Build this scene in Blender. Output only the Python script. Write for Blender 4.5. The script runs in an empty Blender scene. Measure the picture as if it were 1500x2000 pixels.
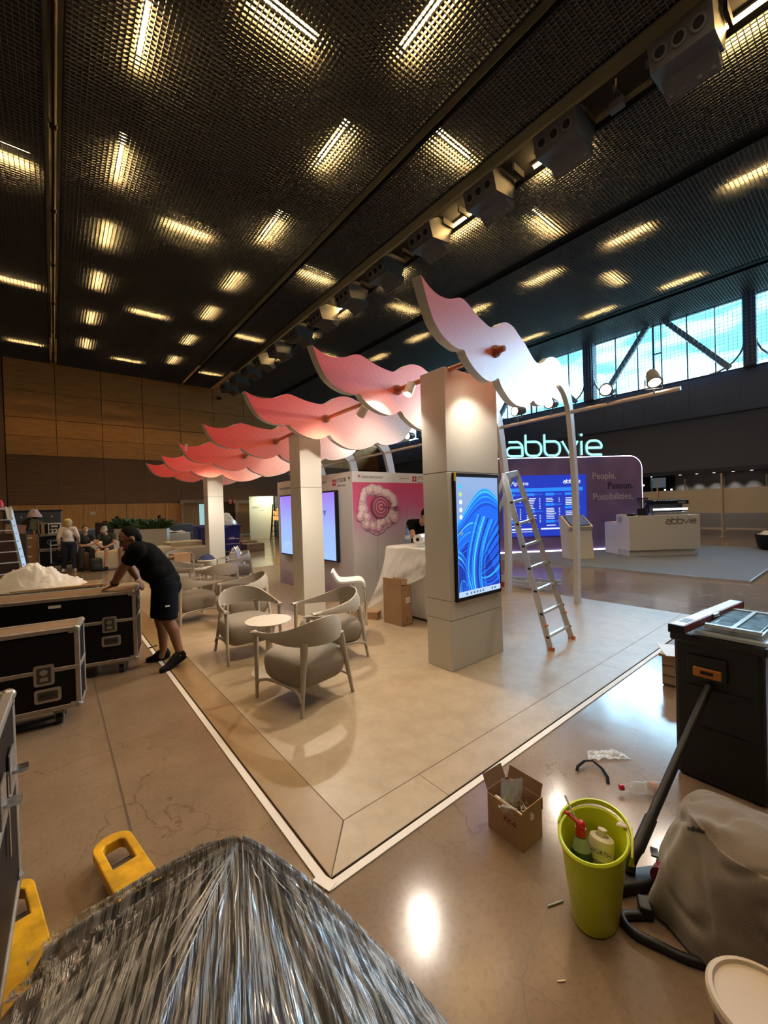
import bpy, bmesh, math, random
from mathutils import Vector, Matrix, noise
random.seed(7)
SC = bpy.context.scene
COL = SC.collection
PI = math.pi
R = math.radians

# ------------------------------------------------------------------ materials
MATS = {}
def _n(nt, kind, **kw):
    n = nt.nodes.new(kind)
    for k, v in kw.items():
        if hasattr(n, k): setattr(n, k, v)
        else: n.inputs[k].default_value = v
    return n
def c4(c): return (c[0], c[1], c[2], 1.0)
def mat(name, col, rough=0.5, metal=0.0, var=0.0, vscale=8.0, bump=0.0, bscale=60.0, emit=None, es=0.0,
        trans=0.0, ior=1.45, spec=0.5, coat=0.0, alpha=1.0, vstretch=(1, 1, 1), bstretch=(1, 1, 1), sheen=0.0, sss=0.0):
    if name in MATS: return MATS[name]
    m = bpy.data.materials.new(name); m.use_nodes = True
    nt = m.node_tree; b = nt.nodes['Principled BSDF']
    b.inputs['Base Color'].default_value = c4(col)
    b.inputs['Roughness'].default_value = rough
    b.inputs['Metallic'].default_value = metal
    b.inputs['IOR'].default_value = ior
    b.inputs['Specular IOR Level'].default_value = spec
    b.inputs['Coat Weight'].default_value = coat
    b.inputs['Transmission Weight'].default_value = trans
    b.inputs['Alpha'].default_value = alpha
    b.inputs['Sheen Weight'].default_value = sheen
    if sss: b.inputs['Subsurface Weight'].default_value = sss; b.inputs['Subsurface Radius'].default_value = (0.01, 0.004, 0.002)
    if emit: b.inputs['Emission Color'].default_value = c4(emit); b.inputs['Emission Strength'].default_value = es
    if var or bump: tc = _n(nt, 'ShaderNodeTexCoord')
    if var:
        mp = _n(nt, 'ShaderNodeMapping'); mp.inputs['Scale'].default_value = vstretch
        nz = _n(nt, 'ShaderNodeTexNoise'); nz.inputs['Scale'].default_value = vscale; nz.inputs['Detail'].default_value = 6
        rp = _n(nt, 'ShaderNodeValToRGB')
        rp.color_ramp.elements[0].position = 0.3; rp.color_ramp.elements[1].position = 0.7
        rp.color_ramp.elements[0].color = c4([max(0, x*(1-var)) for x in col]); rp.color_ramp.elements[1].color = c4([min(1, x*(1+var)) for x in col])
        nt.links.new(tc.outputs['Object'], mp.inputs[0]); nt.links.new(mp.outputs[0], nz.inputs['Vector'])
        nt.links.new(nz.outputs['Fac'], rp.inputs[0]); nt.links.new(rp.outputs[0], b.inputs['Base Color'])
    if bump:
        mp2 = _n(nt, 'ShaderNodeMapping'); mp2.inputs['Scale'].default_value = bstretch
        nb = _n(nt, 'ShaderNodeTexNoise'); nb.inputs['Scale'].default_value = bscale; nb.inputs['Detail'].default_value = 4
        bp = _n(nt, 'ShaderNodeBump'); bp.inputs['Strength'].default_value = bump; bp.inputs['Distance'].default_value = 0.01
        nt.links.new(tc.outputs['Object'], mp2.inputs[0]); nt.links.new(mp2.outputs[0], nb.inputs['Vector'])
        nt.links.new(nb.outputs['Fac'], bp.inputs['Height']); nt.links.new(bp.outputs[0], b.inputs['Normal'])
    MATS[name] = m
    return m
def wood(name, c0, c1, scale=(1, 1, 12), rough=0.45, nscale=1.6):
    m = bpy.data.materials.new(name); m.use_nodes = True
    nt = m.node_tree; b = nt.nodes['Principled BSDF']; b.inputs['Roughness'].default_value = rough
    tc = _n(nt, 'ShaderNodeTexCoord'); mp = _n(nt, 'ShaderNodeMapping'); mp.inputs['Scale'].default_value = scale
    nz = _n(nt, 'ShaderNodeTexNoise'); nz.inputs['Scale'].default_value = nscale; nz.inputs['Detail'].default_value = 8; nz.inputs['Distortion'].default_value = 0.6
    rp = _n(nt, 'ShaderNodeValToRGB'); rp.color_ramp.elements[0].position = 0.32; rp.color_ramp.elements[1].position = 0.68
    rp.color_ramp.elements[0].color = c4(c0); rp.color_ramp.elements[1].color = c4(c1)
    nt.links.new(tc.outputs['Object'], mp.inputs[0]); nt.links.new(mp.outputs[0], nz.inputs['Vector'])
    nt.links.new(nz.outputs['Fac'], rp.inputs[0]); nt.links.new(rp.outputs[0], b.inputs['Base Color'])
    MATS[name] = m
    return m
def film(name, col, alpha=0.5, rough=0.15, bump=0.6, bscale=25, bstretch=(1, 1, 1)):
    """thin plastic: transparent mixed with a glossy/diffuse sheet"""
    m = mat(name, col, rough, bump=bump, bscale=bscale, bstretch=bstretch, alpha=alpha)
    return m

# ------------------------------------------------------------------ mesh builder
class MB:
    def __init__(s): s.bm = bmesh.new(); s.mi = 0
    def _face(s, vs, mi=None):
        try:
            f = s.bm.faces.new(vs); f.material_index = s.mi if mi is None else mi; return f
        except ValueError: return None
    def box(s, c, d, rz=0.0, rot=None, mi=None, bevel=0.0, seg=2):
        b2 = bmesh.new(); bmesh.ops.create_cube(b2, size=1.0)
        for v in b2.verts: v.co = Vector((v.co.x*d[0], v.co.y*d[1], v.co.z*d[2]))
        if bevel: bmesh.ops.bevel(b2, geom=b2.edges[:], offset=bevel, segments=seg, affect='EDGES', profile=0.5)
        M = Matrix.Translation(Vector(c)) @ ((rot.to_4x4() if rot is not None else Matrix.Rotation(rz, 4, 'Z')))
        s._add(b2, M, mi); return s
    def _add(s, b2, M, mi=None):
        mp = {}
        for v in b2.verts: mp[v] = s.bm.verts.new(M @ v.co)
        for f in b2.faces: s._face([mp[v] for v in f.verts], mi)
        b2.free()
    def ball(s, c, r, mi=None, sub=2, sc=(1, 1, 1), rot=None):
        b2 = bmesh.new(); bmesh.ops.create_icosphere(b2, subdivisions=sub, radius=1.0)
        M = Matrix.Translation(Vector(c)) @ (rot.to_4x4() if rot is not None else Matrix()) @ Matrix.Diagonal((r*sc[0], r*sc[1], r*sc[2], 1))
        s._add(b2, M, mi); return s
    def cyl(s, p0, p1, r0, r1=None, seg=16, caps=True, mi=None):
        p0, p1 = Vector(p0), Vector(p1); r1 = r0 if r1 is None else r1
        d = (p1-p0).normalized(); a = d.orthogonal().normalized(); b = d.cross(a)
        A = [s.bm.verts.new(p0+(a*math.cos(t)+b*math.sin(t))*r0) for t in [2*PI*i/seg for i in range(seg)]]
        B = [s.bm.verts.new(p1+(a*math.cos(t)+b*math.sin(t))*r1) for t in [2*PI*i/seg for i in range(seg)]]
        for i in range(seg): s._face([A[i], A[(i+1) % seg], B[(i+1) % seg], B[i]], mi)
        if caps: s._face(A[::-1], mi); s._face(B, mi)
        return s
    def lathe(s, prof, c=(0, 0, 0), seg=32, mi=None, sx=1.0, sy=1.0, rz=0.0):
        c = Vector(c); rings = []
        for r, z in prof:
            ring = []
            for i in range(seg):
                t = 2*PI*i/seg; x, y = r*sx*math.cos(t), r*sy*math.sin(t)
                ring.append(s.bm.verts.new(c+Vector((x*math.cos(rz)-y*math.sin(rz), x*math.sin(rz)+y*math.cos(rz), z))))
            rings.append(ring)
        for a, b in zip(rings, rings[1:]):
            for i in range(seg): s._face([a[i], a[(i+1) % seg], b[(i+1) % seg], b[i]], mi)
        if prof[0][0] > 1e-5: s._face(rings[0][::-1], mi)
        if prof[-1][0] > 1e-5: s._face(rings[-1], mi)
        return s
    def tube(s, path, r, seg=10, closed=False, mi=None, flat=None):
        P = [Vector(p) for p in path]; n = len(P); rings = []
        up = None
        for i in range(n):
            if closed: d = (P[(i+1) % n]-P[i-1]).normalized()
            else: d = (P[min(i+1, n-1)]-P[max(i-1, 0)]).normalized()
            a = d.orthogonal().normalized() if up is None else (up - d*up.dot(d)).normalized()
            up = a; b = d.cross(a)
            rr = r[i] if isinstance(r, (list, tuple)) else r
            rings.append([s.bm.verts.new(P[i]+(a*math.cos(2*PI*k/seg)+b*math.sin(2*PI*k/seg))*rr) for k in range(seg)])
        m = n if closed else n-1
        for i in range(m):
            A, B = rings[i], rings[(i+1) % n]
            for k in range(seg): s._face([A[k], A[(k+1) % seg], B[(k+1) % seg], B[k]], mi)
        if not closed: s._face(rings[0][::-1], mi); s._face(rings[-1], mi)
        return s
    def sweep(s, path, sect, mi=None, upv=(0, 0, 1)):
        """sweep a 2D section (side, up) along a path, frame from upv; sect may be callable(i,t)"""
        P = [Vector(p) for p in path]; n = len(P); rings = []; U = Vector(upv)
        for i in range(n):
            d = (P[min(i+1, n-1)]-P[max(i-1, 0)]).normalized(); sd = d.cross(U).normalized(); uu = sd.cross(d)
            sc = sect(i, i/(n-1)) if callable(sect) else sect
            rings.append([s.bm.verts.new(P[i]+sd*a+uu*b) for a, b in sc])
        k = len(rings[0])
        for A, B in zip(rings, rings[1:]):
            for j in range(k): s._face([A[j], A[(j+1) % k], B[(j+1) % k], B[j]], mi)
        s._face(rings[0][::-1], mi); s._face(rings[-1], mi)
        return s
    def prism(s, poly, z0, z1, M=None, mi=None, mi_side=None, mi_back=None):
        """polygon in local xy extruded along local z; M maps to object space"""
        M = M or Matrix()
        A = [s.bm.verts.new(M @ Vector((x, y, z0))) for x, y in poly]; B = [s.bm.verts.new(M @ Vector((x, y, z1))) for x, y in poly]
        n = len(poly); area = sum(poly[i][0]*poly[(i+1) % n][1]-poly[(i+1) % n][0]*poly[i][1] for i in range(n))
        if area < 0: A.reverse(); B.reverse()
        s._face(A[::-1], mi if mi_back is None else mi_back); s._face(B, mi)
        for i in range(n): s._face([A[i], A[(i+1) % n], B[(i+1) % n], B[i]], mi if mi_side is None else mi_side)
        return s
    def grid(s, f, nu, nv, mi=None, cu=False):
        V = [[s.bm.verts.new(Vector(f(i/(nu if cu else nu-1), j/(nv-1)))) for j in range(nv)] for i in range(nu)]
        for i in range(nu if cu else nu-1):
            for j in range(nv-1): s._face([V[i][j], V[(i+1) % nu][j], V[(i+1) % nu][j+1], V[i][j+1]], mi)
        return s
    def mesh(s, name, smooth=None, mats=()):
        bmesh.ops.recalc_face_normals(s.bm, faces=s.bm.faces[:])
        me = bpy.data.meshes.new(name); s.bm.to_mesh(me); s.bm.free()
        for m in mats: me.materials.append(m)
        if smooth is not None:
            for p in me.polygons: p.use_smooth = True
            me.set_sharp_from_angle(angle=R(smooth))
        return me
    def build(s, name, mats, parent=None, smooth=None, mods=None, loc=None, rz=0.0):
        if not isinstance(mats, (list, tuple)): mats = [mats]
        o = bpy.data.objects.new(name, s.mesh(name, smooth, mats)); COL.objects.link(o)
        if parent is not None: o.parent = parent
        if loc is not None: o.location = loc; o.rotation_euler = (0, 0, rz)
        return o
def bake(o, *mods):
    """apply modifiers given as (type, dict)"""
    for t, kw in mods:
        m = o.modifiers.new(t, t)
        for k, v in kw.items(): setattr(m, k, v)
    dg = bpy.context.evaluated_depsgraph_get(); dg.update()
    me = bpy.data.meshes.new_from_object(o.evaluated_get(dg)); old = o.data
    o.modifiers.clear(); o.data = me; bpy.data.meshes.remove(old)
    return o
def smoothall(o):
    for p in o.data.polygons: p.use_smooth = True
    return o
def tag(o, label, cat, group=None, kind=None):
    o['label'] = label; o['category'] = cat
    if group: o['group'] = group
    if kind: o['kind'] = kind
    return o
def thing(name, loc, label, cat, rz=0.0, group=None):
    o = bpy.data.objects.new(name, None); COL.objects.link(o); o.empty_display_size = 0.05
    o.location = loc; o.rotation_euler = (0, 0, rz)
    return tag(o, label, cat, group)
def struct(o): o['kind'] = 'structure'; return o
def dup(root, loc, rz=0.0, label=None, group=None):
    def cp(o, par):
        c = o.copy(); COL.objects.link(c)
        if par is not None: c.parent = par
        for ch in list(o.children): cp(ch, c)
        return c
    r = cp(root, None); r.location = loc; r.rotation_euler = (0, 0, rz)
    if label: r['label'] = label
    if group: r['group'] = group
    return r
def text_obj(s, size, m, name='lettering', parent=None, M=None, extrude=0.001, align='LEFT', sx=1.0, shear=0.0, bold=0.0):
    """text laid in local xy of M"""
    cu = bpy.data.curves.new('t', 'FONT'); cu.body = s; cu.size = size; cu.extrude = extrude; cu.align_x = align; cu.shear = shear; cu.offset = bold
    cu.resolution_u = 3
    o = bpy.data.objects.new('t', cu); COL.objects.link(o)
    dg = bpy.context.evaluated_depsgraph_get(); dg.update()
    me = bpy.data.meshes.new_from_object(o.evaluated_get(dg)); bpy.data.objects.remove(o); bpy.data.curves.remove(cu)
    me.materials.clear(); me.materials.append(m)
    T = (M or Matrix()) @ Matrix.Diagonal((sx, 1, 1, 1)); me.transform(T)
    ob = bpy.data.objects.new(name, me); COL.objects.link(ob)
    if parent is not None: ob.parent = parent
    return ob
def frame(o, x, z=None):
    """matrix with origin o, local x axis, local y = up, local z = x cross y (faces viewer)"""
    X = Vector(x).normalized(); Y = Vector((0, 0, 1)) if z is None else Vector(z).normalized(); Z = X.cross(Y).normalized(); Y = Z.cross(X)
    return Matrix(((X.x, Y.x, Z.x, o[0]), (X.y, Y.y, Z.y, o[1]), (X.z, Y.z, Z.z, o[2]), (0, 0, 0, 1)))
def pill(x0, y0, x1, y1, r, n=8):
    P = []
    for cx, cy, a0 in ((x1-r, y0+r, -90), (x1-r, y1-r, 0), (x0+r, y1-r, 90), (x0+r, y0+r, 180)):
        for i in range(n+1):
            a = R(a0+90*i/n); P.append((cx+r*math.cos(a), cy+r*math.sin(a)))
    return P
def abbvie(mb, M, h, r, mi=None, only=None):
    """rounded line lettering, x-height h, stroke radius r"""
    x = 0.0; w = h*1.12; g = h*0.25; asc = h*1.5; rad = h*0.42
    def T(path, closed=False): mb.tube([M @ Vector((a, b, 0)) for a, b in path], r, 8, closed, mi)
    def arc(cx, cy, rr, a0, a1, n=8): return [(cx+rr*math.cos(R(a0+(a1-a0)*i/n)), cy+rr*math.sin(R(a0+(a1-a0)*i/n))) for i in range(n+1)]
    # a
    T([(x+w*0.14, h)] + arc(x+w-rad, h-rad, rad, 90, 0) + [(x+w, 0)])
    T([(x+w, 0)] + [(x+rad*0.7, 0)] + arc(x+rad*0.72, h*0.31, h*0.31, 270, 90) + [(x+w, h*0.62)])
    x += w+g
    for _ in range(2):
        T([(x, asc), (x, rad)] + arc(x+rad, rad, rad, 180, 270) + arc(x+w-rad, rad, rad, -90, 0) + arc(x+w-rad, h-rad, rad, 0, 90) + [(x+w*0.1, h)])
        x += w+g
    T([(x-g*.3, h), (x+w*0.45, 0), (x+w*0.95, h)]); x += w*1.0+g*.9
    T([(x, h), (x, 0)]); mb.ball(M @ Vector((x, h*1.42, 0)), r*1.35, mi); x += g*1.5
    T([(x, h*0.5), (x+w, h*0.5)] + [(x+w, h-rad)] + arc(x+w-rad, h-rad, rad, 0, 90) + arc(x+rad, h-rad, rad, 90, 180) + arc(x+rad, rad, rad, 180, 270) + [(x+w, 0)])
    return x+w
# ================================================================== SETTING
def floor_material():
    m = bpy.data.materials.new('polished_concrete'); m.use_nodes = True; nt = m.node_tree; b = nt.nodes['Principled BSDF']
    tc = _n(nt, 'ShaderNodeTexCoord')
    n1 = _n(nt, 'ShaderNodeTexNoise'); n1.inputs['Scale'].default_value = 0.9; n1.inputs['Detail'].default_value = 9; n1.inputs['Roughness'].default_value = 0.65
    n2 = _n(nt, 'ShaderNodeTexNoise'); n2.inputs['Scale'].default_value = 45; n2.inputs['Detail'].default_value = 5
    r1 = _n(nt, 'ShaderNodeValToRGB'); e = r1.color_ramp.elements
    e[0].position = .3; e[0].color = (.185, .125, .083, 1); e[1].position = .72; e[1].color = (.285, .20, .135, 1)
    r2 = _n(nt, 'ShaderNodeValToRGB'); e = r2.color_ramp.elements
    e[0].position = .33; e[0].color = (.90, .90, .90, 1); e[1].position = .5; e[1].color = (1, 1, 1, 1)
    mx = _n(nt, 'ShaderNodeMix'); mx.data_type = 'RGBA'; mx.blend_type = 'MULTIPLY'; mx.inputs[0].default_value = 1
    for a, bb in ((n1, r1), (n2, r2)):
        nt.links.new(tc.outputs['Object'], a.inputs['Vector']); nt.links.new(a.outputs['Fac'], bb.inputs[0])
    nt.links.new(r1.outputs[0], mx.inputs[6]); nt.links.new(r2.outputs[0], mx.inputs[7])
    # fine crazing of the slab
    vo = _n(nt, 'ShaderNodeTexVoronoi'); vo.feature = 'DISTANCE_TO_EDGE'; vo.inputs['Scale'].default_value = 1.1
    nd = _n(nt, 'ShaderNodeTexNoise'); nd.inputs['Scale'].default_value = 3.0; nd.inputs['Detail'].default_value = 6
    va = _n(nt, 'ShaderNodeVectorMath'); va.operation = 'MULTIPLY_ADD'; va.inputs[1].default_value = (.55, .55, .55)
    nt.links.new(tc.outputs['Object'], nd.inputs['Vector']); nt.links.new(nd.outputs['Color'], va.inputs[0]); nt.links.new(tc.outputs['Object'], va.inputs[2])
    nt.links.new(va.outputs[0], vo.inputs['Vector'])
    rc = _n(nt, 'ShaderNodeValToRGB'); e = rc.color_ramp.elements; e[0].position = .0; e[0].color = (.55, .5, .45, 1); e[1].position = .006; e[1].color = (1, 1, 1, 1)
    nt.links.new(vo.outputs['Distance'], rc.inputs[0])
    nm = _n(nt, 'ShaderNodeTexNoise'); nm.inputs['Scale'].default_value = .5
    rm = _n(nt, 'ShaderNodeValToRGB'); rm.color_ramp.elements[0].position = .45; rm.color_ramp.elements[1].position = .6
    nt.links.new(tc.outputs['Object'], nm.inputs['Vector']); nt.links.new(nm.outputs['Fac'], rm.inputs[0])
    m2 = _n(nt, 'ShaderNodeMix'); m2.data_type = 'RGBA'; m2.blend_type = 'MULTIPLY'
    nt.links.new(rm.outputs[0], m2.inputs[0]); nt.links.new(mx.outputs[2], m2.inputs[6]); nt.links.new(rc.outputs[0], m2.inputs[7])
    nt.links.new(m2.outputs[2], b.inputs['Base Color'])
    rr = _n(nt, 'ShaderNodeMapRange'); rr.inputs[3].default_value = .08; rr.inputs[4].default_value = .26
    nt.links.new(n1.outputs['Fac'], rr.inputs[0]); nt.links.new(rr.outputs[0], b.inputs['Roughness'])
    bp = _n(nt, 'ShaderNodeBump'); bp.inputs['Strength'].default_value = .05; bp.inputs['Distance'].default_value = .02
    n4 = _n(nt, 'ShaderNodeTexNoise'); n4.inputs['Scale'].default_value = 5; n4.inputs['Detail'].default_value = 3
    nt.links.new(tc.outputs['Object'], n4.inputs['Vector']); nt.links.new(n4.outputs['Fac'], bp.inputs['Height']); nt.links.new(bp.outputs[0], b.inputs['Normal'])
    b.inputs['Specular IOR Level'].default_value = .6
    return m
def vinyl(name, c0, c1):
    m = bpy.data.materials.new(name); m.use_nodes = True; nt = m.node_tree; b = nt.nodes['Principled BSDF']
    tc = _n(nt, 'ShaderNodeTexCoord')
    n1 = _n(nt, 'ShaderNodeTexNoise'); n1.inputs['Scale'].default_value = 5; n1.inputs['Detail'].default_value = 10; n1.inputs['Roughness'].default_value = .7
    r1 = _n(nt, 'ShaderNodeValToRGB'); e = r1.color_ramp.elements
    e[0].position = .3; e[0].color = c4(c0); e[1].position = .7; e[1].color = c4(c1)
    nt.links.new(tc.outputs['Object'], n1.inputs['Vector']); nt.links.new(n1.outputs['Fac'], r1.inputs[0]); nt.links.new(r1.outputs[0], b.inputs['Base Color'])
    b.inputs['Roughness'].default_value = .38
    return m
M_FLOOR = floor_material()
M_JOINT = mat('saw_joint', (.10, .065, .045), .7)
XL, XW, XG, YB, YF, ZC = -9.0, 24.7, 29.0, -8.0, 31.0, 10.8

mb = MB()
mb._face([mb.bm.verts.new(v) for v in ((XL, YB, 0), (XG, YB, 0), (XG, YF, 0), (XL, YF, 0))], 0)
mb.mi = 1
def strip(pts, w, z):
    for (a, b) in zip(pts, pts[1:]):
        a = Vector((a[0], a[1], z)); b = Vector((b[0], b[1], z)); d = (b-a); n = Vector((-d.y, d.x, 0)).normalized()*w/2
        mb._face([mb.bm.verts.new(v) for v in (a+n, a-n, b-n, b+n)])
for x in (.272, 8.0): strip([(x, YB), (x, YF)], .012, .0006)
rng = random.Random(3)
def crack(pts, w=.004):
    out = []
    for a, b in zip(pts, pts[1:]):
        n = 7
        for i in range(n): 
            t = i/n; out.append((a[0]+(b[0]-a[0])*t+rng.uniform(-.008, .008), a[1]+(b[1]-a[1])*t+rng.uniform(-.008, .008)))
    mb.mi = 2; out.append(pts[-1]); strip(out, w*.8, .0006); mb.mi = 1
crack([(1.62, .93), (1.50, .90), (1.36, .86), (1.24, .83), (1.10, .69), (.98, .64), (.90, .50)], .006)
crack([(1.62, .93), (1.74, 1.0), (1.80, 1.12), (2.0, 1.2), (2.2, 1.14), (2.5, 1.3), (2.75, 1.25), (3.1, 1.5), (3.4, 1.52)], .0035)
crack([(2.2, 1.14), (2.28, .9), (2.5, .7)], .003)
crack([(3.1, 1.5), (3.3, 1.2), (3.2, 1.0)], .003)
crack([(1.24, .83), (1.30, .60), (1.42, .45), (1.40, .2)], .003)
fl = struct(mb.build('floor', [M_FLOOR, M_JOINT, mat('hairline_crack', (.17, .115, .08), .6)]))

# ---- ceiling: dark plenum, egg-crate grid panels below it
M_PLEN = mat('plenum_black', (.012, .012, .014), .9)
M_GRID = mat('grid_graphite', (.115, .118, .128), .45, spec=.35)
M_STEEL = mat('dark_steel', (.02, .021, .024), .75, spec=.2)
struct(MB().box(((XL+XG)/2, (YB+YF)/2, 12.4), (XG-XL, YF-YB, .1)).build('ceiling', M_PLEN))
def grid_panel(x0, x1, y0, y1, name='ceiling_grid', z=ZC, step=.1, h=.06, t=.011):
    mb = MB(); bm = mb.bm
    def bar(ax, ay, bx, by):
        d = Vector((bx-ax, by-ay, 0)); n = Vector((-d.y, d.x, 0)).normalized()*t/2
        a, b = Vector((ax, ay, z)), Vector((bx, by, z)); up = Vector((0, 0, h))
        v = [bm.verts.new(p) for p in (a+n, a-n, b-n, b+n, a+n+up, a-n+up, b-n+up, b+n+up)]
        for q in ((0, 1, 2, 3), (4, 7, 6, 5), (0, 3, 7, 4), (1, 5, 6, 2)): bm.faces.new([v[i] for i in q])
    n = int((x1-x0)/step)
    for i in range(n+1): bar(x0+i*step, y0, x0+i*step, y1)
    n = int((y1-y0)/step)
    for i in range(n+1): bar(x0, y0+i*step, x1, y0+i*step)
    me = bpy.data.meshes.new(name); bm.to_mesh(me); bm.free(); me.materials.append(M_GRID)
    o = bpy.data.objects.new(name, me); COL.objects.link(o); return struct(o)
SLOTS = [(XL, .10), (.44, 7.15), (7.47, 9.15), (10.62, 13.85), (14.25, 21.35), (21.85, XW)]
for a, b in SLOTS: grid_panel(a, b, YB, YF-.05)
# rails that carry the grid edges and the bars inside the slots
mb = MB()
for a, b in SLOTS:
    for x in (a, b): mb.box((x, (YB+YF)/2, ZC+.06), (.03, YF-YB, .16))
mb.box((14.05, (YB+YF)/2, ZC+.12), (.34, YF-YB, .1)); mb.box((21.6, (YB+YF)/2, ZC+.1), (.44, YF-YB, .1))
struct(mb.build('trim_1', M_STEEL))
M_PIPE = mat('conduit_grey', (.035, .027, .024), .9, spec=.1)
mb = MB().cyl((.27, YB, 11.0), (.27, YF, 11.0), .075, seg=12)
for k in range(9): mb.cyl((.27, 2+k*3.4, 11.0), (.27, 2.14+k*3.4, 11.0), .095, seg=12)
tag(mb.build('conduit_pipe', M_PIPE, smooth=40), 'brown grey pipe running inside the narrow open ceiling slot at the left', 'pipe')

# ---- wood wall
M_W1 = wood('veneer_upper', (.48, .215, .055), (.64, .32, .095), (1.2, 1, 14), .5)
M_W2 = wood('veneer_slotted', (.20, .10, .045), (.25, .13, .06), (1, 1, 40), .6)
M_W3 = wood('veneer_base', (.48, .235, .075), (.64, .34, .12), (10, 1, .8), .42)
M_WG = mat('wood_gap', (.05, .028, .013), .8)
YW = YF
mb = MB()
mb.box(((XL+XG)/2, YW+.15, 6.2), (XG-XL, .2, 12.4), mi=3)
xs = [-1.957+2.257*i for i in range(13)]
zs = [5.36, 6.45, 7.5, 9.05, 10.9]
rg = random.Random(5)
for a, b in zip(xs, xs[1:]):
    b = min(b, XG)
    for z0, z1 in zip(zs, zs[1:]): mb.box(((a+b)/2, YW+.02, (z0+z1)/2), (b-a-.03, .08, z1-z0-(.03 if z1 == 7.5 or z0 == 7.5 else .012)), mi=0)
    mb.box(((a+b)/2, YW+.03, 3.92), (b-a-.012, .06, 2.84), mi=1)
    for k in range(40): mb.box(((a+b)/2, YW-.002, 2.55+k*.07), (b-a-.02, .006, .012), mi=3)
    for q in range(2):
        xa = a+(b-a)*q/2; xb = a+(b-a)*(q+1)/2
        if 6.85 < (xa+xb)/2 < 13.2: continue
        mb.box(((xa+xb)/2, YW+.02, 1.24), (xb-xa-.02, .08, 2.46), mi=2)
mb.box((-5.4, YW+.0, 5.4), (6.8, .1, 10.8), mi=1)
mb.box((13.0, YW+.02, 1.24), (.4, .08, 2.46), mi=2)
struct(mb.build('wall_far', [M_W1, M_W2, M_W3, M_WG]))
# ---- doors in the wood wall
M_DOOR = wood('door_oak', (.26, .14, .055), (.36, .20, .08), (9, 1, .7), .4)
M_DARK = mat('dark_opening', (.006, .007, .012), .8)
M_FROST = mat('frosted_pane', (.45, .68, .72), .3, emit=(.32, .6, .66), es=.6)
M_CHROME = mat('chrome', (.75, .75, .76), .18, metal=1.0)
M_FRAME = wood('door_frame_wood', (.30, .19, .11), (.40, .27, .16), (4, 1, 4), .5)
def door(idx, x0, x1, h, pane):
    w = x1-x0
    o = thing('door_%d' % idx, (x0, YW, 0), 'tall oak door', 'door'); del o['label'], o['category']; o['kind'] = 'structure'
    mb = MB()
    for x in (-.11, w+.11): mb.box((x, -.05, h/2), (.22, .2, h))
    mb.box((w/2, -.05, h+.12), (w+.44, .2, .24)); mb.build('door_frame', M_FRAME, o)
    MB().box((w/2, .05, h/2), (w, .04, h)).build('opening', M_DARK, o)
    MB().box((w*.25, -.02, h/2), (w*.48, .05, h-.02), bevel=.005).build('door_leaf', M_DOOR, o)
    if pane:
        MB().box((w*.62, .0, h*.66), (w*.26, .03, h*.62)).build('pane', M_FROST, o)
        MB().box((w*.78, -.03, h*.6), (.05, .06, h*.78)).build('push_bar', M_STEEL, o)
    else: MB().box((w*.76, -.02, h/2), (w*.46, .05, h-.02), bevel=.005).build('door_leaf', M_DOOR, o)
    MB().cyl((w*.45, -.1, 1.0), (w*.45, -.1, 1.25), .018).build('handle', M_CHROME, o, smooth=40)
    return o
door(1, 7.1, 9.2, 2.44, True); door(2, 10.9, 12.7, 2.35, False)
# ---- right side: clerestory wall, fascias, soffit, back wall
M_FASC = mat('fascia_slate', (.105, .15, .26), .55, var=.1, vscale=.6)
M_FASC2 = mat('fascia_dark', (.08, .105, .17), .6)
M_GWALL = mat('grey_corridor_wall', (.20, .20, .225), .7)
M_WFR = mat('window_frame_dark', (.03, .036, .05), .45, metal=.3)
M_TRUSS = mat('truss_steel', (.16, .18, .22), .5, metal=.2)
M_GLASS = None
def glass_mat():
    m = bpy.data.materials.new('window_glass'); m.use_nodes = True; nt = m.node_tree
    for n in list(nt.nodes): nt.nodes.remove(n)
    o = _n(nt, 'ShaderNodeOutputMaterial'); mx = _n(nt, 'ShaderNodeMixShader'); t = _n(nt, 'ShaderNodeBsdfTransparent'); g = _n(nt, 'ShaderNodeBsdfGlossy')
    t.inputs[0].default_value = (.82, .97, 1, 1); g.inputs['Roughness'].default_value = .02; mx.inputs[0].default_value = .06
    nt.links.new(t.outputs[0], mx.inputs[1]); nt.links.new(g.outputs[0], mx.inputs[2]); nt.links.new(mx.outputs[0], o.inputs[0]); return m
M_GLASS = glass_mat()
mb = MB()
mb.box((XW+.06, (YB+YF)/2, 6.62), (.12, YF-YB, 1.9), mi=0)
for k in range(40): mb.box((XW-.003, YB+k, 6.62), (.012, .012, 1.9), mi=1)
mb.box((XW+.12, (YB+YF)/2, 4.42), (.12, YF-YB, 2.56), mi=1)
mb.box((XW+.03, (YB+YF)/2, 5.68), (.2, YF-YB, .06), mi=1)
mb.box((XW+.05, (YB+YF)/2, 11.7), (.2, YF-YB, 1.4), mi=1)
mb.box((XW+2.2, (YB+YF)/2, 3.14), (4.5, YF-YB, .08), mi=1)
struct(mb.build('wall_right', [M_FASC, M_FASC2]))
mb = MB().box((XG+.06, (YB+YF)/2, 1.6), (.12, YF-YB, 3.2)); struct(mb.build('wall_back', M_GWALL))
mb = MB().box((XL-.06, (YB+YF)/2, 6.2), (.12, YF-YB, 12.5)); struct(mb.build('wall_left', mat('side_wall_brown', (.16, .10, .06), .6)))
mb = MB().box(((XL+XG)/2, YB-.06, 6.2), (XG-XL, .12, 12.5)); struct(mb.build('wall_front', mat('side_wall_brown', (.16, .10, .06), .6)))
cols = [(10.92, 10.44), (3.82, 3.45), (18.0, 17.5), (25.1, 24.6), (-3.3, -3.7)]
wi = 0
edges = sorted(cols, key=lambda c: c[0])
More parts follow.
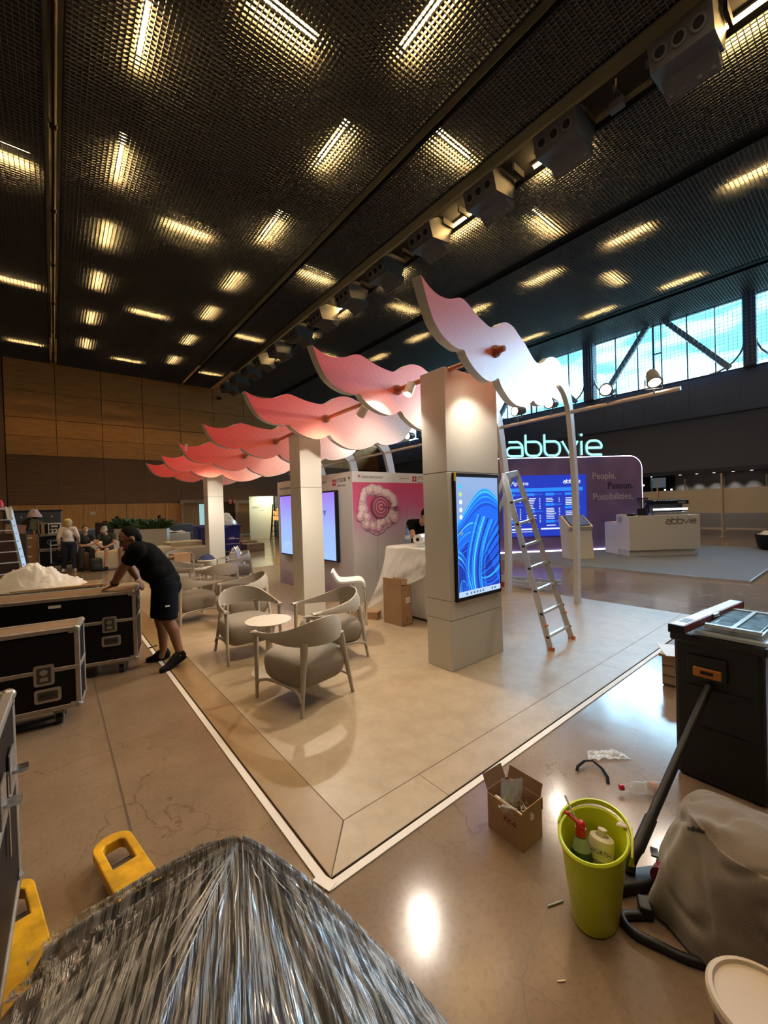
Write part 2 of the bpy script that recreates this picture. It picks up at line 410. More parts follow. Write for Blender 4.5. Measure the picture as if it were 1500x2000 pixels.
for (a, b) in zip(edges, edges[1:]):
    y0, y1 = a[0], b[1]; wi += 1; L = y1-y0
    w = bpy.data.objects.new('window_%d' % wi, None); COL.objects.link(w); w.location = (XW, y0, 7.57); struct(w)
    MB().box((.1, L/2, 1.65), (.012, L, 3.3)).build('pane', M_GLASS, w)
    mb = MB()
    for z in (.03, 3.25): mb.box((.06, L/2, z), (.12, L, .09))
    n = 6
    for k in range(1, n): mb.box((.06, L*k/n, 1.65), (.09, .055, 3.3))
    for k in (3,): mb.box((.06, L*k/n+.36, 1.65), (.1, .09, 3.3)); mb.box((.06, L*k/n+.18, 1.75), (.08, .36, .06))
    mb.build('window_frame', M_WFR, w)
    # V truss in front of the glass
    mb = MB()
    mid = L*.5
    for (ya, za, yb, zb) in ((.55, .1, mid-.2, 3.25), (L-.55, .1, mid+.5, 3.25)):
        mb.cyl((-.25, ya, za), (-.25, yb, zb), .17, seg=4)
    for s, yy in ((1, 0), (-1, L)):
        for k in range(6):
            t0, t1 = k/6*PI/2, (k+1)/6*PI/2
            mb.cyl((-.2, yy+s*(1.3-1.3*math.sin(t0)), .0+1.3*(1-math.cos(t0))), (-.2, yy+s*(1.3-1.3*math.sin(t1)), .0+1.3*(1-math.cos(t1))), .05, seg=4)
    mb.build('truss_brace', M_TRUSS, w)
mb = MB()
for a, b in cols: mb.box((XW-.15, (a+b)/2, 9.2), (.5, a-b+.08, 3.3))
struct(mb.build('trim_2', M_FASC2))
# wire mesh screen hanging in front of the clerestory
mb = MB()
for k in range(int((YF-YB)/.16)): mb.box((XW-.62, YB+k*.16, 9.2), (.012, .014, 3.2))
for k in range(21): mb.box((XW-.62, (YB+YF)/2, 7.62+k*.16), (.012, YF-YB, .012))
struct(mb.build('trim_3', mat('screen_wire', (.30, .33, .38), .4, metal=.4)))

# ---- fluorescent tubes above the grid
M_TUBE = mat('tube_warm', (1, 1, 1), .4, emit=(1.0, .62, .22), es=300.0)
M_TUBEOFF = mat('tube_off', (.10, .10, .11), .4)
M_FIX = mat('fixture_white', (.55, .5, .42), .5)
def tube_light(x, y, along, lit=True):
    z = ZC+.21
    o = thing('fluorescent_light', (x, y, z), 'x', 'ceiling light', 0 if along == 'x' else PI/2)
    if lit:
        MB().box((0, 0, .05), (1.32, .16, .05)).build('fixture', M_FIX, o)
        MB().cyl((-.64, 0, 0), (.64, 0, 0), .022, seg=8).build('tube', M_TUBE, o)
    else: MB().box((0, 0, .03), (1.32, .16, .05)).build('fixture', M_STEEL, o); MB().cyl((-.64, 0, 0), (.64, 0, 0), .018, seg=8).build('tube', M_TUBEOFF, o)
    return o
def lab(o, s, g): o['label'] = s; o['group'] = g
ORD = ['nearest', 'second nearest', 'third nearest', 'fourth nearest', 'fifth nearest', 'sixth nearest', 'seventh nearest', 'eighth nearest', 'ninth nearest', 'tenth nearest', 'eleventh nearest', 'twelfth nearest', 'thirteenth nearest']
ROWS = [
 ('y', 1.62, [8.7, 12.26, 15.6, 18.9, 22.6, 26.2], 'lengthwise tube light, %s of the row beside the left ceiling slot', 'lengthwise tubes beside the left slot'),
 ('y', 5.77, [5.35, 8.66, 12.35, 15.9, 19.1, 22.7, 26.2], 'lengthwise tube light, %s of the row in the middle of the widest grid panel', 'lengthwise tubes in the widest grid panel'),
 ('x', 3.64, [6.95, 13.8, 20.7, 27.7], 'crosswise tube light, %s of the row between the two lengthwise rows', 'crosswise tubes of the widest grid panel'),
 ('x', 8.24, [6.86, 13.75, 20.7, 27.5], 'crosswise tube light, %s of the row in the narrow grid strip', 'crosswise tubes of the narrow strip'),
 ('x', -.83, [13.65, 20.7, 27.7], 'crosswise tube light, %s of the row left of the left ceiling slot', 'crosswise tubes left of the slot'),
 ('y', 10.66, [1.45, 5.35, 8.5, 12.1, 15.5, 19.0, 22.2], 'bare tube light, %s along the edge of the air box track', 'bare tubes along the air box track'),
 ('x', 12.75, [6.87, 13.63, 20.5], 'crosswise tube light, %s of the row just right of the air box track', 'crosswise tubes right of the track'),
 ('y', 15.45, [2.1, 5.4, 8.55, 11.9, 15.6, 19.0], 'lengthwise tube light, %s of the row beyond the first dark beam', 'lengthwise tubes beyond the first beam'),
 ('x', 18.0, [6.8, 13.6], 'crosswise tube light, %s of the row between the two dark beams', 'crosswise tubes between the beams'),
 ('y', 20.5, [5.2, 8.5, 12.0], 'lengthwise tube light, %s of the row by the clerestory windows', 'lengthwise tubes by the clerestory'),
]
for al, c, ys, s, g in ROWS:
    for k, v in enumerate(ys):
        o = tube_light(c if al == 'y' else c, v, al) if al == 'y' else tube_light(c, v, al)
        lab(o, s % ORD[k], g)
o = tube_light(3.4, 17.6, 'x', lit=False); o['label'] = 'unlit dark tube fixture between lit crosswise lights in the wide grid panel'

# ---- row of three-nozzle air boxes on the track
M_BOX = mat('air_box_grey', (.125, .128, .135), .55, var=.12, vscale=4, bump=.1, bscale=120)
M_HOLE = mat('nozzle_black', (.008, .008, .01), .6)
M_RING = mat('nozzle_ring', (.17, .172, .18), .45)
def air_box():
    o = thing('air_box', (0, 0, 0), 'x', 'air box')
    # upper box carries three nozzles on its inclined face towards -x, lower box hangs beside it
    body = MB()
    M = Matrix(((1, 0, 0, 0), (0, 0, 1, 0), (0, 1, 0, 0), (0, 0, 0, 1)))
    body.prism([(-.36, -.12), (-.52, .34), (-.10, .62), (.62, .62), (.40, -.02)], -.52, .52, M)
    body.build('body', M_BOX, o)
    MB().box((.34, 0, -.04), (.46, .92, .26), rot=Matrix.Rotation(R(28), 3, 'Y'), bevel=.01).build('lower_box', M_BOX, o)
    n = Vector((-.46, 0, -.16)).normalized()
    for k in (-1, 0, 1):
        c = Vector((-.44, k*.31, .11)); r = MB()
        r.cyl(c-n*.02, c+n*.045, .135, .125, 20); q = r.build('nozzle', M_RING, o, smooth=40)
        MB().cyl(c+n*.046, c+n*.05, .09, .09, 20).build('bore', M_HOLE, q)
    for k in range(4): MB().cyl((.40, -.35+k*.23, -.17), (.42, -.35+k*.23, -.23), .07, .05, 12).build('outlet_lamp', M_RING, o, smooth=40)
    return o
ys = [2.35, 4.85, 7.07, 9.47, 11.79, 14.06, 16.34, 18.65, 21.1, 23.3, 25.3, 27.35, 29.4]
ab = air_box()
for k, y in enumerate(ys):
    q = ab if k == 0 else dup(ab, (0, 0, 0))
    q.location = (10.02, y, 10.42); q['label'] = 'grey air box with three round nozzles, %s of the row along the ceiling track' % ORD[k]; q['group'] = 'air boxes along the ceiling track'
mb = MB().box((10.25, (YB+YF)/2, 11.15), (.7, YF-YB, .12))
for k in range(60): mb.box((10.35, YB+k*.65, 10.98), (.5, .06, .2))
struct(mb.build('trim_4', M_PLEN))
mb = MB().box((10.0, 3.62, 10.5), (.16, .3, .2), bevel=.02).cyl((10.0, 3.62, 10.5), (10.0, 3.62, 11.1), .02)
tag(mb.build('ceiling_sensor', M_BOX), 'small pale square device beside the nearest air box on the track', 'sensor')
# ================================================================== BOOTH FLOOR, COLUMNS, CANOPY RIBS
M_VIN = vinyl('vinyl_beige', (.33, .245, .155), (.43, .335, .225)); M_VIN2 = vinyl('vinyl_tan', (.25, .155, .075), (.32, .21, .105))
M_SEAM = mat('seam_dark', (.09, .055, .03), .7)
M_WTAPE = mat('white_tape', (.72, .66, .60), .45)
bf = thing('booth_floor', (.933, 1.61, 0), 'raised pale beige vinyl booth floor with mitred border strips', 'booth floor')
W_, D_ = 6.17, 10.4; T = .012
mb = MB().box((W_/2, D_/2, T/2), (W_, D_, T), mi=2)
mb.box(((.234+W_)/2, (.25+D_)/2, T), (W_-.24, D_-.256, .002), mi=0); mb.build('floor_sheet', [M_VIN, M_VIN2, M_SEAM], bf)
def flatpoly(pts, z, name, m, par):
    mb = MB(); mb.prism(pts, z-.002, z); return mb.build(name, m, par)
g = .003
flatpoly([(g, g*2.2), (.234-g, .25+g), (.234-g, D_), (g, D_)], T+.0012, 'border_strip', M_VIN2, bf)
flatpoly([(g*2.2, g), (.80, g), (.80, .25-g), (.234+g, .25-g)], T+.0012, 'border_strip', M_VIN, bf)
flatpoly([(.804, g), (3.40, g), (3.40, .25-g), (.804, .25-g)], T+.0012, 'border_strip', M_VIN, bf)
flatpoly([(3.404, g), (W_, g), (W_, .25-g), (3.404, .25-g)], T+.0012, 'border_strip', M_VIN, bf)
mb = MB().box((.905, 6.4, .004), (.04, 9.62, .006)).box((.905, 1.62, .006), (.05, .1, .006), rz=.3)
tag(mb.build('white_tape_line', M_WTAPE), 'white tape along the left edge of the beige booth floor', 'tape', 'white tape lines')
mb = MB().box((3.2, 1.585, .004), (4.6, .04, .006))
tag(mb.build('white_tape_line', M_WTAPE), 'white tape along the right front edge of the beige booth floor', 'tape', 'white tape lines')

M_CLAD = mat('cream_cladding', (.60, .585, .53), .42, spec=.4)
M_CLADG = mat('clad_gap', (.12, .11, .095), .8)
M_BLACK = mat('black_plastic', (.010, .010, .012), .45, spec=.3)
def clad(mb, x0, x1, y0, y1, zs):
    mb.box(((x0+x1)/2, (y0+y1)/2, (zs[0]+zs[-1])/2), (x1-x0-.012, y1-y0-.012, zs[-1]-zs[0]-.004), mi=1)
    for a, b in zip(zs, zs[1:]): mb.box(((x0+x1)/2, (y0+y1)/2, (a+b)/2), (x1-x0, y1-y0, b-a-.005), mi=0, bevel=.003, seg=1)
Z0 = .012
def screen_mat(name, build):
    m = bpy.data.materials.new(name); m.use_nodes = True; nt = m.node_tree; b = nt.nodes['Principled BSDF']
    b.inputs['Base Color'].default_value = (.01, .01, .012, 1); b.inputs['Roughness'].default_value = .08
    tc = _n(nt, 'ShaderNodeTexCoord'); col, st = build(nt, tc); nt.links.new(col, b.inputs['Emission Color']); b.inputs['Emission Strength'].default_value = st
    MATS[name] = m; return m
def em(name, c, s=1.0): return mat(name, (.02, .02, .02), .3, emit=c, es=s)
def sky_grad(nt, tc):
    sp = _n(nt, 'ShaderNodeSeparateXYZ'); nt.links.new(tc.outputs['Object'], sp.inputs[0])
    r = _n(nt, 'ShaderNodeValToRGB'); r.color_ramp.elements[0].color = (.12, .28, .62, 1); r.color_ramp.elements[1].color = (.26, .38, .62, 1); r.color_ramp.elements[1].position = .9
    mr = _n(nt, 'ShaderNodeMapRange'); mr.inputs[1].default_value = .5; mr.inputs[2].default_value = 1.24; nt.links.new(sp.outputs['Z'], mr.inputs[0]); nt.links.new(mr.outputs[0], r.inputs[0]); return r.outputs[0], 1.0
M_BLOOM = screen_mat('desktop_sky', sky_grad)
def ribbons(par):
    """layered blue ribbons on the screen, local x 0..0.70, z 0..1.24"""
    shades = [(.004, .015, .16), (.006, .03, .30), (.008, .06, .48), (.01, .11, .66), (.012, .19, .82), (.02, .32, .90), (.06, .50, .96), (.004, .02, .22)]
    acc = [MB() for _ in shades]; cnt = [0]
    def band(c0, c1, si):
        """fill between two polylines"""
        y = -.0026-.00003*cnt[0]; cnt[0] += 1; mb = acc[si]; n = len(c0)
        cl = lambda p: (min(.70, max(0, p[0])), y, min(1.24, max(.056, p[1])))
        A = [mb.bm.verts.new(cl(p)) for p in c0]; B = [mb.bm.verts.new(cl(p)) for p in c1]
        for i in range(n-1): mb._face([A[i], A[i+1], B[i+1], B[i]])
    def bez(p0, p1, p2, p3, n=22): return [tuple((1-t)**3*p0[j]+3*(1-t)**2*t*p1[j]+3*(1-t)*t*t*p2[j]+t**3*p3[j] for j in (0, 1)) for t in [i/n for i in range(n+1)]]
    # outer dome
    dome = lambda k: bez((-.05, .74-.16*k), (.25, .92-.18*k), (.36, 1.36-.40*k), (.74, .96-.16*k))
    base = [(-.05+.79*i/22, 0) for i in range(23)]
    band(dome(0), base, 3)
    for k, c in zip((0, .10, .16, .30, .36, .52, .58, .75), (5, 6, 4, 5, 3, 4, 2, 3)): band(dome(k), dome(k+.07 if k < .5 else k+.12), c)
    # inner fold, dark hollow under the dome
    band(bez((-.05, .60), (.15, .78), (.38, .90), (.44, .62)), base, 3); hol = bez((.0, .42), (.25, .70), (.44, .70), (.43, .50)); band(hol, base, 1)
    for k in range(7):
        o = .035*k; band(bez((-.05, .60-o), (.15, .78-o*1.2), (.38-o*.3, .90-o*1.6), (.44-o*.2, .50-o)), bez((-.05, .588-o), (.15, .765-o*1.2), (.372-o*.3, .88-o*1.6), (.43-o*.2, .48-o)), (6, 4, 5, 3, 4, 2, 3)[k])
    # vertical bundle
    for k in range(11):
        x = .10+.030*k
        f = lambda d: bez((x+d+.05, .0), (x+d-.03, .25), (x+d*1.2+.02, .5), (x*1.15+d*1.4+.18, .86-.01*k))
        band(f(0), f(.022), (3, 5, 2, 4, 6, 3, 1, 4, 5, 2, 4)[k])
    # fan to the right
    for k in range(12):
        z = .72-.055*k
        f = lambda d: bez((.33+.004*k, .34-.020*k+d*.2), (.42, .42-.03*k+d*.4), (.52, z-.12+d*.8), (.74, z+.04+d))
        band(f(0), f(.034), (1, 4, 0, 3, 7, 2, 0, 3, 1, 5, 2, 3)[k])
    # left bottom curl
    for k in range(6):
        o = .03*k; f = lambda d: bez((-.03, .50-o-d), (.12, .46-o-d), (.17-o*.4, .30-o), (.24-o*.5+d, -.02)); band(f(0), f(.022), (5, 3, 6, 2, 4, 1)[k])
    for k in range(4):
        o = .028*k; f = lambda d: bez((.02+o+d, .0), (.0+o, .22-o*.6), (.10+o*.6, .24-o-d), (.16-o*.3, .02)); band(f(0), f(.016), (6, 4, 3, 5)[k])
    for i, mb in enumerate(acc): mb.build('blue_ribbon', em('ribbon_%d' % i, shades[i], 1.15), par)
# ---- big totem with the portrait display
tt = thing('display_totem', (3.08, 2.757, Z0), 'tall cream totem column with a portrait screen showing blue ribbons', 'totem')
mb = MB(); clad(mb, 0, .87, 0, .345, [0, .515, .715, 2.03, 3.09]); mb.build('column_cladding', [M_CLAD, M_CLADG], tt)
M = frame((.075, -.006, .70), (1, 0, 0))
mb = MB(); mb.box((.45, -.008, 1.36), (.762, .035, 1.325), bevel=.004); mb.build('bezel', M_BLACK, tt)
sc = MB().box((.35, 0, .62), (.70, .004, 1.24)).build('screen', M_BLOOM, tt); sc.location = (.10, -.0275, .74)
mb = MB().box((.35, -.004, .028), (.70, .003, .056)); ribbons(sc); q = mb.build('taskbar', em('taskbar_pale', (.42, .56, .75), 1), sc)
mb = MB()
for k, x in enumerate((.12, .19, .24, .29, .34, .39, .55, .6)): mb.box((x, -.006, .028), (.022, .002, .022))
mb.build('taskbar_icon', em('icon_navy', (.05, .12, .3), 1), sc)
for k, (z, c) in enumerate(((1.14, (.05, .5, .75)), (1.06, (.5, .6, .3)), (.98, (.8, .85, .9)), (.90, (.75, .8, .9)), (.825, (.75, .8, .9)), (.66, (.15, .25, .4)))):
    MB().cyl((.06, -.005, z), (.06, -.003, z), .024, seg=14).build('desktop_icon', em('icon_%d' % k, c, 1), sc)
MB().box((.085, -.029, 1.98), (.03, .004, .09)).build('yellow_tab', mat('yellow_tab', (.7, .55, .02), .5), tt)
for nm, x, y in (('slim_column', 3.05, 5.81), ('slim_column', 3.05, 10.80)):
    t = thing(nm, (x, y, Z0), 'slim cream square column %s' % ('behind the front group of armchairs' if y < 7 else 'in front of the blue waste bins, farthest of the columns'), 'column', group='cream columns')
    mb = MB(); clad(mb, 0, .385, 0, .36, [0, 2.05 if y < 7 else 2.1, 2.96 if y < 7 else 2.76]); mb.build('column_cladding', [M_CLAD, M_CLADG], t)

# ---- canopy ribs
TOP = [(-1.339,.109),(-1.29,.093),(-1.212,.076),(-1.112,.073),(-1.005,.092),(-.91,.12),(-.83,.158),(-.746,.196),(-.67,.213),(-.593,.211),(-.502,.199),(-.382,.186),(-.253,.183),(-.116,.187),(-.028,.209),(.065,.251),(.196,.33),(.316,.38),(.439,.409),(.586,.419),(.739,.397),(.944,.374),(1.163,.322),(1.351,.287),(1.532,.304),(1.729,.376),(1.974,.497),(2.201,.573),(2.475,.629),(2.727,.623),(3.03,.546),(3.309,.414),(3.471,.281),(3.6,.06),(3.83,-.76),(3.91,-1.43),(3.90,-2.3),(3.84,-3.12)]
BOT = [(-1.314,.059),(-1.28,-.003),(-1.229,-.076),(-1.168,-.14),(-1.093,-.179),(-1.006,-.204),(-.894,-.215),(-.773,-.209),(-.687,-.19),(-.645,-.222),(-.557,-.262),(-.441,-.294),(-.29,-.315),(-.154,-.31),(-.036,-.275),(.073,-.228),(.148,-.282),(.275,-.332),(.446,-.373),(.632,-.379),(.836,-.353),(1.06,-.286),(1.231,-.206),(1.352,-.224),(1.561,-.206),(1.849,-.137),(2.104,-.027),(2.283,.121),(2.432,.247),(2.689,.296),(2.995,.255),(3.214,.139),(3.34,-.02),(3.58,-.78),(3.66,-1.43),(3.66,-2.3),(3.60,-3.12)]
def catmull(P, n=3):
    out = []
    for i in range(len(P)-1):
        p0, p1, p2, p3 = P[max(i-1, 0)], P[i], P[i+1], P[min(i+2, len(P)-1)]
        for k in range(n):
            t = k/n
            out.append(tuple(.5*((2*p1[j])+(-p0[j]+p2[j])*t+(2*p0[j]-5*p1[j]+4*p2[j]-p3[j])*t*t+(-p0[j]+3*p1[j]-3*p2[j]+p3[j])*t**3) for j in (0, 1)))
    out.append(P[-1]); return out
def leaf_mat():
    m = bpy.data.materials.new('printed_leaf'); m.use_nodes = True; nt = m.node_tree; b = nt.nodes['Principled BSDF']; b.inputs['Roughness'].default_value = .45
    tc = _n(nt, 'ShaderNodeTexCoord'); sp = _n(nt, 'ShaderNodeSeparateXYZ'); nt.links.new(tc.outputs['Object'], sp.inputs[0])
    r = _n(nt, 'ShaderNodeValToRGB'); mr = _n(nt, 'ShaderNodeMapRange'); mr.inputs[1].default_value = -1.4; mr.inputs[2].default_value = 3.2
    mz = _n(nt, 'ShaderNodeMath'); mz.operation = 'MULTIPLY_ADD'; mz.inputs[1].default_value = -.9; nt.links.new(sp.outputs['Z'], mz.inputs[0]); nt.links.new(sp.outputs['X'], mz.inputs[2])
    nt.links.new(mz.outputs[0], mr.inputs[0]); nt.links.new(mr.outputs[0], r.inputs[0])
    r.color_ramp.elements.remove(r.color_ramp.elements[1])
    for i, (p, c) in enumerate(((0, (.80, .05, .025, 1)), (.16, (.83, .09, .05, 1)), (.34, (.85, .19, .12, 1)), (.52, (.87, .37, .28, 1)), (.72, (.87, .66, .61, 1)), (.9, (.84, .80, .84, 1)))):
        e = r.color_ramp.elements[0] if i == 0 else r.color_ramp.elements.new(p); e.position = p; e.color = c
    # printed contour lines
    wv = _n(nt, 'ShaderNodeTexWave'); wv.inputs['Scale'].default_value = 7; wv.inputs['Distortion'].default_value = 14; wv.inputs['Detail'].default_value = 1; wv.inputs['Detail Scale'].default_value = .35; wv.bands_direction = 'DIAGONAL'
    nt.links.new(tc.outputs['Object'], wv.inputs['Vector'])
    r2 = _n(nt, 'ShaderNodeValToRGB'); r2.color_ramp.elements[0].color = (.93, .88, .88, 1); r2.color_ramp.elements[0].position = .1; r2.color_ramp.elements[1].position = .4; r2.color_ramp.elements[1].color = (1, 1, 1, 1)
    nt.links.new(wv.outputs['Fac'], r2.inputs[0])
    mx = _n(nt, 'ShaderNodeMix'); mx.data_type = 'RGBA'; mx.blend_type = 'MULTIPLY'; mx.inputs[0].default_value = 1
    nt.links.new(r.outputs[0], mx.inputs[6]); nt.links.new(r2.outputs[0], mx.inputs[7]); nt.links.new(mx.outputs[2], b.inputs['Base Color'])
    return m
M_LEAF = leaf_mat()
M_EDGE = mat('rib_edge_grey', (.56, .56, .54), .5)
M_COPPER = mat('copper_pipe', (.52, .26, .17), .38, metal=.55)
TH = R(15.2)
RODS = [(3.20, 2.235, 3.107), (3.108, 3.508, 3.047), (3.069, 5.026, 3.001), (3.051, 6.685, 2.92), (3.048, 8.179, 2.84), (3.10, 9.963, 2.845), (3.09, 11.617, 2.85)]
tt_, bb_ = catmull(TOP), catmull(BOT)
MV = Matrix(((1, 0, 0, 0), (0, 0, -1, 0), (0, 1, 0, 0), (0, 0, 0, 1)))
for i, (x, y, z) in enumerate(RODS):
    dz = -(z-Z0)
    def fit(P): return [(a, b if b > -.8 else -.8+(b+.8)*(dz+.8)/(-3.12+.8)) for a, b in P]
    out = fit(tt_)+fit(bb_)[::-1]
    o = MB().prism(out, -.07, 0, MV, mi=0, mi_side=1, mi_back=0).build('canopy_rib', [M_LEAF, M_EDGE], None, loc=(x, y, z), rz=TH)
    tag(o, 'wavy leaf-shaped canopy rib with a curved white post, %s of the seven pink ribs' % (['nearest', 'second nearest', 'third nearest', 'middle', 'third farthest', 'second farthest', 'farthest'][i]), 'canopy', 'leaf-shaped canopy ribs')
    mb = MB(); d = Matrix.Rotation(-TH, 3, 'Z') @ Vector((0, 1, 0))
    mb.cyl(-d*.022, d*.0, .056, seg=20).cyl(-d*.045, -d*.022, .040, seg=20); mb.build('collar', M_COPPER, o, smooth=40)
    if i == 0: MB().cyl(-d*.10, -d*.04, .028, seg=16).cyl(-d*.102, -d*.1005, .021, seg=16).build('pipe_end', M_COPPER, o, smooth=40)
    if i == 4:
        M = Matrix.Translation((-1.20, -.003, -.02)) @ Matrix.Rotation(R(90), 4, 'X') @ Matrix.Rotation(R(80), 4, 'Z')
        text_obj('ADE', .07, mat('white_print', (.8, .75, .72), .5), 'edge_print', o, M, .001)
pts = [Vector(RODS[0])+Vector((.0, -.02, 0))]+[Vector(p) for p in RODS[1:]]+[Vector((3.09, 12.2, 2.85))]
mb = MB()
for a, b in zip(pts, pts[1:]): mb.cyl(a, b, .026, seg=14)
tag(mb.build('copper_pipe', M_COPPER, smooth=40), 'long copper pipe threading through the pink canopy ribs on top of the columns', 'pipe')

# ---- truss pipe with stage lamps on the arch side
M_ALU = mat('aluminium', (.62, .63, .65), .32, metal=.85)
M_LAMPB = mat('lamp_body', (.10, .10, .11), .45)
M_LENS = mat('lamp_lens', (1, 1, 1), .3, emit=(1, .86, .66), es=40)
mb = MB().cyl((6.48, 1.66, 3.16), (6.48, 13.2, 3.0), .03, seg=12)
tag(mb.build('lamp_pipe', mat('satin_pipe', (.55, .48, .42), .35, metal=.6), smooth=40), 'thin horizontal pipe carrying the round lamps along the white arch posts', 'pipe')
def stage_lamp(p, aim, label, power, i):
    o = thing('stage_lamp', p, label, 'lamp', group='round lamps on the arch pipe')
    d = Vector(aim).normalized(); q = d.to_track_quat('Z', 'Y').to_matrix()
    Mq = q.to_4x4()
    mb = MB().lathe([(.02, -.16), (.06, -.15), (.075, -.1), (.085, .0), (.095, .05), (.095, .07), (.075, .07), (.07, .03), (0.0, .03)], seg=20); me = mb.mesh('body', 40, [M_LAMPB]); me.transform(Mq)
    b = bpy.data.objects.new('body', me); COL.objects.link(b); b.parent = o
    mb = MB().cyl((0, 0, .035), (0, 0, .045), .07, seg=20); me = mb.mesh('lens', None, [M_LENS]); me.transform(Mq)
    l = bpy.data.objects.new('lens', me); COL.objects.link(l); l.parent = o
    sd = d.cross(Vector((0, 0, 1))).normalized()*.105
    MB().tube([sd*1, sd+Vector((0, 0, -.13)), -sd+Vector((0, 0, -.13)), -sd], .008, 6).cyl((0, 0, -.13), (0, 0, -.2), .012).build('yoke', M_LAMPB, o, smooth=40)
    L = bpy.data.lights.new('stage_lamp_beam', 'SPOT'); L.energy = power; L.color = (1, .88, .72); L.spot_size = R(95); L.spot_blend = .7; L.shadow_soft_size = .05
    lo = bpy.data.objects.new('stage_lamp_beam', L); COL.objects.link(lo); lo.parent = o; lo.location = d*.08
    lo.rotation_euler = d.to_track_quat('-Z', 'Y').to_euler(); return o
LAMPS = [(1.95, 'frontmost round lamp on the arch pipe, in front of the windows'), (2.55, 'second round lamp from the front end of the arch pipe'), (3.43, 'round lamp just left of the nearest white arch post'), (4.05, 'glaring round lamp under the tip of the nearest canopy rib'),
         (6.87, 'round lamp above the booth wall, first left of the totem'), (7.98, 'round lamp above the booth wall, second left of the totem'), (9.11, 'small round lamp above the booth wall, third left of the totem'), (9.6, 'round lamp above the booth wall, nearest the middle column')]
for i, (y, s) in enumerate(LAMPS):
    aim = [(-.45, -.30, -.75), (-3.6, -.35, -.35), (-3.6, .07, -.35), (-3.6, .95, -.4), (-3.6, -.2, -.4), (-3.6, .2, -.45), (-3.6, .7, -.4), (-3.6, .6, -.4)][i]
    stage_lamp((6.42, y, 3.34), aim, s, [70, 70, 120, 150, 130, 130, 80, 110][i], i)
def can(p, aim, label, power, size=R(110)):
    o = thing('canopy_spotlight', p, label, 'lamp', group='small spotlights on the copper pipe'); d = Vector(aim).normalized(); Mq = d.to_track_quat('Z', 'Y').to_matrix().to_4x4()
    me = MB().lathe([(.03, -.11), (.05, -.1), (.055, .04), (.047, .04), (.047, .02), (0.0, .02)], seg=18).mesh('body', 40, [mat('lamp_white', (.75, .72, .66), .4)]); me.transform(Mq)
    b = bpy.data.objects.new('body', me); COL.objects.link(b); b.parent = o
    me = MB().cyl((0, 0, .022), (0, 0, .03), .045, seg=18).mesh('lens', None, [M_LENS]); me.transform(Mq)
    b = bpy.data.objects.new('lens', me); COL.objects.link(b); b.parent = o
    MB().cyl((0, 0, 0), (0, 0, .09), .012).build('stem', M_ALU, o)
    L = bpy.data.lights.new('canopy_beam', 'SPOT'); L.energy = power; L.color = (1, .87, .70); L.spot_size = size; L.spot_blend = .6; L.shadow_soft_size = .04
    lo = bpy.data.objects.new('canopy_beam', L); COL.objects.link(lo); lo.parent = o; lo.location = d*.04; lo.rotation_euler = d.to_track_quat('-Z', 'Y').to_euler()
can((3.05, 3.25, 2.96), (-.45, .02, -.9), 'small white spotlight on the copper pipe at the left of the totem top', 120)
can((3.3, 2.42, 3.02), (.25, .25, -1), 'small white spotlight above the front face of the totem', 36)
can((3.1, 5.35, 2.88), (-.25, -.35, -1), 'small white spotlight above the middle column', 130)
can((3.1, 8.95, 2.72), (-.12, .75, -.66), 'small white spotlight added between the two slim columns', 110, R(90))  # added lamp, brightens the front of the farthest column
can((3.07, 4.15, 2.91), (-.05, .75, -.66), 'added spotlight hidden behind the second nearest canopy rib', 110, R(90))  # added lamp out of sight, lights the front of the middle column
can((3.1, 10.45, 2.72), (-.05, -.3, -1), 'small white spotlight above the farthest column', 70)
# ================================================================== BOOTH WALLS, SCREENS, COUNTER
def grad_mat(name, stops, axis='Z', lo=0.0, hi=1.0, rough=.45, cloud=0.0, emit=0.0):
    m = bpy.data.materials.new(name); m.use_nodes = True; nt = m.node_tree; b = nt.nodes['Principled BSDF']; b.inputs['Roughness'].default_value = rough
    tc = _n(nt, 'ShaderNodeTexCoord'); sp = _n(nt, 'ShaderNodeSeparateXYZ'); nt.links.new(tc.outputs['Object'], sp.inputs[0])
    mr = _n(nt, 'ShaderNodeMapRange'); mr.inputs[1].default_value = lo; mr.inputs[2].default_value = hi
    src = sp.outputs[axis]
    if cloud:
        nz = _n(nt, 'ShaderNodeTexNoise'); nz.inputs['Scale'].default_value = 2.6; nz.inputs['Detail'].default_value = 7; nt.links.new(tc.outputs['Object'], nz.inputs['Vector'])
        ma = _n(nt, 'ShaderNodeMath'); ma.operation = 'MULTIPLY_ADD'; ma.inputs[1].default_value = cloud; nt.links.new(nz.outputs['Fac'], ma.inputs[0]); nt.links.new(src, ma.inputs[2]); src = ma.outputs[0]
    nt.links.new(src, mr.inputs[0]); r = _n(nt, 'ShaderNodeValToRGB'); r.color_ramp.elements.remove(r.color_ramp.elements[1])
    for i, (p, c) in enumerate(stops):
        e = r.color_ramp.elements[0] if i == 0 else r.color_ramp.elements.new(p); e.position = p; e.color = c4(c)
    nt.links.new(mr.outputs[0], r.inputs[0])
    if emit:
        b.inputs['Base Color'].default_value = (.01, .01, .01, 1); b.inputs['Roughness'].default_value = .12
        nt.links.new(r.outputs[0], b.inputs['Emission Color']); b.inputs['Emission Strength'].default_value = emit
    else: nt.links.new(r.outputs[0], b.inputs['Base Color'])
    MATS[name] = m; return m
M_WHITE = mat('panel_white', (.66, .66, .66), .45)
M_PINKW = grad_mat('graphic_pink', [(0, (.50, .47, .44)), (.50, (.50, .46, .45)), (.64, (.48, .33, .42)), (.78, (.55, .10, .26)), (1, (.58, .035, .13))], 'Z', 0, 2.45, cloud=.45)
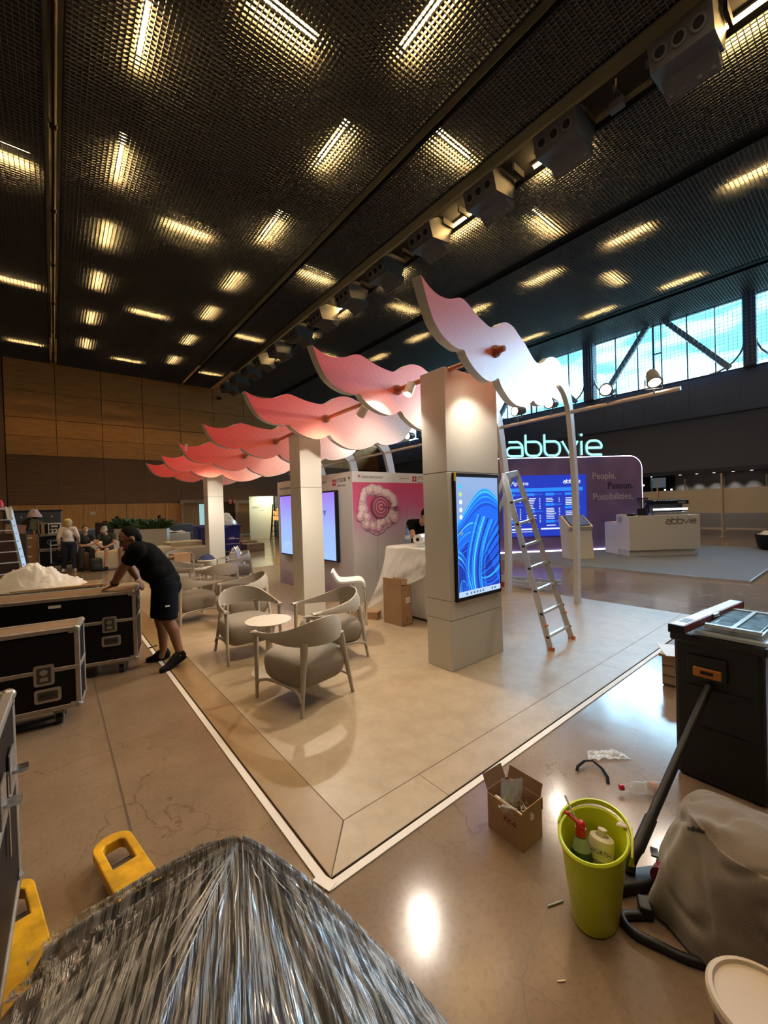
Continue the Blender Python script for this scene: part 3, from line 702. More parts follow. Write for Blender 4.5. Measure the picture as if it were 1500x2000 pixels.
M_MISTW = grad_mat('graphic_mist', [(0, (.30, .20, .33)), (.12, (.36, .27, .38)), (.22, (.50, .44, .48)), (.4, (.60, .57, .58)), (1, (.66, .65, .65))], 'Z', 0, 2.3, cloud=.3)
bw = thing('booth_wall', (4.118, 5.92, Z0), 'white L-shaped booth wall with pink cloud graphic and printed header band', 'booth wall')
H = 2.355
MB().box((1.1, .06, H/2), (2.2, .12, H)).build('right_panel', M_WHITE, bw)
MB().box((.06, 1.6025, H/2), (.12, 2.965, H)).build('left_panel', M_WHITE, bw)
MB().box((1.1, 1.6, H-.02), (2.1, 2.9, .03)).build('roof_panel', mat('roof_dark', (.05, .05, .05), .8), bw)
MB().box((2.14, 1.6, H/2), (.1, 2.9, H)).build('side_panel', M_WHITE, bw)
MB().box((1.1, -.003, 1.08), (2.19, .006, 2.16)).build('pink_graphic', M_PINKW, bw)
MB().box((-.003, 1.545, 1.0), (.006, 3.06, 2.0)).build('mist_graphic', M_MISTW, bw)
M_SM = mat('seam_grey', (.25, .23, .23), .8)
mb = MB()
for x in (.52, 1.3): mb.box((x, -.0065, 1.08), (.004, .002, 2.15))
mb.box((1.1, -.0065, 2.02), (1.6, .002, .004)); mb.build('panel_joint', M_SM, bw)
# bullseye in a wreath of clouds
def disc(mb, x, z, r, y=-.007, seg=20): mb.cyl((x, y, z), (x, y-.0015, z), r, seg=seg)
cx, cz = .58, 1.70
rg = random.Random(11)
cl = MB(); cd = MB(); ch = MB()
for k in range(30):
    a = 2*PI*(k*11 % 30)/30; rr = .33+.04*math.sin(3*a+1)
    x, z = cx+rr*1.12*math.cos(a)-.02, cz+rr*.95*math.sin(a)+(-.04 if math.sin(a) < 0 else .02); q = rg.uniform(.085, .125)*(1.15 if math.sin(a) < -.2 else .95)
    disc(cd, x+.008, z-.012, q, -.007-.0002*k); disc(cl, x, z, q*.93, -.0085-.0002*k); disc(ch, x-.015, z+.02, q*.55, -.0115-.0002*k)
for k in range(16):
    a = rg.uniform(R(170), R(330)); rr = rg.uniform(.30, .44); x, z = cx+rr*1.05*math.cos(a)-.03, cz+rr*.92*math.sin(a); q = rg.uniform(.06, .11)
    disc(cd, x+.010, z-.016, q, -.0181-.00023*k); disc(cl, x, z, q*.92, -.0198-.00023*k); disc(ch, x-.015, z+.02, q*.5, -.0236-.00023*k)
cd.build('cloud_underside', mat('print_mauve', (.33, .16, .26), .5), bw); cl.build('cloud_print', mat('print_pinkwhite', (.60, .38, .44), .5), bw); ch.build('cloud_highlight', mat('print_pale', (.74, .60, .62), .5), bw)
cols_ = [(.20, .06, .10), (.55, .16, .25), (.24, .06, .11), (.62, .22, .32), (.22, .04, .09), (.68, .30, .38), (.5, .05, .15)]
for k, c in enumerate(cols_):
    mb = MB(); disc(mb, cx+.03, cz, .215-.031*k, -.0285-.0012*k, 32); mb.build('target_ring', mat('ring_%d' % k, c, .5), bw)
mb = MB().box((cx+.20, -.041, cz-.005), (.34, .004, .016), rot=Matrix.Rotation(R(8), 3, 'Y'))
mb.prism([(0, .014), (.07, .05), (.16, .03), (.12, 0), (.16, -.03), (.07, -.05), (0, -.014)], .040, .043, frame((cx+.33, 0, cz-.022), (1, 0, -.12)))
mb.build('arrow_print', mat('print_darkrose', (.26, .07, .12), .5), bw)
M_TXT = mat('print_charcoal', (.05, .05, .055), .6); M_RED = mat('print_red', (.5, .02, .06), .5); M_TXTG = mat('print_grey', (.22, .22, .24), .6)
FR = frame((0, -.002, 0), (1, 0, 0))
def ftext(s, x, z, size, m, sx=1.0, FR=FR, par=bw, name='lettering', bold=0.0): return text_obj(s, size, m, name, par, FR @ Matrix.Translation((x, z, .0)), .001, 'LEFT', sx, bold=bold)
def clover(par, FR, x, z, r):
    mb = MB()
    for a in (45, 135, 225, 315):
        c = FR @ Vector((x+r*.62*math.cos(R(a)), z+r*.62*math.sin(R(a)), .001)); n = FR.to_3x3() @ Vector((0, 0, 1)); mb.cyl(c, c+n*.001, r*.40, seg=12)
    mb.build('clover_mark', M_RED, par)
def tri(par, FR, x, z, s, m): 
    mb = MB(); mb.prism([(x-s, z+s), (x+s, z+s), (x, z-s)], .001, .002, FR); mb.build('triangle_mark', m, par)
ftext('TAIHO ONCOLOGY', .20, 2.235, .065, M_TXTG, .85); tri(bw, FR, .15, 2.26, .03, M_RED)
ftext('TAIHO ONCOLOGY', 1.12, 2.235, .035, M_TXTG, .8)
clover(bw, FR, 1.52, 2.245, .07); ftext('LYTGOBI', 1.60, 2.235, .095, M_TXT, .8); ftext('futibatinib tablets', 1.60, 2.17, .045, M_TXTG, .8)
FL = frame((-.002, 3.09, 0), (0, -1, 0))
ftext('TAIHO ONCOLOGY', .12, 2.17, .075, M_TXTG, .85, FL)
ftext('futibatinib', 2.02, 2.21, .05, M_TXTG, .9, FL)
clover(bw, FL, 2.50, 2.185, .075); ftext('LYTGOBI', 2.58, 2.185, .10, M_TXT, .78, FL); tri(bw, FL, 3.0, 2.225, .035, M_TXT); ftext('futibatinib tablets', 2.60, 2.105, .055, M_TXTG, .75, FL)
mb = MB(); mb.box((-.003, 2.0, 2.2), (.003, 1.2, .006)); mb.build('printed_line', M_TXTG, bw)
mb = MB()
for k in range(4): mb.box((-.007, 2.0, .30-.03*k), (.002, 1.9-.2*k, .006))
mb.build('small_print', M_TXTG, bw)
mb = MB()
for k in range(7): mb.box((.80, -.008, .22-.022*k), (.5, .002, .006))
mb.build('small_print', M_TXTG, bw)
# displays hung on the left face
M_SCRP = grad_mat('screen_lilac', [(0, (.30, .47, .86)), (.45, (.30, .42, .82)), (1, (.30, .17, .72))], 'Z', 0, 1.3, emit=1.0)
dp = thing('wall_display', (4.118, 6.36, .72), 'wide black framed display on the booth wall glowing lilac to pale blue', 'display')
MB().box((-.05, 1.18, .66), (.07, 2.37, 1.34), bevel=.006).build('bezel', M_BLACK, dp)
MB().box((-.088, 1.18, .66), (.004, 2.31, 1.28)).build('screen', M_SCRP, dp)
FD = frame((-.091, 2.36, 0), (0, -1, 0))
tri(dp, FD, 1.98, .90, .06, mat('screen_slate', (.02, .02, .03), .4, emit=(.10, .12, .25), es=1)); 
mb = MB()
for a in (45, 135, 225, 315): mb.cyl(FD @ Vector((1.17+.07*math.cos(R(a)), .83+.07*math.sin(R(a)), .001)), FD @ Vector((1.17+.07*math.cos(R(a)), .83+.07*math.sin(R(a)), .003)), .06, seg=14)
mb.build('screen_mark', mat('screen_violet', (.02, .02, .03), .4, emit=(.30, .10, .62), es=1), dp)
# ---- counter beside the totem, plastic cover, things on it
M_CNT = mat('counter_white', (.62, .60, .57), .4)
ct = thing('info_counter', (4.13, 3.6, Z0), 'plain white counter behind the totem, half covered by plastic sheet', 'counter')
MB().box((.32, .68, .54), (.60, 1.34, 1.0), bevel=.006).build('body', M_CNT, ct)
MB().box((.31, .68, 1.055), (.64, 1.38, .035), bevel=.005).build('counter_top', mat('counter_top', (.70, .68, .64), .35), ct)
MB().box((.33, .68, .025), (.54, 1.28, .05)).build('plinth', mat('plinth_brown', (.09, .055, .035), .6), ct)
M_SHEET = mat('milky_sheet', (.78, .75, .70), .3, bump=1.0, bscale=22, bstretch=(1, 1, .35), alpha=.70)
def drape(u, v):
    # from the counter top, over its left front edge, bellying out and down to the open box
    y = 3.75+1.22*u
    if v < .25: x = 4.62-.52*(v/.25); z = 1.09+.012*math.sin(9*u)
    else:
        t = (v-.25)/.75; ln = .16+.88*u**1.1
        z = 1.09-ln*t*.98; x = 4.10-.03-.10*t*u-.18*max(0, u-.6)*t+.022*math.sin(14*u+4*t)*t; y = y+.50*t*t*max(0, u-.35)-.02*math.sin(9*u)*t
    n = noise.noise(Vector((u*5, v*4, 1.3)))*.02*min(1, max(0, v-.2)*4)+.012*noise.noise(Vector((u*16, v*5, 4)))*min(1, max(0, v-.25)*5)
    return (x+n, y+n, z)
sh = MB().grid(drape, 46, 40).build('plastic_sheet', M_SHEET, smooth=80)
tag(sh, 'milky plastic sheet hanging off the white counter towards the open carton', 'plastic sheet')
r = thing('film_roll', (4.36, 4.47, 1.205), 'white roll of film with dark core lying on the plastic covered counter', 'roll', R(25))
MB().cyl((-.14, 0, 0), (.14, 0, 0), .075, seg=22).build('film', mat('film_white', (.75, .73, .70), .35), r, smooth=40)
MB().cyl((-.145, 0, 0), (.145, 0, 0), .028, seg=14).build('core', M_BLACK, r)
MB().cyl((.0, 0, 0), (.03, 0, 0), .077, seg=22).build('tape_band', mat('tape_amber', (.55, .36, .12), .4), r, smooth=40)
def bottle(name, loc, label, h, rad, body, cap, rz=0):
    o = thing(name, loc, label, 'bottle', rz)
    MB().lathe([(rad*.85, 0), (rad, .01), (rad, h*.25), (rad*.93, h*.3), (rad, h*.36), (rad, h*.62), (rad*.75, h*.74), (rad*.36, h*.86), (rad*.36, h*.92)], seg=20).build('body', body, o, smooth=50)
    MB().cyl((0, 0, h*.91), (0, 0, h), rad*.42, seg=16).build('cap', cap, o)
    return o
M_PET = mat('pet_clear', (.75, .82, .88), .06, alpha=.22, spec=1.0); M_WATER = mat('water_blue', (.25, .38, .62), .1, alpha=.8)
wb = bottle('water_bottle', (4.50, 4.93, 1.085), 'water bottle standing on the far end of the white counter', .30, .042, M_WATER, mat('cap_navy', (.02, .04, .14), .4))
MB().cyl((0, 0, .09), (0, 0, .15), .0428, seg=20, caps=False).build('paper_label', mat('label_white', (.6, .65, .72), .5), wb, smooth=40)
# ---- cartons and stool
M_CARD = mat('cardboard', (.36, .21, .11), .75, var=.1, vscale=5, bump=.05, bscale=60)
M_CARDD = mat('cardboard_inside', (.22, .125, .065), .85)
M_LBL = mat('paper_label_white', (.72, .70, .68), .6)
cb = thing('open_carton', (3.85, 4.475, Z0), 'tall open brown carton marked 21 in front of the white counter', 'carton', R(4))
mb = MB(); w, d, h, t = .20, .38, .56, .006
for s in (-1, 1): mb.box((s*(w/2-t/2), 0, h/2), (t, d, h), mi=0); mb.box((0, s*(d/2-t/2), h/2), (w, t, h), mi=0)
mb.box((0, 0, .004), (w, d, .008), mi=1); mb.build('box_body', [M_CARD, M_CARDD], cb)
MB().box((-.102, 0, h+.05), (t, d-.01, .11), rot=Matrix.Rotation(R(-4), 3, 'Y')).build('flap', M_CARD, cb)
MB().box((.10, .04, h+.03), (t, d-.09, .09), rot=Matrix.Rotation(R(12), 3, 'Y')).build('flap', M_CARD, cb)
MB().box((0, .187, h+.02), (w-.01, t, .09)).build('flap', M_CARD, cb)
F21 = frame((-.10, -.1915, 0), (1, 0, 0))
text_obj('21', .085, M_TXT, 'printed_number', cb, F21 @ Matrix.Translation((.075, .06, 0)), .0006)
MB().box((.02, -.1915, .36), (.09, .002, .075)).build('paper_label', M_LBL, cb)
mb = MB()
for k in range(3): mb.box((.02, -.193, .345+.012*k), (.07, .001, .004))
mb.build('label_print', M_TXTG, cb)
cr = thing('flat_carton', (3.64, 5.12, Z0), 'long low brown carton lying on the booth floor behind the armchairs', 'carton', R(122))
MB().box((0, 0, .055), (.62, .17, .11), bevel=.004).build('box_body', M_CARD, cr); MB().box((0, 0, .1115), (.62, .05, .001)).build('tape', mat('tape_brown', (.40, .24, .11), .3), cr)
M_STOOL = mat('stool_white', (.66, .66, .65), .35); 
st = thing('bar_stool', (3.07, 4.50, Z0), 'white bar stool with curled seat, chrome loop footrest and round base', 'stool', R(-34))
path = [(-.25, 0, .87), (-.235, 0, .835), (-.21, 0, .79), (-.185, 0, .755), (-.15, 0, .735), (-.09, 0, .73), (0, 0, .732), (.08, 0, .738), (.12, 0, .732), (.15, 0, .712), (.168, 0, .68), (.174, 0, .64)]
cp = catmull([(p[0], p[2]) for p in path], 3)
MB().sweep([(a, 0, b) for a, b in cp], [(-.18, -.016), (.18, -.016), (.185, 0), (.18, .016), (-.18, .016), (-.185, 0)], upv=(.0, 0, 1)).build('seat', M_STOOL, st, smooth=50)
MB().tube([(.172, -.165, .66), (.172, -.165, .2), (.172, -.16, .175), (.172, 0, .17), (.172, .16, .175), (.172, .165, .2), (.172, .165, .66)], .021, 10).build('footrest', M_CHROME, st, smooth=60)
MB().cyl((0, 0, .02), (0, 0, .73), .028, seg=18).cyl((0, 0, .02), (0, 0, .40), .036, seg=18).build('column', M_CHROME, st, smooth=40)
MB().lathe([(.20, 0), (.20, .006), (.19, .012), (.05, .02), (.04, .03), (0.0, .03)], seg=36).build('base', M_ALU, st, smooth=40)
# ---- aluminium ladder by the totem
M_ALUB = mat('ladder_aluminium', (.66, .67, .69), .38, metal=.7); M_ORANGE = mat('orange_plastic', (.62, .13, .03), .45)
ld = thing('step_ladder', (4.62, 2.40, Z0), 'open aluminium stepladder with orange feet beside the totem', 'ladder')
fl_, fr_, tl_, tr_ = Vector((-.27, 0, 0)), Vector((.285, .03, 0)), Vector((-.44, .44, 2.02)), Vector((-.08, .50, 2.07))
def rail(a, b, w=.030, d=.062, name='rail', par=None, m=M_ALUB): 
    dd = (b-a); L = dd.length; q = dd.to_track_quat('Z', 'Y').to_matrix(); mb = MB().box((a+b)/2, (w, d, L), rot=q); return mb.build(name, m, par)
rail(fl_, tl_, par=ld); rail(fr_, tr_, par=ld)
for k in range(7):
    t = .075+k*.128; a, b = fl_.lerp(tl_, t), fr_.lerp(tr_, t)
    o = rail(a, b, .035, .03, 'rung', ld)
    mb = MB()
    for p, s in ((a, -1), (b, 1)): mb.cyl(p+Vector((.022*s-.0, -.033, 0)), p+Vector((.022*s, -.02, 0)), .012, seg=10)
    mb.cyl(a+Vector((-.018, 0, 0)), a+Vector((-.014, 0, 0)), .014, seg=10).build('rung_plug', M_BLACK, ld)
for p in (fl_, fr_): MB().box(p+Vector((0, 0, .02)), (.04, .075, .04)).build('foot', M_ORANGE, ld)
for t, s in ((.16, 1), (.14, 0)):
    p = (fr_.lerp(tr_, t) if s else fl_.lerp(tl_, t)); MB().box(p+Vector((0, -.03, 0)), (.06, .02, .02), rz=.1).build('orange_clip', M_ORANGE, ld)
for p in (fl_.lerp(tl_, .73), fr_.lerp(tr_, .72)):
    q = (tl_-fl_).to_track_quat('Z', 'Y').to_matrix(); MB().box(p+Vector((0, -.033, 0)), (.03, .003, .22), rot=q).build('warning_sticker', mat('sticker_rust', (.50, .17, .08), .5), ld)
b1, b2 = Vector((-.86, 1.10, 0)), Vector((-.70, 1.18, 0))
rail(b1, tl_, .022, .04, 'rear_leg', ld); rail(b2, tr_+Vector((-.05, .03, -.05)), .022, .04, 'rear_leg', ld); rail(tl_, tr_, .05, .07, 'top_cap', ld)
fl2 = thing('folded_ladder', (7.32, 4.55, 0), 'aluminium ladder lying folded on the floor behind the totem', 'ladder', R(-77))
for s in (-1, 1): MB().box((0, s*.20, .07), (1.3, .03, .06)).build('rail', M_ALUB, fl2); MB().box((0, s*.20, .145), (1.3, .03, .06)).build('rail', M_ALUB, fl2)
for k in range(5): MB().box((-.52+k*.26, 0, .11), (.03, .4, .04)).build('rung', M_ALUB, fl2)
MB().box((-.62, -.2, .06), (.08, .06, .1)).build('foot', M_ORANGE, fl2); MB().box((-.35, -.22, .07), (.3, .03, .09)).build('sticker', mat('sticker_red', (.45, .03, .03), .5), fl2)

# ================================================================== PURPLE STAND OPPOSITE
A_ = Vector((15.81, 5.15, 0)); D_v = Vector((.823, -.568, 0)).normalized()
O_ = A_-D_v*6.5; nrm = D_v.cross(Vector((0, 0, 1)))
FW = frame((O_.x, O_.y, .05), D_v)
def LW(x, z, y=0): return FW @ Vector((x, z, y))
M_PUR = mat('purple_velvet', (.19, .13, .33), .8, var=.25, vscale=1.1, sheen=.2); M_LED = em('led_white', (.88, .84, 1.0), 5)
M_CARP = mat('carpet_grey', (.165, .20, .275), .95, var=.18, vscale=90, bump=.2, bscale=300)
cp_ = thing('stand_carpet', (10.5, 1.65, 0), 'grey carpeted platform with pale metal edge under the purple stand', 'platform')
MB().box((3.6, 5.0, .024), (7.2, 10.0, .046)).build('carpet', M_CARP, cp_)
MB().box((3.6, -.01, .02), (7.24, .02, .05)).build('edge_trim', M_ALU, cp_); MB().box((-.01, 5.0, .02), (.02, 10.0, .05)).build('edge_trim', M_ALU, cp_)
pw = thing('purple_wall', tuple(LW(0, 0)), 'freestanding purple wall outlined by a glowing white light strip', 'exhibition wall', math.atan2(D_v.y, D_v.x))
Lp = 6.42; Hp = 3.16; rr_ = .42
shape = [(0, 0), (Lp-.05, 0)]+[(Lp, Hp*.3)]+[(Lp-rr_+rr_*math.cos(R(a)), Hp-rr_+rr_*math.sin(R(a))) for a in range(0, 91, 10)]+[(0, Hp)]
MLc = Matrix(((1, 0, 0, 0), (0, 0, -1, 0), (0, 1, 0, 0), (0, 0, 0, 1)))   # local x, z up, extrude towards viewer = -y
MB().prism(shape, -.30, 0, MLc).build('panel', M_PUR, pw)
MB().tube([(x, .02, z) for x, z in shape[1:]], .022, 8).build('light_strip', M_LED, pw)
MB().tube([(.0, -.012, .012), (Lp, -.012, .012)], .022, 8).build('light_strip', M_LED, pw)
MF = frame((0, -.004, 0), (1, 0, 0))
M_GT = mat('text_palegrey', (.52, .52, .60), .5); M_DT = mat('text_dark', (.03, .028, .05), .5)
text_obj('People.', .33, M_GT, 'lettering', pw, MF @ Matrix.Translation((4.62, 2.40, 0)), .008, 'LEFT', .88)
text_obj('Passion.', .33, M_DT, 'lettering', pw, MF @ Matrix.Translation((5.16, 2.06, 0)), .008, 'LEFT', .88)
text_obj('Possibilities.', .33, M_GT, 'lettering', pw, MF @ Matrix.Translation((4.62, 1.69, 0)), .008, 'LEFT', .92)
ns = thing('neon_sign', tuple(LW(1.62, 3.185)), 'glowing pale cyan letters standing on top of the purple wall', 'sign', math.atan2(D_v.y, D_v.x))
mb = MB(); abbvie(mb, frame((0, -.10, .035), (1, 0, 0)), .475, .036); mb.build('glowing_letters', em('neon_cyan', (.32, .93, .88), 1.25), ns)
mb = MB(); abbvie(mb, frame((0, -.06, .035), (1, 0, 0)), .475, .052); mb.build('letter_backs', mat('letter_teal', (.10, .30, .33), .4), ns)
ds = thing('pipeline_screen', tuple(LW(1.45, .53, .03)), 'deep blue screen with columns of text bars on the purple wall', 'display', math.atan2(D_v.y, D_v.x))
MB().box((1.46, .0, 1.02), (2.92, .03, 2.04)).build('screen', em('screen_royal', (.012, .035, .42), 1.0), ds)
M_CY = em('screen_azure', (.02, .20, .85), 1.1); M_WH = em('screen_white', (.75, .85, 1), 1.0); M_MB = em('screen_midblue', (.03, .10, .6), 1)
def q(par, name, m, rects, y=-.018):
    mb = MB()
    for x, z, w, h in rects: mb.box((x+w/2, y, z+h/2), (w, .004, h))
    return mb.build(name, m, par)
q(ds, 'header_bar', M_CY, [(.1, 1.50, 2.7, .12)])
text_obj('Pipeline', .2, M_WH, 'lettering', ds, frame((0, -.02, 0), (1, 0, 0)) @ Matrix.Translation((.28, 1.72, 0)), .001)
mb = MB(); abbvie(mb, frame((2.12, -.022, 1.76), (1, 0, 0)), .085, .010); mb.build('lettering', M_WH, ds)
pl_, ph_, rw = [], [], []
rg = random.Random(2)
for c in range(4):
    x = .12+c*.68; z = 1.36
    for g_ in range(3):
        ph_.append((x, z, .3, .085)); pl_.append((x+.3, z+.02, .28, .045)); z -= .05
        for k in range(rg.choice((3, 5, 7))):
            z -= .055
            if z < .3: break
            rw.append((x+.02, z, rg.uniform(.22, .34), .022)); rw.append((x+.46, z, .04, .02))
        z -= .13
        if z < .35: break
q(ds, 'group_heading', M_CY, ph_); q(ds, 'group_outline', M_MB, pl_); q(ds, 'text_rows', M_WH, rw+[(.2, .22, 1.0, .05), (1.3, .22, 1.3, .05), (.2, .15, .8, .02)])
# kiosk
M_KSK = mat('kiosk_white', (.62, .61, .59), .4)
kk = thing('touch_kiosk', (11.86, 5.62, .05), 'white slanted touch kiosk with dark screen before the purple wall', 'kiosk', math.atan2(D_v.y, D_v.x))
prof = [(-.22, 0), (.22, 0), (.30, .62), (.40, 1.22), (.30, 1.25), (-.20, .93), (-.12, .80)]
Mk = Matrix(((0, 0, 1, 0), (1, 0, 0, 0), (0, 1, 0, 0), (0, 0, 0, 1)))   # profile in (y,z), extrude along x
MB().prism(prof, -.36, .36, Mk, mi=0).build('body', M_KSK, kk)
fx = frame((0, .05, 1.09), (1, 0, 0), (0, .5, .32)); mb = MB(); mb.prism([(-.30, -.26), (.30, -.26), (.30, .26), (-.30, .26)], .004, .016, fx); mb.build('bezel', M_BLACK, kk)
mb = MB(); mb.prism([(-.27, -.23), (.27, -.23), (.27, .23), (-.27, .23)], .0162, .018, fx); mb.build('screen', em('screen_dim', (.03, .06, .14), 1), kk)
# bar counter
dcn = Vector((.77, -.63, 0)).normalized()
bc = thing('bar_counter', (12.93, 4.62, .05), 'white bar counter with dark lettering on the grey carpet', 'counter', math.atan2(dcn.y, dcn.x))
Lc = 2.05
mb = MB(); mb.box((Lc/2, .30, .68), (Lc, .6, 1.0), bevel=.006); mb.build('front_block', M_KSK, bc)
MB().box((Lc/2-.04, .36, .09), (Lc-.12, .6, .18)).build('plinth', M_KSK, bc)
MB().box((.30, .95, .49), (.60, .75, .98), bevel=.006).build('low_wing', M_KSK, bc)
MB().box((.10, .52, 1.10), (.20, .3, .25)).build('raised_end', M_KSK, bc)
mb = MB(); abbvie(mb, frame((1.06, -.004, .93), (1, 0, 0)), .125, .0085); mb.build('lettering', M_TXT, bc)
def onbar(x, y): 
    return Vector((12.93, 4.62, 1.23))+dcn*x+Vector((-dcn.y, dcn.x, 0))*y
es = thing('espresso_machine', tuple(onbar(1.28, .32)), 'black espresso machine with light bar on the white bar counter', 'coffee machine', math.atan2(dcn.y, dcn.x))
MB().box((0, 0, .04), (1.0, .42, .08), bevel=.01).build('base', M_ALU, es); MB().box((0, .1, .25), (1.0, .22, .4), bevel=.01).build('back_panel', M_BLACK, es)
MB().box((0, -.02, .37), (1.02, .46, .12), bevel=.02).build('head', M_BLACK, es); MB().box((0, -.2, .17), (1.0, .02, .05)).build('light_bar', em('lightbar', (.95, .95, 1), 4), es)
MB().box((.3, -.255, .37), (.22, .006, .06)).build('name_plate', M_ALU, es)
for k in range(8):
    c = MB().lathe([(.025, 0), (.038, .05), (.04, .06), (.034, .06), (.022, .008), (0, .008)], seg=14).build('coffee_cup', mat('porcelain', (.75, .74, .72), .25), smooth=50)
    c.location = onbar(.92+k*.075, .32)+Vector((0, 0, .432)); tag(c, 'white cup in the row on top of the espresso machine', 'cup', 'cups on the espresso machine')
gr = thing('coffee_grinder', tuple(onbar(.58, .3)), 'black coffee grinder with clear hopper left of the espresso machine', 'coffee grinder')
MB().box((0, 0, .11), (.2, .24, .22), bevel=.02).build('body', M_BLACK, gr); MB().lathe([(.05, .22), (.06, .27), (.14, .42), (.15, .50)], seg=20).build('hopper', mat('smoked_clear', (.10, .10, .12), .1, alpha=.6), gr, smooth=50)
MB().cyl((0, 0, .50), (0, 0, .525), .155, seg=20).build('lid', M_BLACK, gr)
kn = MB().box((0, 0, .035), (.3, .16, .07), bevel=.02).build('knock_box', M_BLACK); kn.location = onbar(.22, .25); tag(kn, 'low black box at the left end of the bar counter top', 'box')
# ---- screens of white fence panels, pile on a black crate
M_FENCE = mat('fence_board', (.56, .53, .48), .6, var=.05, vscale=1); M_POST = mat('fence_post', (.62, .60, .56), .4); M_PNK = mat('fence_joint', (.42, .24, .20), .6)
fp = [(22.4, 9.2), (22.4, 6.75), (22.4, 4.35), (22.4, 1.9), (22.4, -.5)]
nmz = ['behind the right edge of the purple wall', 'right of the espresso machine', 'at the right edge of the view', 'outermost to the right']
for k, (a, b) in enumerate(zip(fp, fp[1:])):
    o = thing('crowd_barrier', (a[0], a[1], 0), 'pale waist-high barrier board on thin posts, %s' % nmz[k], 'barrier', R(-90), 'pale barrier boards at the far right')
    L = abs(a[1]-b[1])
    MB().box((L/2, 0, 1.55), (L-.06, .03, 1.06)).build('board', M_FENCE, o)
    MB().cyl((0, 0, 0), (0, 0, 2.75 if k == 2 else 2.6), .035, seg=12).cyl((0, 0, 0), (0, 0, .02), .10, seg=16).build('post', M_POST, o, smooth=40)
    MB().box((.05, -.01, 1.55), (.05, .05, 1.06)).build('joint_strip', M_PNK, o)
for k in range(7):
    x, y = 25.3+.2*(k % 2), 9.5-1.55*k
    tag(MB().cyl((x, y, 0), (x, y, 2.7), .03, seg=10).cyl((x, y, 0), (x, y, .02), .15, seg=14).build('barrier_post', M_POST, smooth=40), 'thin pale post standing behind the barrier boards, %s from the left' % ['first', 'second', 'third', 'fourth', 'fifth', 'sixth', 'seventh'][k], 'post', 'thin posts behind the barrier')
tv = thing('wall_screen', (28.75, 8.6, 1.9), 'dark wall panel with screen and small lights beside the purple wall', 'display', R(-90))
MB().box((-.0, 0, .75), (1.75, .08, 1.5)).build('panel', M_BLACK, tv); MB().box((0, -.05, .8), (.8, .02, .6)).build('screen', em('screen_murky', (.05, .06, .07), 1), tv)
mb = MB()
for x, z in ((-.35, 1.22), (.5, 1.28), (-.8, .7), (.68, .35), (.35, .35)): mb.ball((x, -.06, z), .05)
mb.build('light_dot', em('dot_white', (.9, .95, 1), 4), tv)
for k, y in enumerate((7.45, 6.65, 5.87, 5.05, 4.3, 3.4)):
    o = thing('downlight', (28.6, y, 3.09), 'recessed downlight washing the grey corridor wall, %s from the left' % ['first', 'second', 'third', 'fourth', 'fifth', 'sixth'][k], 'downlight', group='corridor downlights')
    MB().cyl((0, 0, -.01), (0, 0, .02), .08, seg=16).build('trim_ring', M_ALU, o); MB().cyl((0, 0, -.014), (0, 0, -.01), .06, seg=16).build('lens', em('downlight_glow', (1, .9, .72), 5), o)
    L = bpy.data.lights.new('downlight_beam', 'SPOT'); L.energy = 80; L.spot_size = R(80); L.spot_blend = .9; L.color = (1, .88, .7); L.shadow_soft_size = .05
    lo = bpy.data.objects.new('downlight_beam', L); COL.objects.link(lo); lo.parent = o; lo.location = (0, 0, -.03)
tub = thing('black_crate', (17.3, 1.95, 0), 'black tub heaped with white padding at the far right of the floor', 'crate', R(-35))
MB().lathe([(.50, 0), (.62, .12), (.70, .52), (.66, .52), (.58, .12), (0, .1)], seg=28, sy=.75).build('tub', M_BLACK, tub, smooth=50)
wp = MB().grid(lambda u, v: (.62*math.cos(2*PI*u)*v+.0, .46*math.sin(2*PI*u)*v, .50+.16*(1-v*v)+.07*noise.noise(Vector((6*math.cos(2*PI*u)*v, 6*math.sin(2*PI*u)*v, 0)))), 40, 16, cu=True).build('white_padding', mat('padding_white', (.62, .58, .5), .8, bump=.5, bscale=20), tub, smooth=80)
bg = MB(); 
for k in range(14): bg.ball((random.uniform(-.1, .35), random.uniform(.0, .3), .66+random.uniform(-.03, .1)), random.uniform(.08, .14), sub=1)
bg.build('black_bag', mat('bag_black', (.012, .012, .013), .35), tub, smooth=60)
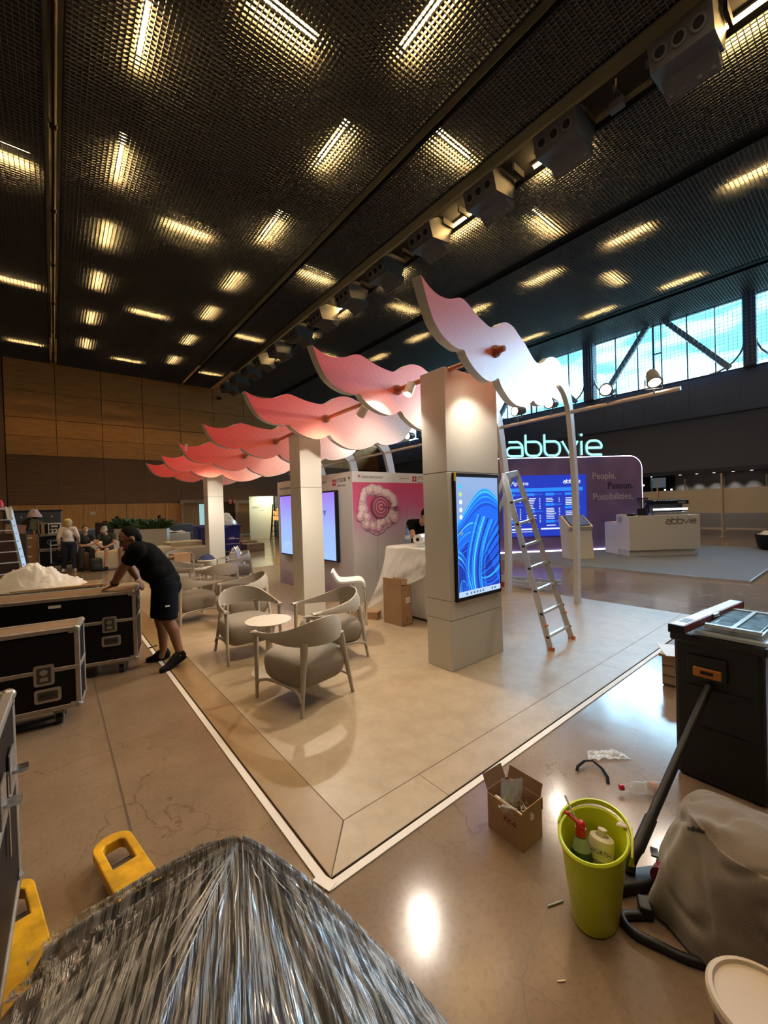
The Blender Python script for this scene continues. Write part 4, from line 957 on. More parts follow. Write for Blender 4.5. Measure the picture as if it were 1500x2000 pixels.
# ================================================================== ARMCHAIRS AND TABLES
M_SHELL = mat('shell_taupe', (.40, .36, .295), .48); M_FAB = mat('fabric_melange', (.255, .215, .17), .95, var=.35, vscale=170, bump=.35, bscale=420, sheen=.3)
def make_chair():
    t = thing('armchair', (0, 0, 0), 'x', 'armchair')
    half = [(-.300, .345), (-.312, .27), (-.318, .14), (-.312, 0), (-.285, -.14), (-.225, -.245), (-.12, -.312), (0, -.335)]
    ht = [.606, .611, .622, .646, .682, .722, .750, .760]; hb = [.586, .578, .568, .560, .552, .546, .542, .540]
    P = half+[(-x, y) for x, y in half[-2::-1]]; HT = ht+ht[-2::-1]; HB = hb+hb[-2::-1]
    Pc = catmull(P, 4); HTc = [a for a, _ in catmull([(h, 0) for h in HT], 4)]; HBc = [a for a, _ in catmull([(h, 0) for h in HB], 4)]
    n = len(Pc)
    def sect(i, u):
        e = min(u, 1-u)*2; th = .013+.024*max(0, 1-e*5.5); a, b = HBc[i], HTc[i]; m = (a+b)/2; out = .035*(e**1.5)
        sg = -1
        return [(-th*.8, a), (-th, m), (-th*.5+out*sg, b), (th*.5+out*sg, b), (th, m), (th*.8, a)]
    MB().sweep([(x, y, 0) for x, y in Pc], sect).build('back_shell', M_SHELL, t, smooth=55)
    def leg(p0, p1, r0, r1):
        pts = [Vector(p0).lerp(Vector(p1), k/6) for k in range(7)]
        mb = MB(); mb.tube(pts, [r0+(r1-r0)*(k/6)**1.6 for k in range(7)], 10); return mb.build('leg', M_SHELL, t, smooth=50)
    for s in (-1, 1):
        leg((s*.300, .318, 0), (s*.302, .300, .596), .015, .022); leg((s*.295, -.315, 0), (s*.205, -.262, .57), .0155, .036)
        MB().tube([(s*.300, .313, .12), (s*.296, .285, .165), (s*.27, .2, .185), (s*.25, 0, .185), (s*.265, -.2, .185), (s*.282, -.285, .165), (s*.290, -.305, .12)], .0135, 8).build('seat_rail', M_SHELL, t, smooth=60)
    def cush(u, v):
        a = 2*PI*u; b = PI*(v-.5); f = lambda c, e: math.copysign(abs(c)**e, c)
        x = .288*f(math.cos(b), .34)*f(math.cos(a), .42); y = .31*f(math.cos(b), .34)*f(math.sin(a), .42)
        z = .302+.142*f(math.sin(b), .50)
        k = 1-.10*(max(0, -(z-.305))/.135)
        return (x*k, y*k-.0, z+.012*(1-(x/.28)**2-(y/.3)**2))
    MB().grid(cush, 56, 26, cu=True).build('seat_cushion', M_FAB, t, smooth=70)
    return t
CH = make_chair()
G1, G2 = 'armchairs around the near side table', 'armchairs of the group by the slim columns'
CHAIRS = [
 (1.740, 3.350, 11, 'taupe armchair nearest the camera, its rounded back turned to us', G1),
 (1.755, 4.830, 176, 'taupe armchair facing us across the near side table', G1),
 (2.440, 4.030, 84, 'taupe armchair right of the near side table, under the white bar stool', G1),
 (1.665, 6.960, -78, 'taupe armchair directly behind the legs of the man in black', G2),
 (2.200, 6.080, 82, 'taupe armchair half hidden behind the one facing us, back to the right', G2),
 (2.420, 7.950, 4, 'taupe armchair with its rounded back to us, third row back, left of the middle column', G2),
 (1.980, 9.050, -125, 'pale armchair at the second table, right behind the back of the man in black', G2),
 (2.480, 11.45, 172, 'taupe armchair holding a small brown carton on its seat', G2),
 (3.330, 9.750, 95, 'taupe armchair piled with a silver bag before the farthest column', G2)]
for i, (x, y, r, s, g) in enumerate(CHAIRS):
    c = CH if i == 0 else dup(CH, (0, 0, 0))
    c.location = (x, y, Z0); c.rotation_euler = (0, 0, R(r)); c['label'] = s; c['group'] = g
M_TABT = mat('table_cream', (.62, .56, .47), .35)
def table(x, y, h, label):
    t = thing('side_table', (x, y, Z0), label, 'table', group='small round side tables')
    MB().lathe([(0, h-.012), (.225, h-.012), (.235, h-.006), (.235, h), (0, h)], seg=48).build('table_top', M_TABT, t, smooth=40)
    MB().cyl((0, 0, .015), (0, 0, h-.012), .036, .036, seg=20).cyl((0, 0, h-.05), (0, 0, h-.012), .036, .06, seg=20).build('pedestal', M_TABT, t, smooth=40)
    MB().lathe([(0, 0), (.19, 0), (.19, .008), (.175, .014), (0, .016)], seg=40).build('base', M_TABT, t, smooth=40); return t
table(1.715, 4.08, .548, 'round cream side table in the middle of the three nearest armchairs')
table(2.48, 9.05, .53, 'round cream side table behind the second group of armchairs')
table(2.93, 10.55, .53, 'round cream side table beside the chair with the silver bag')
cb2 = thing('small_carton', (2.50, 11.45, .45), 'small brown carton on the seat of a far armchair', 'carton', R(10))
MB().box((0, 0, .12), (.42, .3, .24), bevel=.004).build('box_body', M_CARD, cb2); MB().box((-.22, -.1, .2), (.16, .2, .006), rot=Matrix.Rotation(R(-30), 3, 'Y')).build('flap', M_CARD, cb2)
jk = MB().grid(lambda u, v: (.20*math.cos(2*PI*u)*v, .16*math.sin(2*PI*u)*v, .13*(1-v**2)+.05*noise.noise(Vector((5*math.cos(2*PI*u)*v, 5*math.sin(2*PI*u)*v, 3)))), 26, 10, cu=True).build('navy_cloth', mat('navy_cloth', (.012, .018, .07), .8), smooth=70); jk.location = (2.93, 10.62, .545)
tag(jk, 'crumpled navy cloth on the far side table', 'cloth')
sb = MB().grid(lambda u, v: (.24*math.cos(2*PI*u)*v, .18*math.sin(2*PI*u)*v, .44*(1-v**1.6)+.10*noise.noise(Vector((5*math.cos(2*PI*u)*v, 5*math.sin(2*PI*u)*v, 7*v)))), 30, 14, cu=True).build('silver_bag', mat('silver_foil', (.7, .68, .66), .22, metal=.7, bump=.8, bscale=18), smooth=35); sb.location = (3.34, 9.75, .45)
tag(sb, 'crumpled silver and white bag lying on a far armchair', 'bag')

# ================================================================== FLIGHT CASES
M_CASE = mat('case_black', (.005, .005, .007), .5, spec=.2, bump=.12, bscale=500); M_EXTR = mat('case_extrusion', (.34, .30, .26), .45, metal=.5, var=.12, vscale=20); M_HARD = mat('case_hardware', (.46, .44, .41), .33, metal=.85)
M_PLY = wood('case_plywood', (.20, .12, .07), (.27, .165, .10), (1, 6, 1), .6); M_CAST = mat('caster_black', (.02, .02, .02), .5)
def flight_case(x, y, rz, w, d, h, split, label, latches, handles, z0=.135, side_handle=True, tape=False):
    """origin at the front right floor corner, box extends to -x and +y"""
    o = thing('flight_case', (x, y, 0), label, 'flight case', rz)
    e = .036; hh = h-z0
    MB().box((-w/2, d/2, z0+(hh-.05)/2), (w-.012, d-.012, hh-.05)).build('body', M_CASE, o)
    MB().box((-w/2, d/2, h-.022), (w-1.6*e, d-1.6*e, .03)).build('sunk_top', M_PLY, o)
    mb = MB()
    for yy in (0, d):
        s = e/2 if yy == 0 else -e/2
        for z in (z0+e/2, h-e/2, z0+split-e*.5, ): mb.box((-w/2, yy+s*.9, z), (w, e, e if z != z0+split-e*.5 else e*.95), bevel=.004, seg=1)
    for xx in (0, -w):
        s = -e/2 if xx == 0 else e/2
        for z in (z0+e/2, h-e/2, z0+split-e*.5): mb.box((xx+s*.9, d/2, z), (e, d, e), bevel=.004, seg=1)
        for yy in (0, d): mb.box((xx+s, yy+(e/2 if yy == 0 else -e/2), z0+hh/2), (e, e, hh), bevel=.004, seg=1)
    mb.build('edge_extrusion', M_EXTR, o)
    for xx in (0, -w):
        for yy in (0, d):
            for z in (z0, h):
                sx = -1 if xx == 0 else 1; sy = 1 if yy == 0 else -1; sz = 1 if z == z0 else -1
                m = MB().ball((xx+sx*.018, yy+sy*.018, z+sz*.018), .028, sub=2)
                m.box((xx+sx*.045, yy+sy*.0, z+sz*.03), (.05, .006, .04)); m.box((xx, yy+sy*.045, z+sz*.03), (.006, .05, .04))
                m.build('ball_corner', M_HARD, o, smooth=50)
    def dish(cx, cz, ww, hz, nm, par):
        mb = MB()
        mb.prism(pill(cx-ww/2, cz-hz/2, cx+ww/2, cz+hz/2, .018, 4), -.008, .004, MLc)
        q = mb.build(nm, M_HARD, o)
        MB().prism(pill(cx-ww/2+.02, cz-hz/2+.02, cx+ww/2-.02, cz+hz/2-.02, .01, 3), .004, .006, MLc).build('recess', mat('recess_dark', (.09, .085, .075), .4, metal=.6), q)
        return q
    for cx in latches:
        q = dish(cx, z0+split-.045, .13, .165, 'butterfly_latch', o)
        MB().cyl((cx, -.006, z0+split-.02), (cx, -.016, z0+split-.02), .024, seg=12).box((cx, -.014, z0+split-.02), (.05, .008, .016)).box((cx, -.010, z0+split-.075), (.05, .008, .03)).build('latch_wing', M_HARD, q)
    for cx in handles:
        q = dish(cx, z0+split*(.40 if split < .4 else .52), .17, .11, 'recessed_handle', o)
        MB().box((cx, -.010, z0+split*(.40 if split < .4 else .52)+.012), (.10, .012, .02), bevel=.004).build('grip', M_CAST, q)
    if side_handle:
        mb = MB().box((.004, d*.42, z0+hh*.78), (.01, .17, .12), bevel=.003); q = mb.build('recessed_handle', M_HARD, o)
        MB().box((.010, d*.42, z0+hh*.78), (.006, .12, .07)).build('grip', M_CAST, q)
    for cx in (-.16, -w+.16):
        for cy in (.09, d-.09):
            c = MB().cyl((cx-.02, cy, .05), (cx+.02, cy, .05), .05, seg=18).build('caster', M_CAST, o, smooth=40)
            MB().box((cx, cy+.01, .105), (.075, .075, .05), bevel=.006).box((cx-.027, cy, .07), (.006, .06, .07)).box((cx+.027, cy, .07), (.006, .06, .07)).build('caster_fork', mat('caster_steel', (.28, .26, .24), .45, metal=.6), c)
    return o
flight_case(.135, 4.215, R(-8.5), 1.25, .34, .80, .35, 'black flight case with brown sunk top, nearest complete one at the left edge', [-.235, -.95], [-.215, -.95], side_handle=False)
c2 = flight_case(.665, 5.13, R(-12.8), 1.75, .50, .885, .46, 'long black flight case the man in black leans on', [-.245, -1.3], [-.235, -1.3])
MB().box((-.70, -.003, .80), (.10, .004, .028)).build('name_plate', M_LBL, c2)
cA = flight_case(-.185, 1.62, R(-2), .8, .80, .955, .5, 'flight case cut off by the left edge of the picture with chrome latches sticking out', [-.4], [-.4], z0=.12, side_handle=False)
for yy in (.60, .36): 
    q = MB().box((.003, yy, .70), (.008, .12, .15), bevel=.003).build('butterfly_latch', M_HARD, cA); MB().box((.03, yy-.03, .70), (.055, .03, .012)).box((.028, yy+.02, .68), (.05, .012, .03)).build('latch_wing', M_CHROME, q)
MB().box((.004, .48, .58), (.004, .03, .32)).build('chrome_strip', M_CHROME, cA)
flight_case(.42, 6.52, R(-12), 1.9, .52, .80, .42, 'flight case in the back carrying the heap of white plastic', [-.4], [-.4], side_handle=False)
# heap of plastic on it
M_HEAP = mat('plastic_heap_film', (.80, .76, .72), .28, bump=.9, bscale=9, alpha=.93)
def heap(u, v):
    a = 2*PI*u; r = v; X = .52*math.cos(a)*r; Y = .25*math.sin(a)*r
    z = .34*(1-r**1.7)*(1-.35*max(0, math.cos(a))*r)
    p = Vector((X*5, Y*5, z*4)); n = noise.noise(p)*.06+noise.noise(p*2.7)*.045+abs(noise.noise(p*5.5))*.03
    return (X+n*.6*r, Y+n*.5*r, max(.004, z+n))
hp = MB().grid(heap, 90, 30, cu=True).build('plastic_heap', M_HEAP, smooth=50); hp.location = (-.20, 6.95, .765); hp.rotation_euler = (0, 0, R(-12))
tag(hp, 'heap of crumpled white plastic film on a flight case behind the man', 'plastic heap')
wb_ = MB().box((0, 0, .012), (1.0, .05, .024)).build('wood_batten', mat('batten_wood', (.42, .28, .15), .6)); wb_.location = (.05, 6.62, .79); wb_.rotation_euler = (0, 0, R(-13)); tag(wb_, 'thin wooden batten lying along the rear flight case', 'batten')

# ================================================================== FOREGROUND: WRAPPED PALLET AND PALLET TRUCK
APX = Vector((.375, 1.13, .80))
base = [(-.42, 1.42), (-.16, 1.76), (.0, 1.92), (.28, 1.84), (.60, 1.34), (.80, .92), (.84, .48), (.76, -.05), (.3, -.2), (-.6, -.15), (-.80, .4), (-.70, 1.1)]
def bpt(u):
    f = (u % 1)*len(base); i = int(f); t = f-i; p0, p1, p2, p3 = (base[(i+k-1) % len(base)] for k in range(4))
    return tuple(.5*((2*p1[j])+(-p0[j]+p2[j])*t+(2*p0[j]-5*p1[j]+4*p2[j]-p3[j])*t*t+(-p0[j]+3*p1[j]-3*p2[j]+p3[j])*t**3) for j in (0, 1))
def tent(u, v, sc=1.0, amp=1.0):
    x, y = bpt(u); bx = APX.lerp(Vector((x, y, .17)), 1.0)
    vv = v
    p = APX.lerp(bx, vv)
    a = 2*PI*u
    nn = noise.noise(Vector((math.cos(a)*9, math.sin(a)*9, 2+vv))); rid = (.020*abs(math.sin(4.5*a+1+.8*nn))+.018*abs(math.sin(11*a+2*nn))+.012*nn+.010*noise.noise(Vector((math.cos(a)*30, math.sin(a)*30, 3*vv))))*amp*min(1, .35+vv*2.5)
    bul = .03*math.sin(PI*vv)*amp*(1 if y < 1.0 else .1)
    n = Vector((x-APX.x, y-APX.y, .6)).normalized()
    q = p+n*(rid+bul)
    if vv < .06: q.z -= .012*(1-vv/.06)
    q = APX+(q-APX)*sc
    if sc < 1: q.z -= .03
    return (q.x, q.y, q.z)
def wrap_mat():
    m = bpy.data.materials.new('stretch_film'); m.use_nodes = True; nt = m.node_tree; b = nt.nodes['Principled BSDF']
    tc = _n(nt, 'ShaderNodeTexCoord'); uv = tc.outputs['UV']
    wn = _n(nt, 'ShaderNodeTexNoise'); wn.inputs['Scale'].default_value = 5; wn.inputs['Detail'].default_value = 2; nt.links.new(uv, wn.inputs['Vector'])
    wv = _n(nt, 'ShaderNodeVectorMath'); wv.operation = 'MULTIPLY_ADD'; wv.inputs[1].default_value = (.035, .06, 0); nt.links.new(wn.outputs['Color'], wv.inputs[0]); nt.links.new(uv, wv.inputs[2])
    def nz(sx, sy, det=5, rot=0.0):
        mp = _n(nt, 'ShaderNodeMapping'); mp.inputs['Scale'].default_value = (sx, sy, 1); mp.inputs['Rotation'].default_value = (0, 0, rot); q = _n(nt, 'ShaderNodeTexNoise'); q.inputs['Scale'].default_value = 1; q.inputs['Detail'].default_value = det; q.inputs['Roughness'].default_value = .6
        nt.links.new(wv.outputs[0], mp.inputs[0]); nt.links.new(mp.outputs[0], q.inputs['Vector']); return q.outputs['Fac']
    def math_(op, x, y):
        q = _n(nt, 'ShaderNodeMath'); q.operation = op
        for i, v in ((0, x), (1, y)):
            if isinstance(v, (int, float)): q.inputs[i].default_value = v
            else: nt.links.new(v, q.inputs[i])
        return q.outputs[0]
    def ramp(x, stops):
        r = _n(nt, 'ShaderNodeValToRGB'); r.color_ramp.elements.remove(r.color_ramp.elements[1])
        for i, (p, c) in enumerate(stops):
            e = r.color_ramp.elements[0] if i == 0 else r.color_ramp.elements.new(p); e.position = p; e.color = (c, c, c*1.01, 1)
        nt.links.new(x, r.inputs[0]); return r.outputs[0]
    f1 = nz(75, 3.2, 5); f2 = nz(190, 9, 3); f3 = nz(5, 3.5, 4); f4 = nz(60, 6, 5, .12)
    st = math_('MAXIMUM', ramp(f1, ((0, 0), (.47, 0), (.60, 1))), ramp(f4, ((0, 0), (.52, 0), (.62, .8))))
    pt = ramp(f3, ((0, .25), (.40, .45), (.56, 1)))
    wt = math_('MULTIPLY', st, pt); wt = math_('ADD', wt, math_('MULTIPLY', f2, .22))
    nt.links.new(ramp(wt, ((0, .26), (.25, .58), (.8, 1))), b.inputs['Base Color'])
    nt.links.new(ramp(wt, ((0, .15), (.14, .30), (.5, .96))), b.inputs['Alpha'])
    bp = _n(nt, 'ShaderNodeBump'); bp.inputs['Strength'].default_value = 1.0; bp.inputs['Distance'].default_value = .06; nt.links.new(math_('ADD', math_('ADD', f1, f2), f4), bp.inputs['Height']); nt.links.new(bp.outputs[0], b.inputs['Normal'])
    b.inputs['Roughness'].default_value = .10; b.inputs['Specular IOR Level'].default_value = 1.0; b.inputs['Coat Weight'].default_value = .8; b.inputs['Coat Roughness'].default_value = .05
    return m
def load_mat():
    m = bpy.data.materials.new('wrapped_goods'); m.use_nodes = True; nt = m.node_tree; b = nt.nodes['Principled BSDF']
    tc = _n(nt, 'ShaderNodeTexCoord'); v = _n(nt, 'ShaderNodeTexVoronoi'); v.inputs['Scale'].default_value = 5.5; nt.links.new(tc.outputs['Object'], v.inputs['Vector'])
    sp = _n(nt, 'ShaderNodeSeparateColor'); nt.links.new(v.outputs['Color'], sp.inputs[0])
    r = _n(nt, 'ShaderNodeValToRGB'); r.color_ramp.interpolation = 'CONSTANT'; r.color_ramp.elements.remove(r.color_ramp.elements[1])
    for i, (p, c) in enumerate(((0, (.035, .028, .022)), (.3, (.06, .045, .03)), (.5, (.02, .022, .026)), (.66, (.13, .07, .05)), (.78, (.05, .055, .02)), (.86, (.04, .03, .12)), (.93, (.22, .16, .12)))):
        e = r.color_ramp.elements[0] if i == 0 else r.color_ramp.elements.new(p); e.position = p; e.color = c4(c)
    nt.links.new(sp.outputs[0], r.inputs[0]); nt.links.new(r.outputs[0], b.inputs['Base Color']); b.inputs['Roughness'].default_value = .5; return m
pal = thing('wrapped_pallet', (.15, .85, 0), 'tent-shaped pile of goods bound in clear stretch film, nearest thing at the bottom', 'wrapped pallet')
def tent_obj(name, m, nu, nv, sc, amp):
    bm = bmesh.new(); V = [[bm.verts.new(Vector(tent(i/nu, j/(nv-1), sc, amp))-Vector((.15, .85, 0))) for j in range(nv)] for i in range(nu)]
    uvl = bm.loops.layers.uv.new('uv')
    for i in range(nu):
        for j in range(nv-1):
            f = bm.faces.new([V[i][j], V[(i+1) % nu][j], V[(i+1) % nu][j+1], V[i][j+1]]); f.smooth = True
            for l, (a, c) in zip(f.loops, ((i, j), (i+1, j), (i+1, j+1), (i, j+1))): q = V[a % nu][c].co+Vector((.15, .85, 0))-APX; dd = q.length; l[uvl].uv = ((q.x*.954-q.y*.30)/(.42+.75*dd), (-q.x*.30-q.y*.954))
    bmesh.ops.recalc_face_normals(bm, faces=bm.faces[:])
    me = bpy.data.meshes.new(name); bm.to_mesh(me); bm.free(); me.materials.append(m); o = bpy.data.objects.new(name, me); COL.objects.link(o); o.parent = pal; return o
tent_obj('goods', load_mat(), 90, 20, .965, .8)
tent_obj('stretch_film', wrap_mat(), 360, 40, 1.0, 1.0)
M_FOLD = mat('film_fold', (.86, .86, .88), .18, bump=.6, bscale=60, alpha=.85, spec=1.0)
rg = random.Random(21); mb = MB()
for u0, du, v1, n in ((.845, .020, .17, 7), (.80, .012, .16, 5), (.90, .03, .14, 3), (.74, .03, .12, 3), (.98, .03, .22, 3), (.64, .03, .10, 3), (.57, .03, .16, 3)):
    for k in range(n):
        uu = u0+rg.uniform(-du, du); wd = rg.uniform(.0010, .0032)*(1 if n > 3 else .6); va = rg.uniform(.004, .02 if n > 3 else .06); vb = v1*rg.uniform(.6, 1.1); tw = rg.uniform(-.012, .012); P_ = []
        for s in range(15):
            t = s/14; v = va+(vb-va)*t; w = wd*math.sin(PI*(.12+.86*t))*(1+3*v); a, b = Vector(tent(uu+tw*t-w, v)), Vector(tent(uu+tw*t+w, v)); nrm_ = Vector((0, -.35, .94))*(.005+.003*math.sin(9*t+k)); o3 = Vector((.15, .85, 0)); P_.append((mb.bm.verts.new(a+nrm_-o3), mb.bm.verts.new(b+nrm_*1.5-o3)))
        for (a, b), (c, d) in zip(P_, P_[1:]): mb._face([a, b, d, c])
q = mb.build('film_fold', M_FOLD, pal, smooth=80); q['kind'] = 'stuff'
MB().box((.0, -.05, .13), (1.0, 1.1, .05)).build('pallet_deck', M_CARD, pal)
M_YEL = mat('fork_yellow', (.62, .33, .012), .45, var=.35, vscale=11, bump=.25, bscale=40)
pj = thing('pallet_truck', (0, 1.6, 0), 'yellow pallet truck under the wrapped pile, its two worn fork tips sticking out', 'pallet truck')
def fork(p_tip, p_back, w=.165):
    a, b = Vector(p_tip), Vector(p_back); L = (b-a).length; X = (a-b).normalized(); M = Matrix(((X.x, -X.y, 0, a.x), (X.y, X.x, 0, a.y-1.6), (0, 0, 1, 0), (0, 0, 0, 1)))
    h = w/2; out = [(-L, -h), (-.07, -h)]+[(-.07+.07*math.cos(R(t)), h*math.sin(R(t))) for t in range(-75, 76, 15)]+[(-.07, h), (-L, h)]
    hole = [(-.245, -.046), (-.245, .046), (-.085, .046), (-.062, .03), (-.062, -.03), (-.085, -.046)]
    bm = bmesh.new(); ov = [bm.verts.new((x, y, 0)) for x, y in out]; hv = [bm.verts.new((x, y, 0)) for x, y in hole]
    es = [bm.edges.new((ov[i], ov[(i+1) % len(ov)])) for i in range(len(ov))]+[bm.edges.new((hv[i], hv[(i+1) % len(hv)])) for i in range(len(hv))]
    r = bmesh.ops.triangle_fill(bm, use_beauty=True, edges=es); fs = [f for f in bm.faces]
    ex = bmesh.ops.extrude_face_region(bm, geom=fs); vs = [v for v in ex['geom'] if isinstance(v, bmesh.types.BMVert)]
    for v in vs: v.co.z += .05
    for v in bm.verts: v.co.z += .055; v.co = M @ v.co
    bmesh.ops.recalc_face_normals(bm, faces=bm.faces[:])
    me = bpy.data.meshes.new('fork'); bm.to_mesh(me); bm.free(); me.materials.append(M_YEL); o = bpy.data.objects.new('fork', me); COL.objects.link(o); o.parent = pj
    bake(o, ('BEVEL', dict(width=.006, segments=2, limit_method='ANGLE')))
    MB().cyl(M @ Vector((-.20, -.04, .042)), M @ Vector((-.20, .04, .042)), .04, seg=18).build('load_roller', mat('roller_dark', (.035, .028, .025), .5), o, smooth=40)
fork((.165, 2.46, 0), (.36, 1.30, 0)); fork((-.205, 2.43, 0), (-.02, 1.25, 0))
MB().box((.17, -.5, .10), (.55, .12, .10), bevel=.01).build('fork_bridge', M_YEL, pj)

# ================================================================== FOREGROUND RIGHT
kb = thing('carton_of_bags', (1.80, 1.22, 0), 'open brown carton filled with clear bags of screws on the concrete', 'carton', R(-3))
mb = MB(); w, d, h, t = .155, .21, .20, .004
# local: x right face width, y depth
fx0, fx1, fy0, fy1 = -.075, .085, -.105, .105
mb.box((fx0, 0, h*.46), (t, fy1-fy0, h*.92), mi=0); mb.box((fx1, 0, h/2), (t, fy1-fy0, h), mi=0); mb.box((0.005, fy0, h*.5), (fx1-fx0, t, h), mi=0); mb.box((0.005, fy1, h*.5), (fx1-fx0, t, h), mi=0); mb.box((0.005, 0, .003), (fx1-fx0, fy1-fy0, .006), mi=1)
mb.build('box_body', [M_CARD, M_CARDD], kb)
MB().box((.0, fy1+.016, h+.03), (fx1-fx0-.01, t, .075), rot=Matrix.Rotation(R(-24), 3, 'X')).build('flap', M_CARDD, kb); MB().box((fx1+.012, .0, h+.028), (t, .20, .065), rot=Matrix.Rotation(R(20), 3, 'Y')).build('flap', M_CARDD, kb)
MB().box((fx1+.003, fy0+.02, h-.03), (t, .05, .06)).build('flap', M_CARD, kb)
FK = frame((fx0-.0022, .105, 0), (0, -1, 0)); text_obj('KX-0', .034, mat('print_maroon', (.12, .02, .02), .7), 'printed_mark', kb, FK @ Matrix.Translation((.10, .10, 0)), .0004, bold=.0008)
M_CLEAR = mat('clear_bag', (.80, .82, .84), .12, bump=1.0, bscale=30, alpha=.34, spec=.9)
def bag(loc, w, h, rx, rz, label, seed):
    def f(u, v):
        e = (1-(2*u-1)**2)*math.sin(PI*min(1, v*1.0))
        return ((u-.5)*w, -.022*e+.012*noise.noise(Vector((u*7, v*7, seed))), v*h+.006*noise.noise(Vector((u*6, v*3, seed+4))))
    mb = MB().grid(f, 14, 14); mb.grid(lambda u, v: (f(u, v)[0], -f(u, v)[1]*.7, f(u, v)[2]), 14, 14)
    o = mb.build('clear_bag', M_CLEAR, smooth=60); o.location = loc; o.rotation_euler = (rx, 0, rz); return tag(o, label, 'bag', 'clear bags in the small carton')
bag((1.805, 1.245, .10), .11, .20, R(14), R(-40), 'tall clear zip bag standing up out of the small carton', 1)
bag((1.765, 1.225, .13), .09, .10, R(50), R(-60), 'crumpled clear bag folded over the rim of the small carton', 5)
sc_ = MB(); rg = random.Random(8)
for k in range(70):
    p = Vector((1.80+rg.uniform(-.045, .05), 1.215+rg.uniform(-.055, .05), .125+rg.uniform(0, .035))); dd = Vector((rg.uniform(-1, 1), rg.uniform(-1, 1), rg.uniform(-.3, .8))).normalized()*.022; sc_.cyl(p, p+dd, .002, seg=5); sc_.ball(p+dd, .0038, sub=1)
tag(sc_.build('screw_pile', mat('screw_brass', (.42, .36, .22), .35, metal=.8)), 'pile of small yellowish screws in the carton of clear bags', 'screws', kind='stuff')
hd = MB().cyl((1.757, 1.30, .165), (1.757, 1.135, .148), .0085, seg=12).build('white_rod', mat('rod_white', (.70, .66, .58), .35), smooth=40); tag(hd, 'short white rod lying along the rim of the small carton', 'rod')
hm = MB().cyl((1.785, 1.12, .15), (1.83, 1.18, .145), .012, seg=12).cyl((1.78, 1.115, .15), (1.80, 1.14, .15), .022, seg=14).build('hammer_head', M_CHROME, smooth=40); tag(hm, 'small shiny metal tool lying in the carton of screws', 'tool')
# bucket
M_LIME = mat('lime_plastic', (.56, .63, .012), .38, var=.08, vscale=6, spec=.5)
bk = thing('bucket', (1.685, .765, 0), 'lime green oval bucket holding bottles of cleaner', 'bucket', R(8))
# oval lathe: long axis local x
def oval(prof, sx, sy, seg=56): return MB().lathe(prof, seg=seg, sx=sx, sy=sy)
out = [(.0, .0), (.088, .0), (.094, .006), (.128, .318), (.137, .320), (.139, .328), (.134, .335), (.126, .331), (.123, .318), (.090, .014), (0, .012)]
oval(out, 1.28, .93).build('bucket_body', M_LIME, bk, smooth=45)
hpath = [(.178*math.sin(R(a)), .136*math.cos(R(a)), .328+.024*math.sin(R(a))) for a in range(0, 181, 10)]
hpath = [(-.002, .136, .275), (0, .139, .31)]+hpath[1:-1]+[(0, -.139, .31), (-.002, -.136, .275)]
MB().sweep(hpath, [(-.004, -.010), (.004, -.010), (.004, .010), (-.004, .010)]).build('handle', M_LIME, bk, smooth=50)
rgq = MB().grid(lambda u, v: (.10+.045*u, -.03+.05*v-.01*u, .362+.012*math.sin(3*u)-.03*max(0, u-.6)-.06*max(0, .25-u)), 10, 8).build('paper_scrap', mat('scrap_white', (.66, .56, .46), .7), bk); 
p = MB().grid(lambda u, v: (1.80+.035*u-.02*v, .67+.045*v, .345+.004*math.sin(5*u)-.05*max(0, .3-v)), 8, 8); bpy.data.objects.remove(rgq)
tag(p.build('paper_scrap', mat('scrap_white', (.66, .56, .46), .7)), 'folded white scrap hooked over the rim of the lime bucket', 'paper')
b1 = thing('spray_bottle', (1.652, .803, .024), 'dark spray bottle with red trigger top in the lime bucket', 'bottle')
M_DKG = mat('bottle_darkgreen', (.012, .028, .022), .2); M_REDP = mat('red_plastic', (.48, .012, .025), .35)
MB().lathe([(.036, 0), (.043, .008), (.043, .19), (.038, .225), (.022, .262), (.019, .275)], seg=24).build('body', M_DKG, b1, smooth=50)
MB().lathe([(.040, .19), (.0385, .224), (.024, .258), (.022, .266)], seg=24).build('shoulder', mat('shoulder_clear', (.42, .48, .40), .15, alpha=.55), b1, smooth=50)
MB().cyl((0, 0, .27), (0, 0, .30), .021, seg=16).ball((0, 0, .31), .02).build('cap', M_REDP, b1, smooth=40)
MB().sweep([(0, 0, .312), (-.012, .02, .326), (-.026, .045, .345)], [(-.008, -.004), (.008, -.004), (.008, .004), (-.008, .004)]).ball((-.026, .045, .345), .012, sc=(1, 1, .6)).build('trigger', M_REDP, b1, smooth=40)
MB().cyl((.005, .015, .31), (-.006, .065, .40), .0035, seg=8).build('straw', mat('straw_clear', (.7, .72, .62), .3), b1)
MB().box((-.030, -.030, .10), (.002, .05, .055), rz=R(45)).build('paper_label', mat('label_olive', (.30, .32, .10), .6), b1)
b2 = thing('solvent_bottle', (1.695, .765, .026), 'pale bottle with flammable diamond and red logo in the lime bucket', 'bottle')
MB().lathe([(.040, 0), (.049, .008), (.049, .240), (.045, .256), (.020, .266), (.016, .268)], seg=26).build('body', mat('bottle_olivegrey', (.23, .21, .13), .35), b2, smooth=50)
MB().cyl((0, 0, .266), (0, 0, .288), .017, seg=18).build('cap', mat('cap_cream', (.62, .54, .38), .4), b2, smooth=40)
MB().lathe([(.0495, .185), (.0495, .2395), (.0455, .2565), (.03, .2635)], seg=26).build('paper_label', mat('label_cream', (.58, .52, .38), .5), b2, smooth=50)
fb = frame((-.0455, -.0195, .212), (.39, -.92, 0))
text_obj('WÜRTH', .022, M_TXT, 'lettering', b2, fb @ Matrix.Translation((-.045, 0, .004)), .0006); 
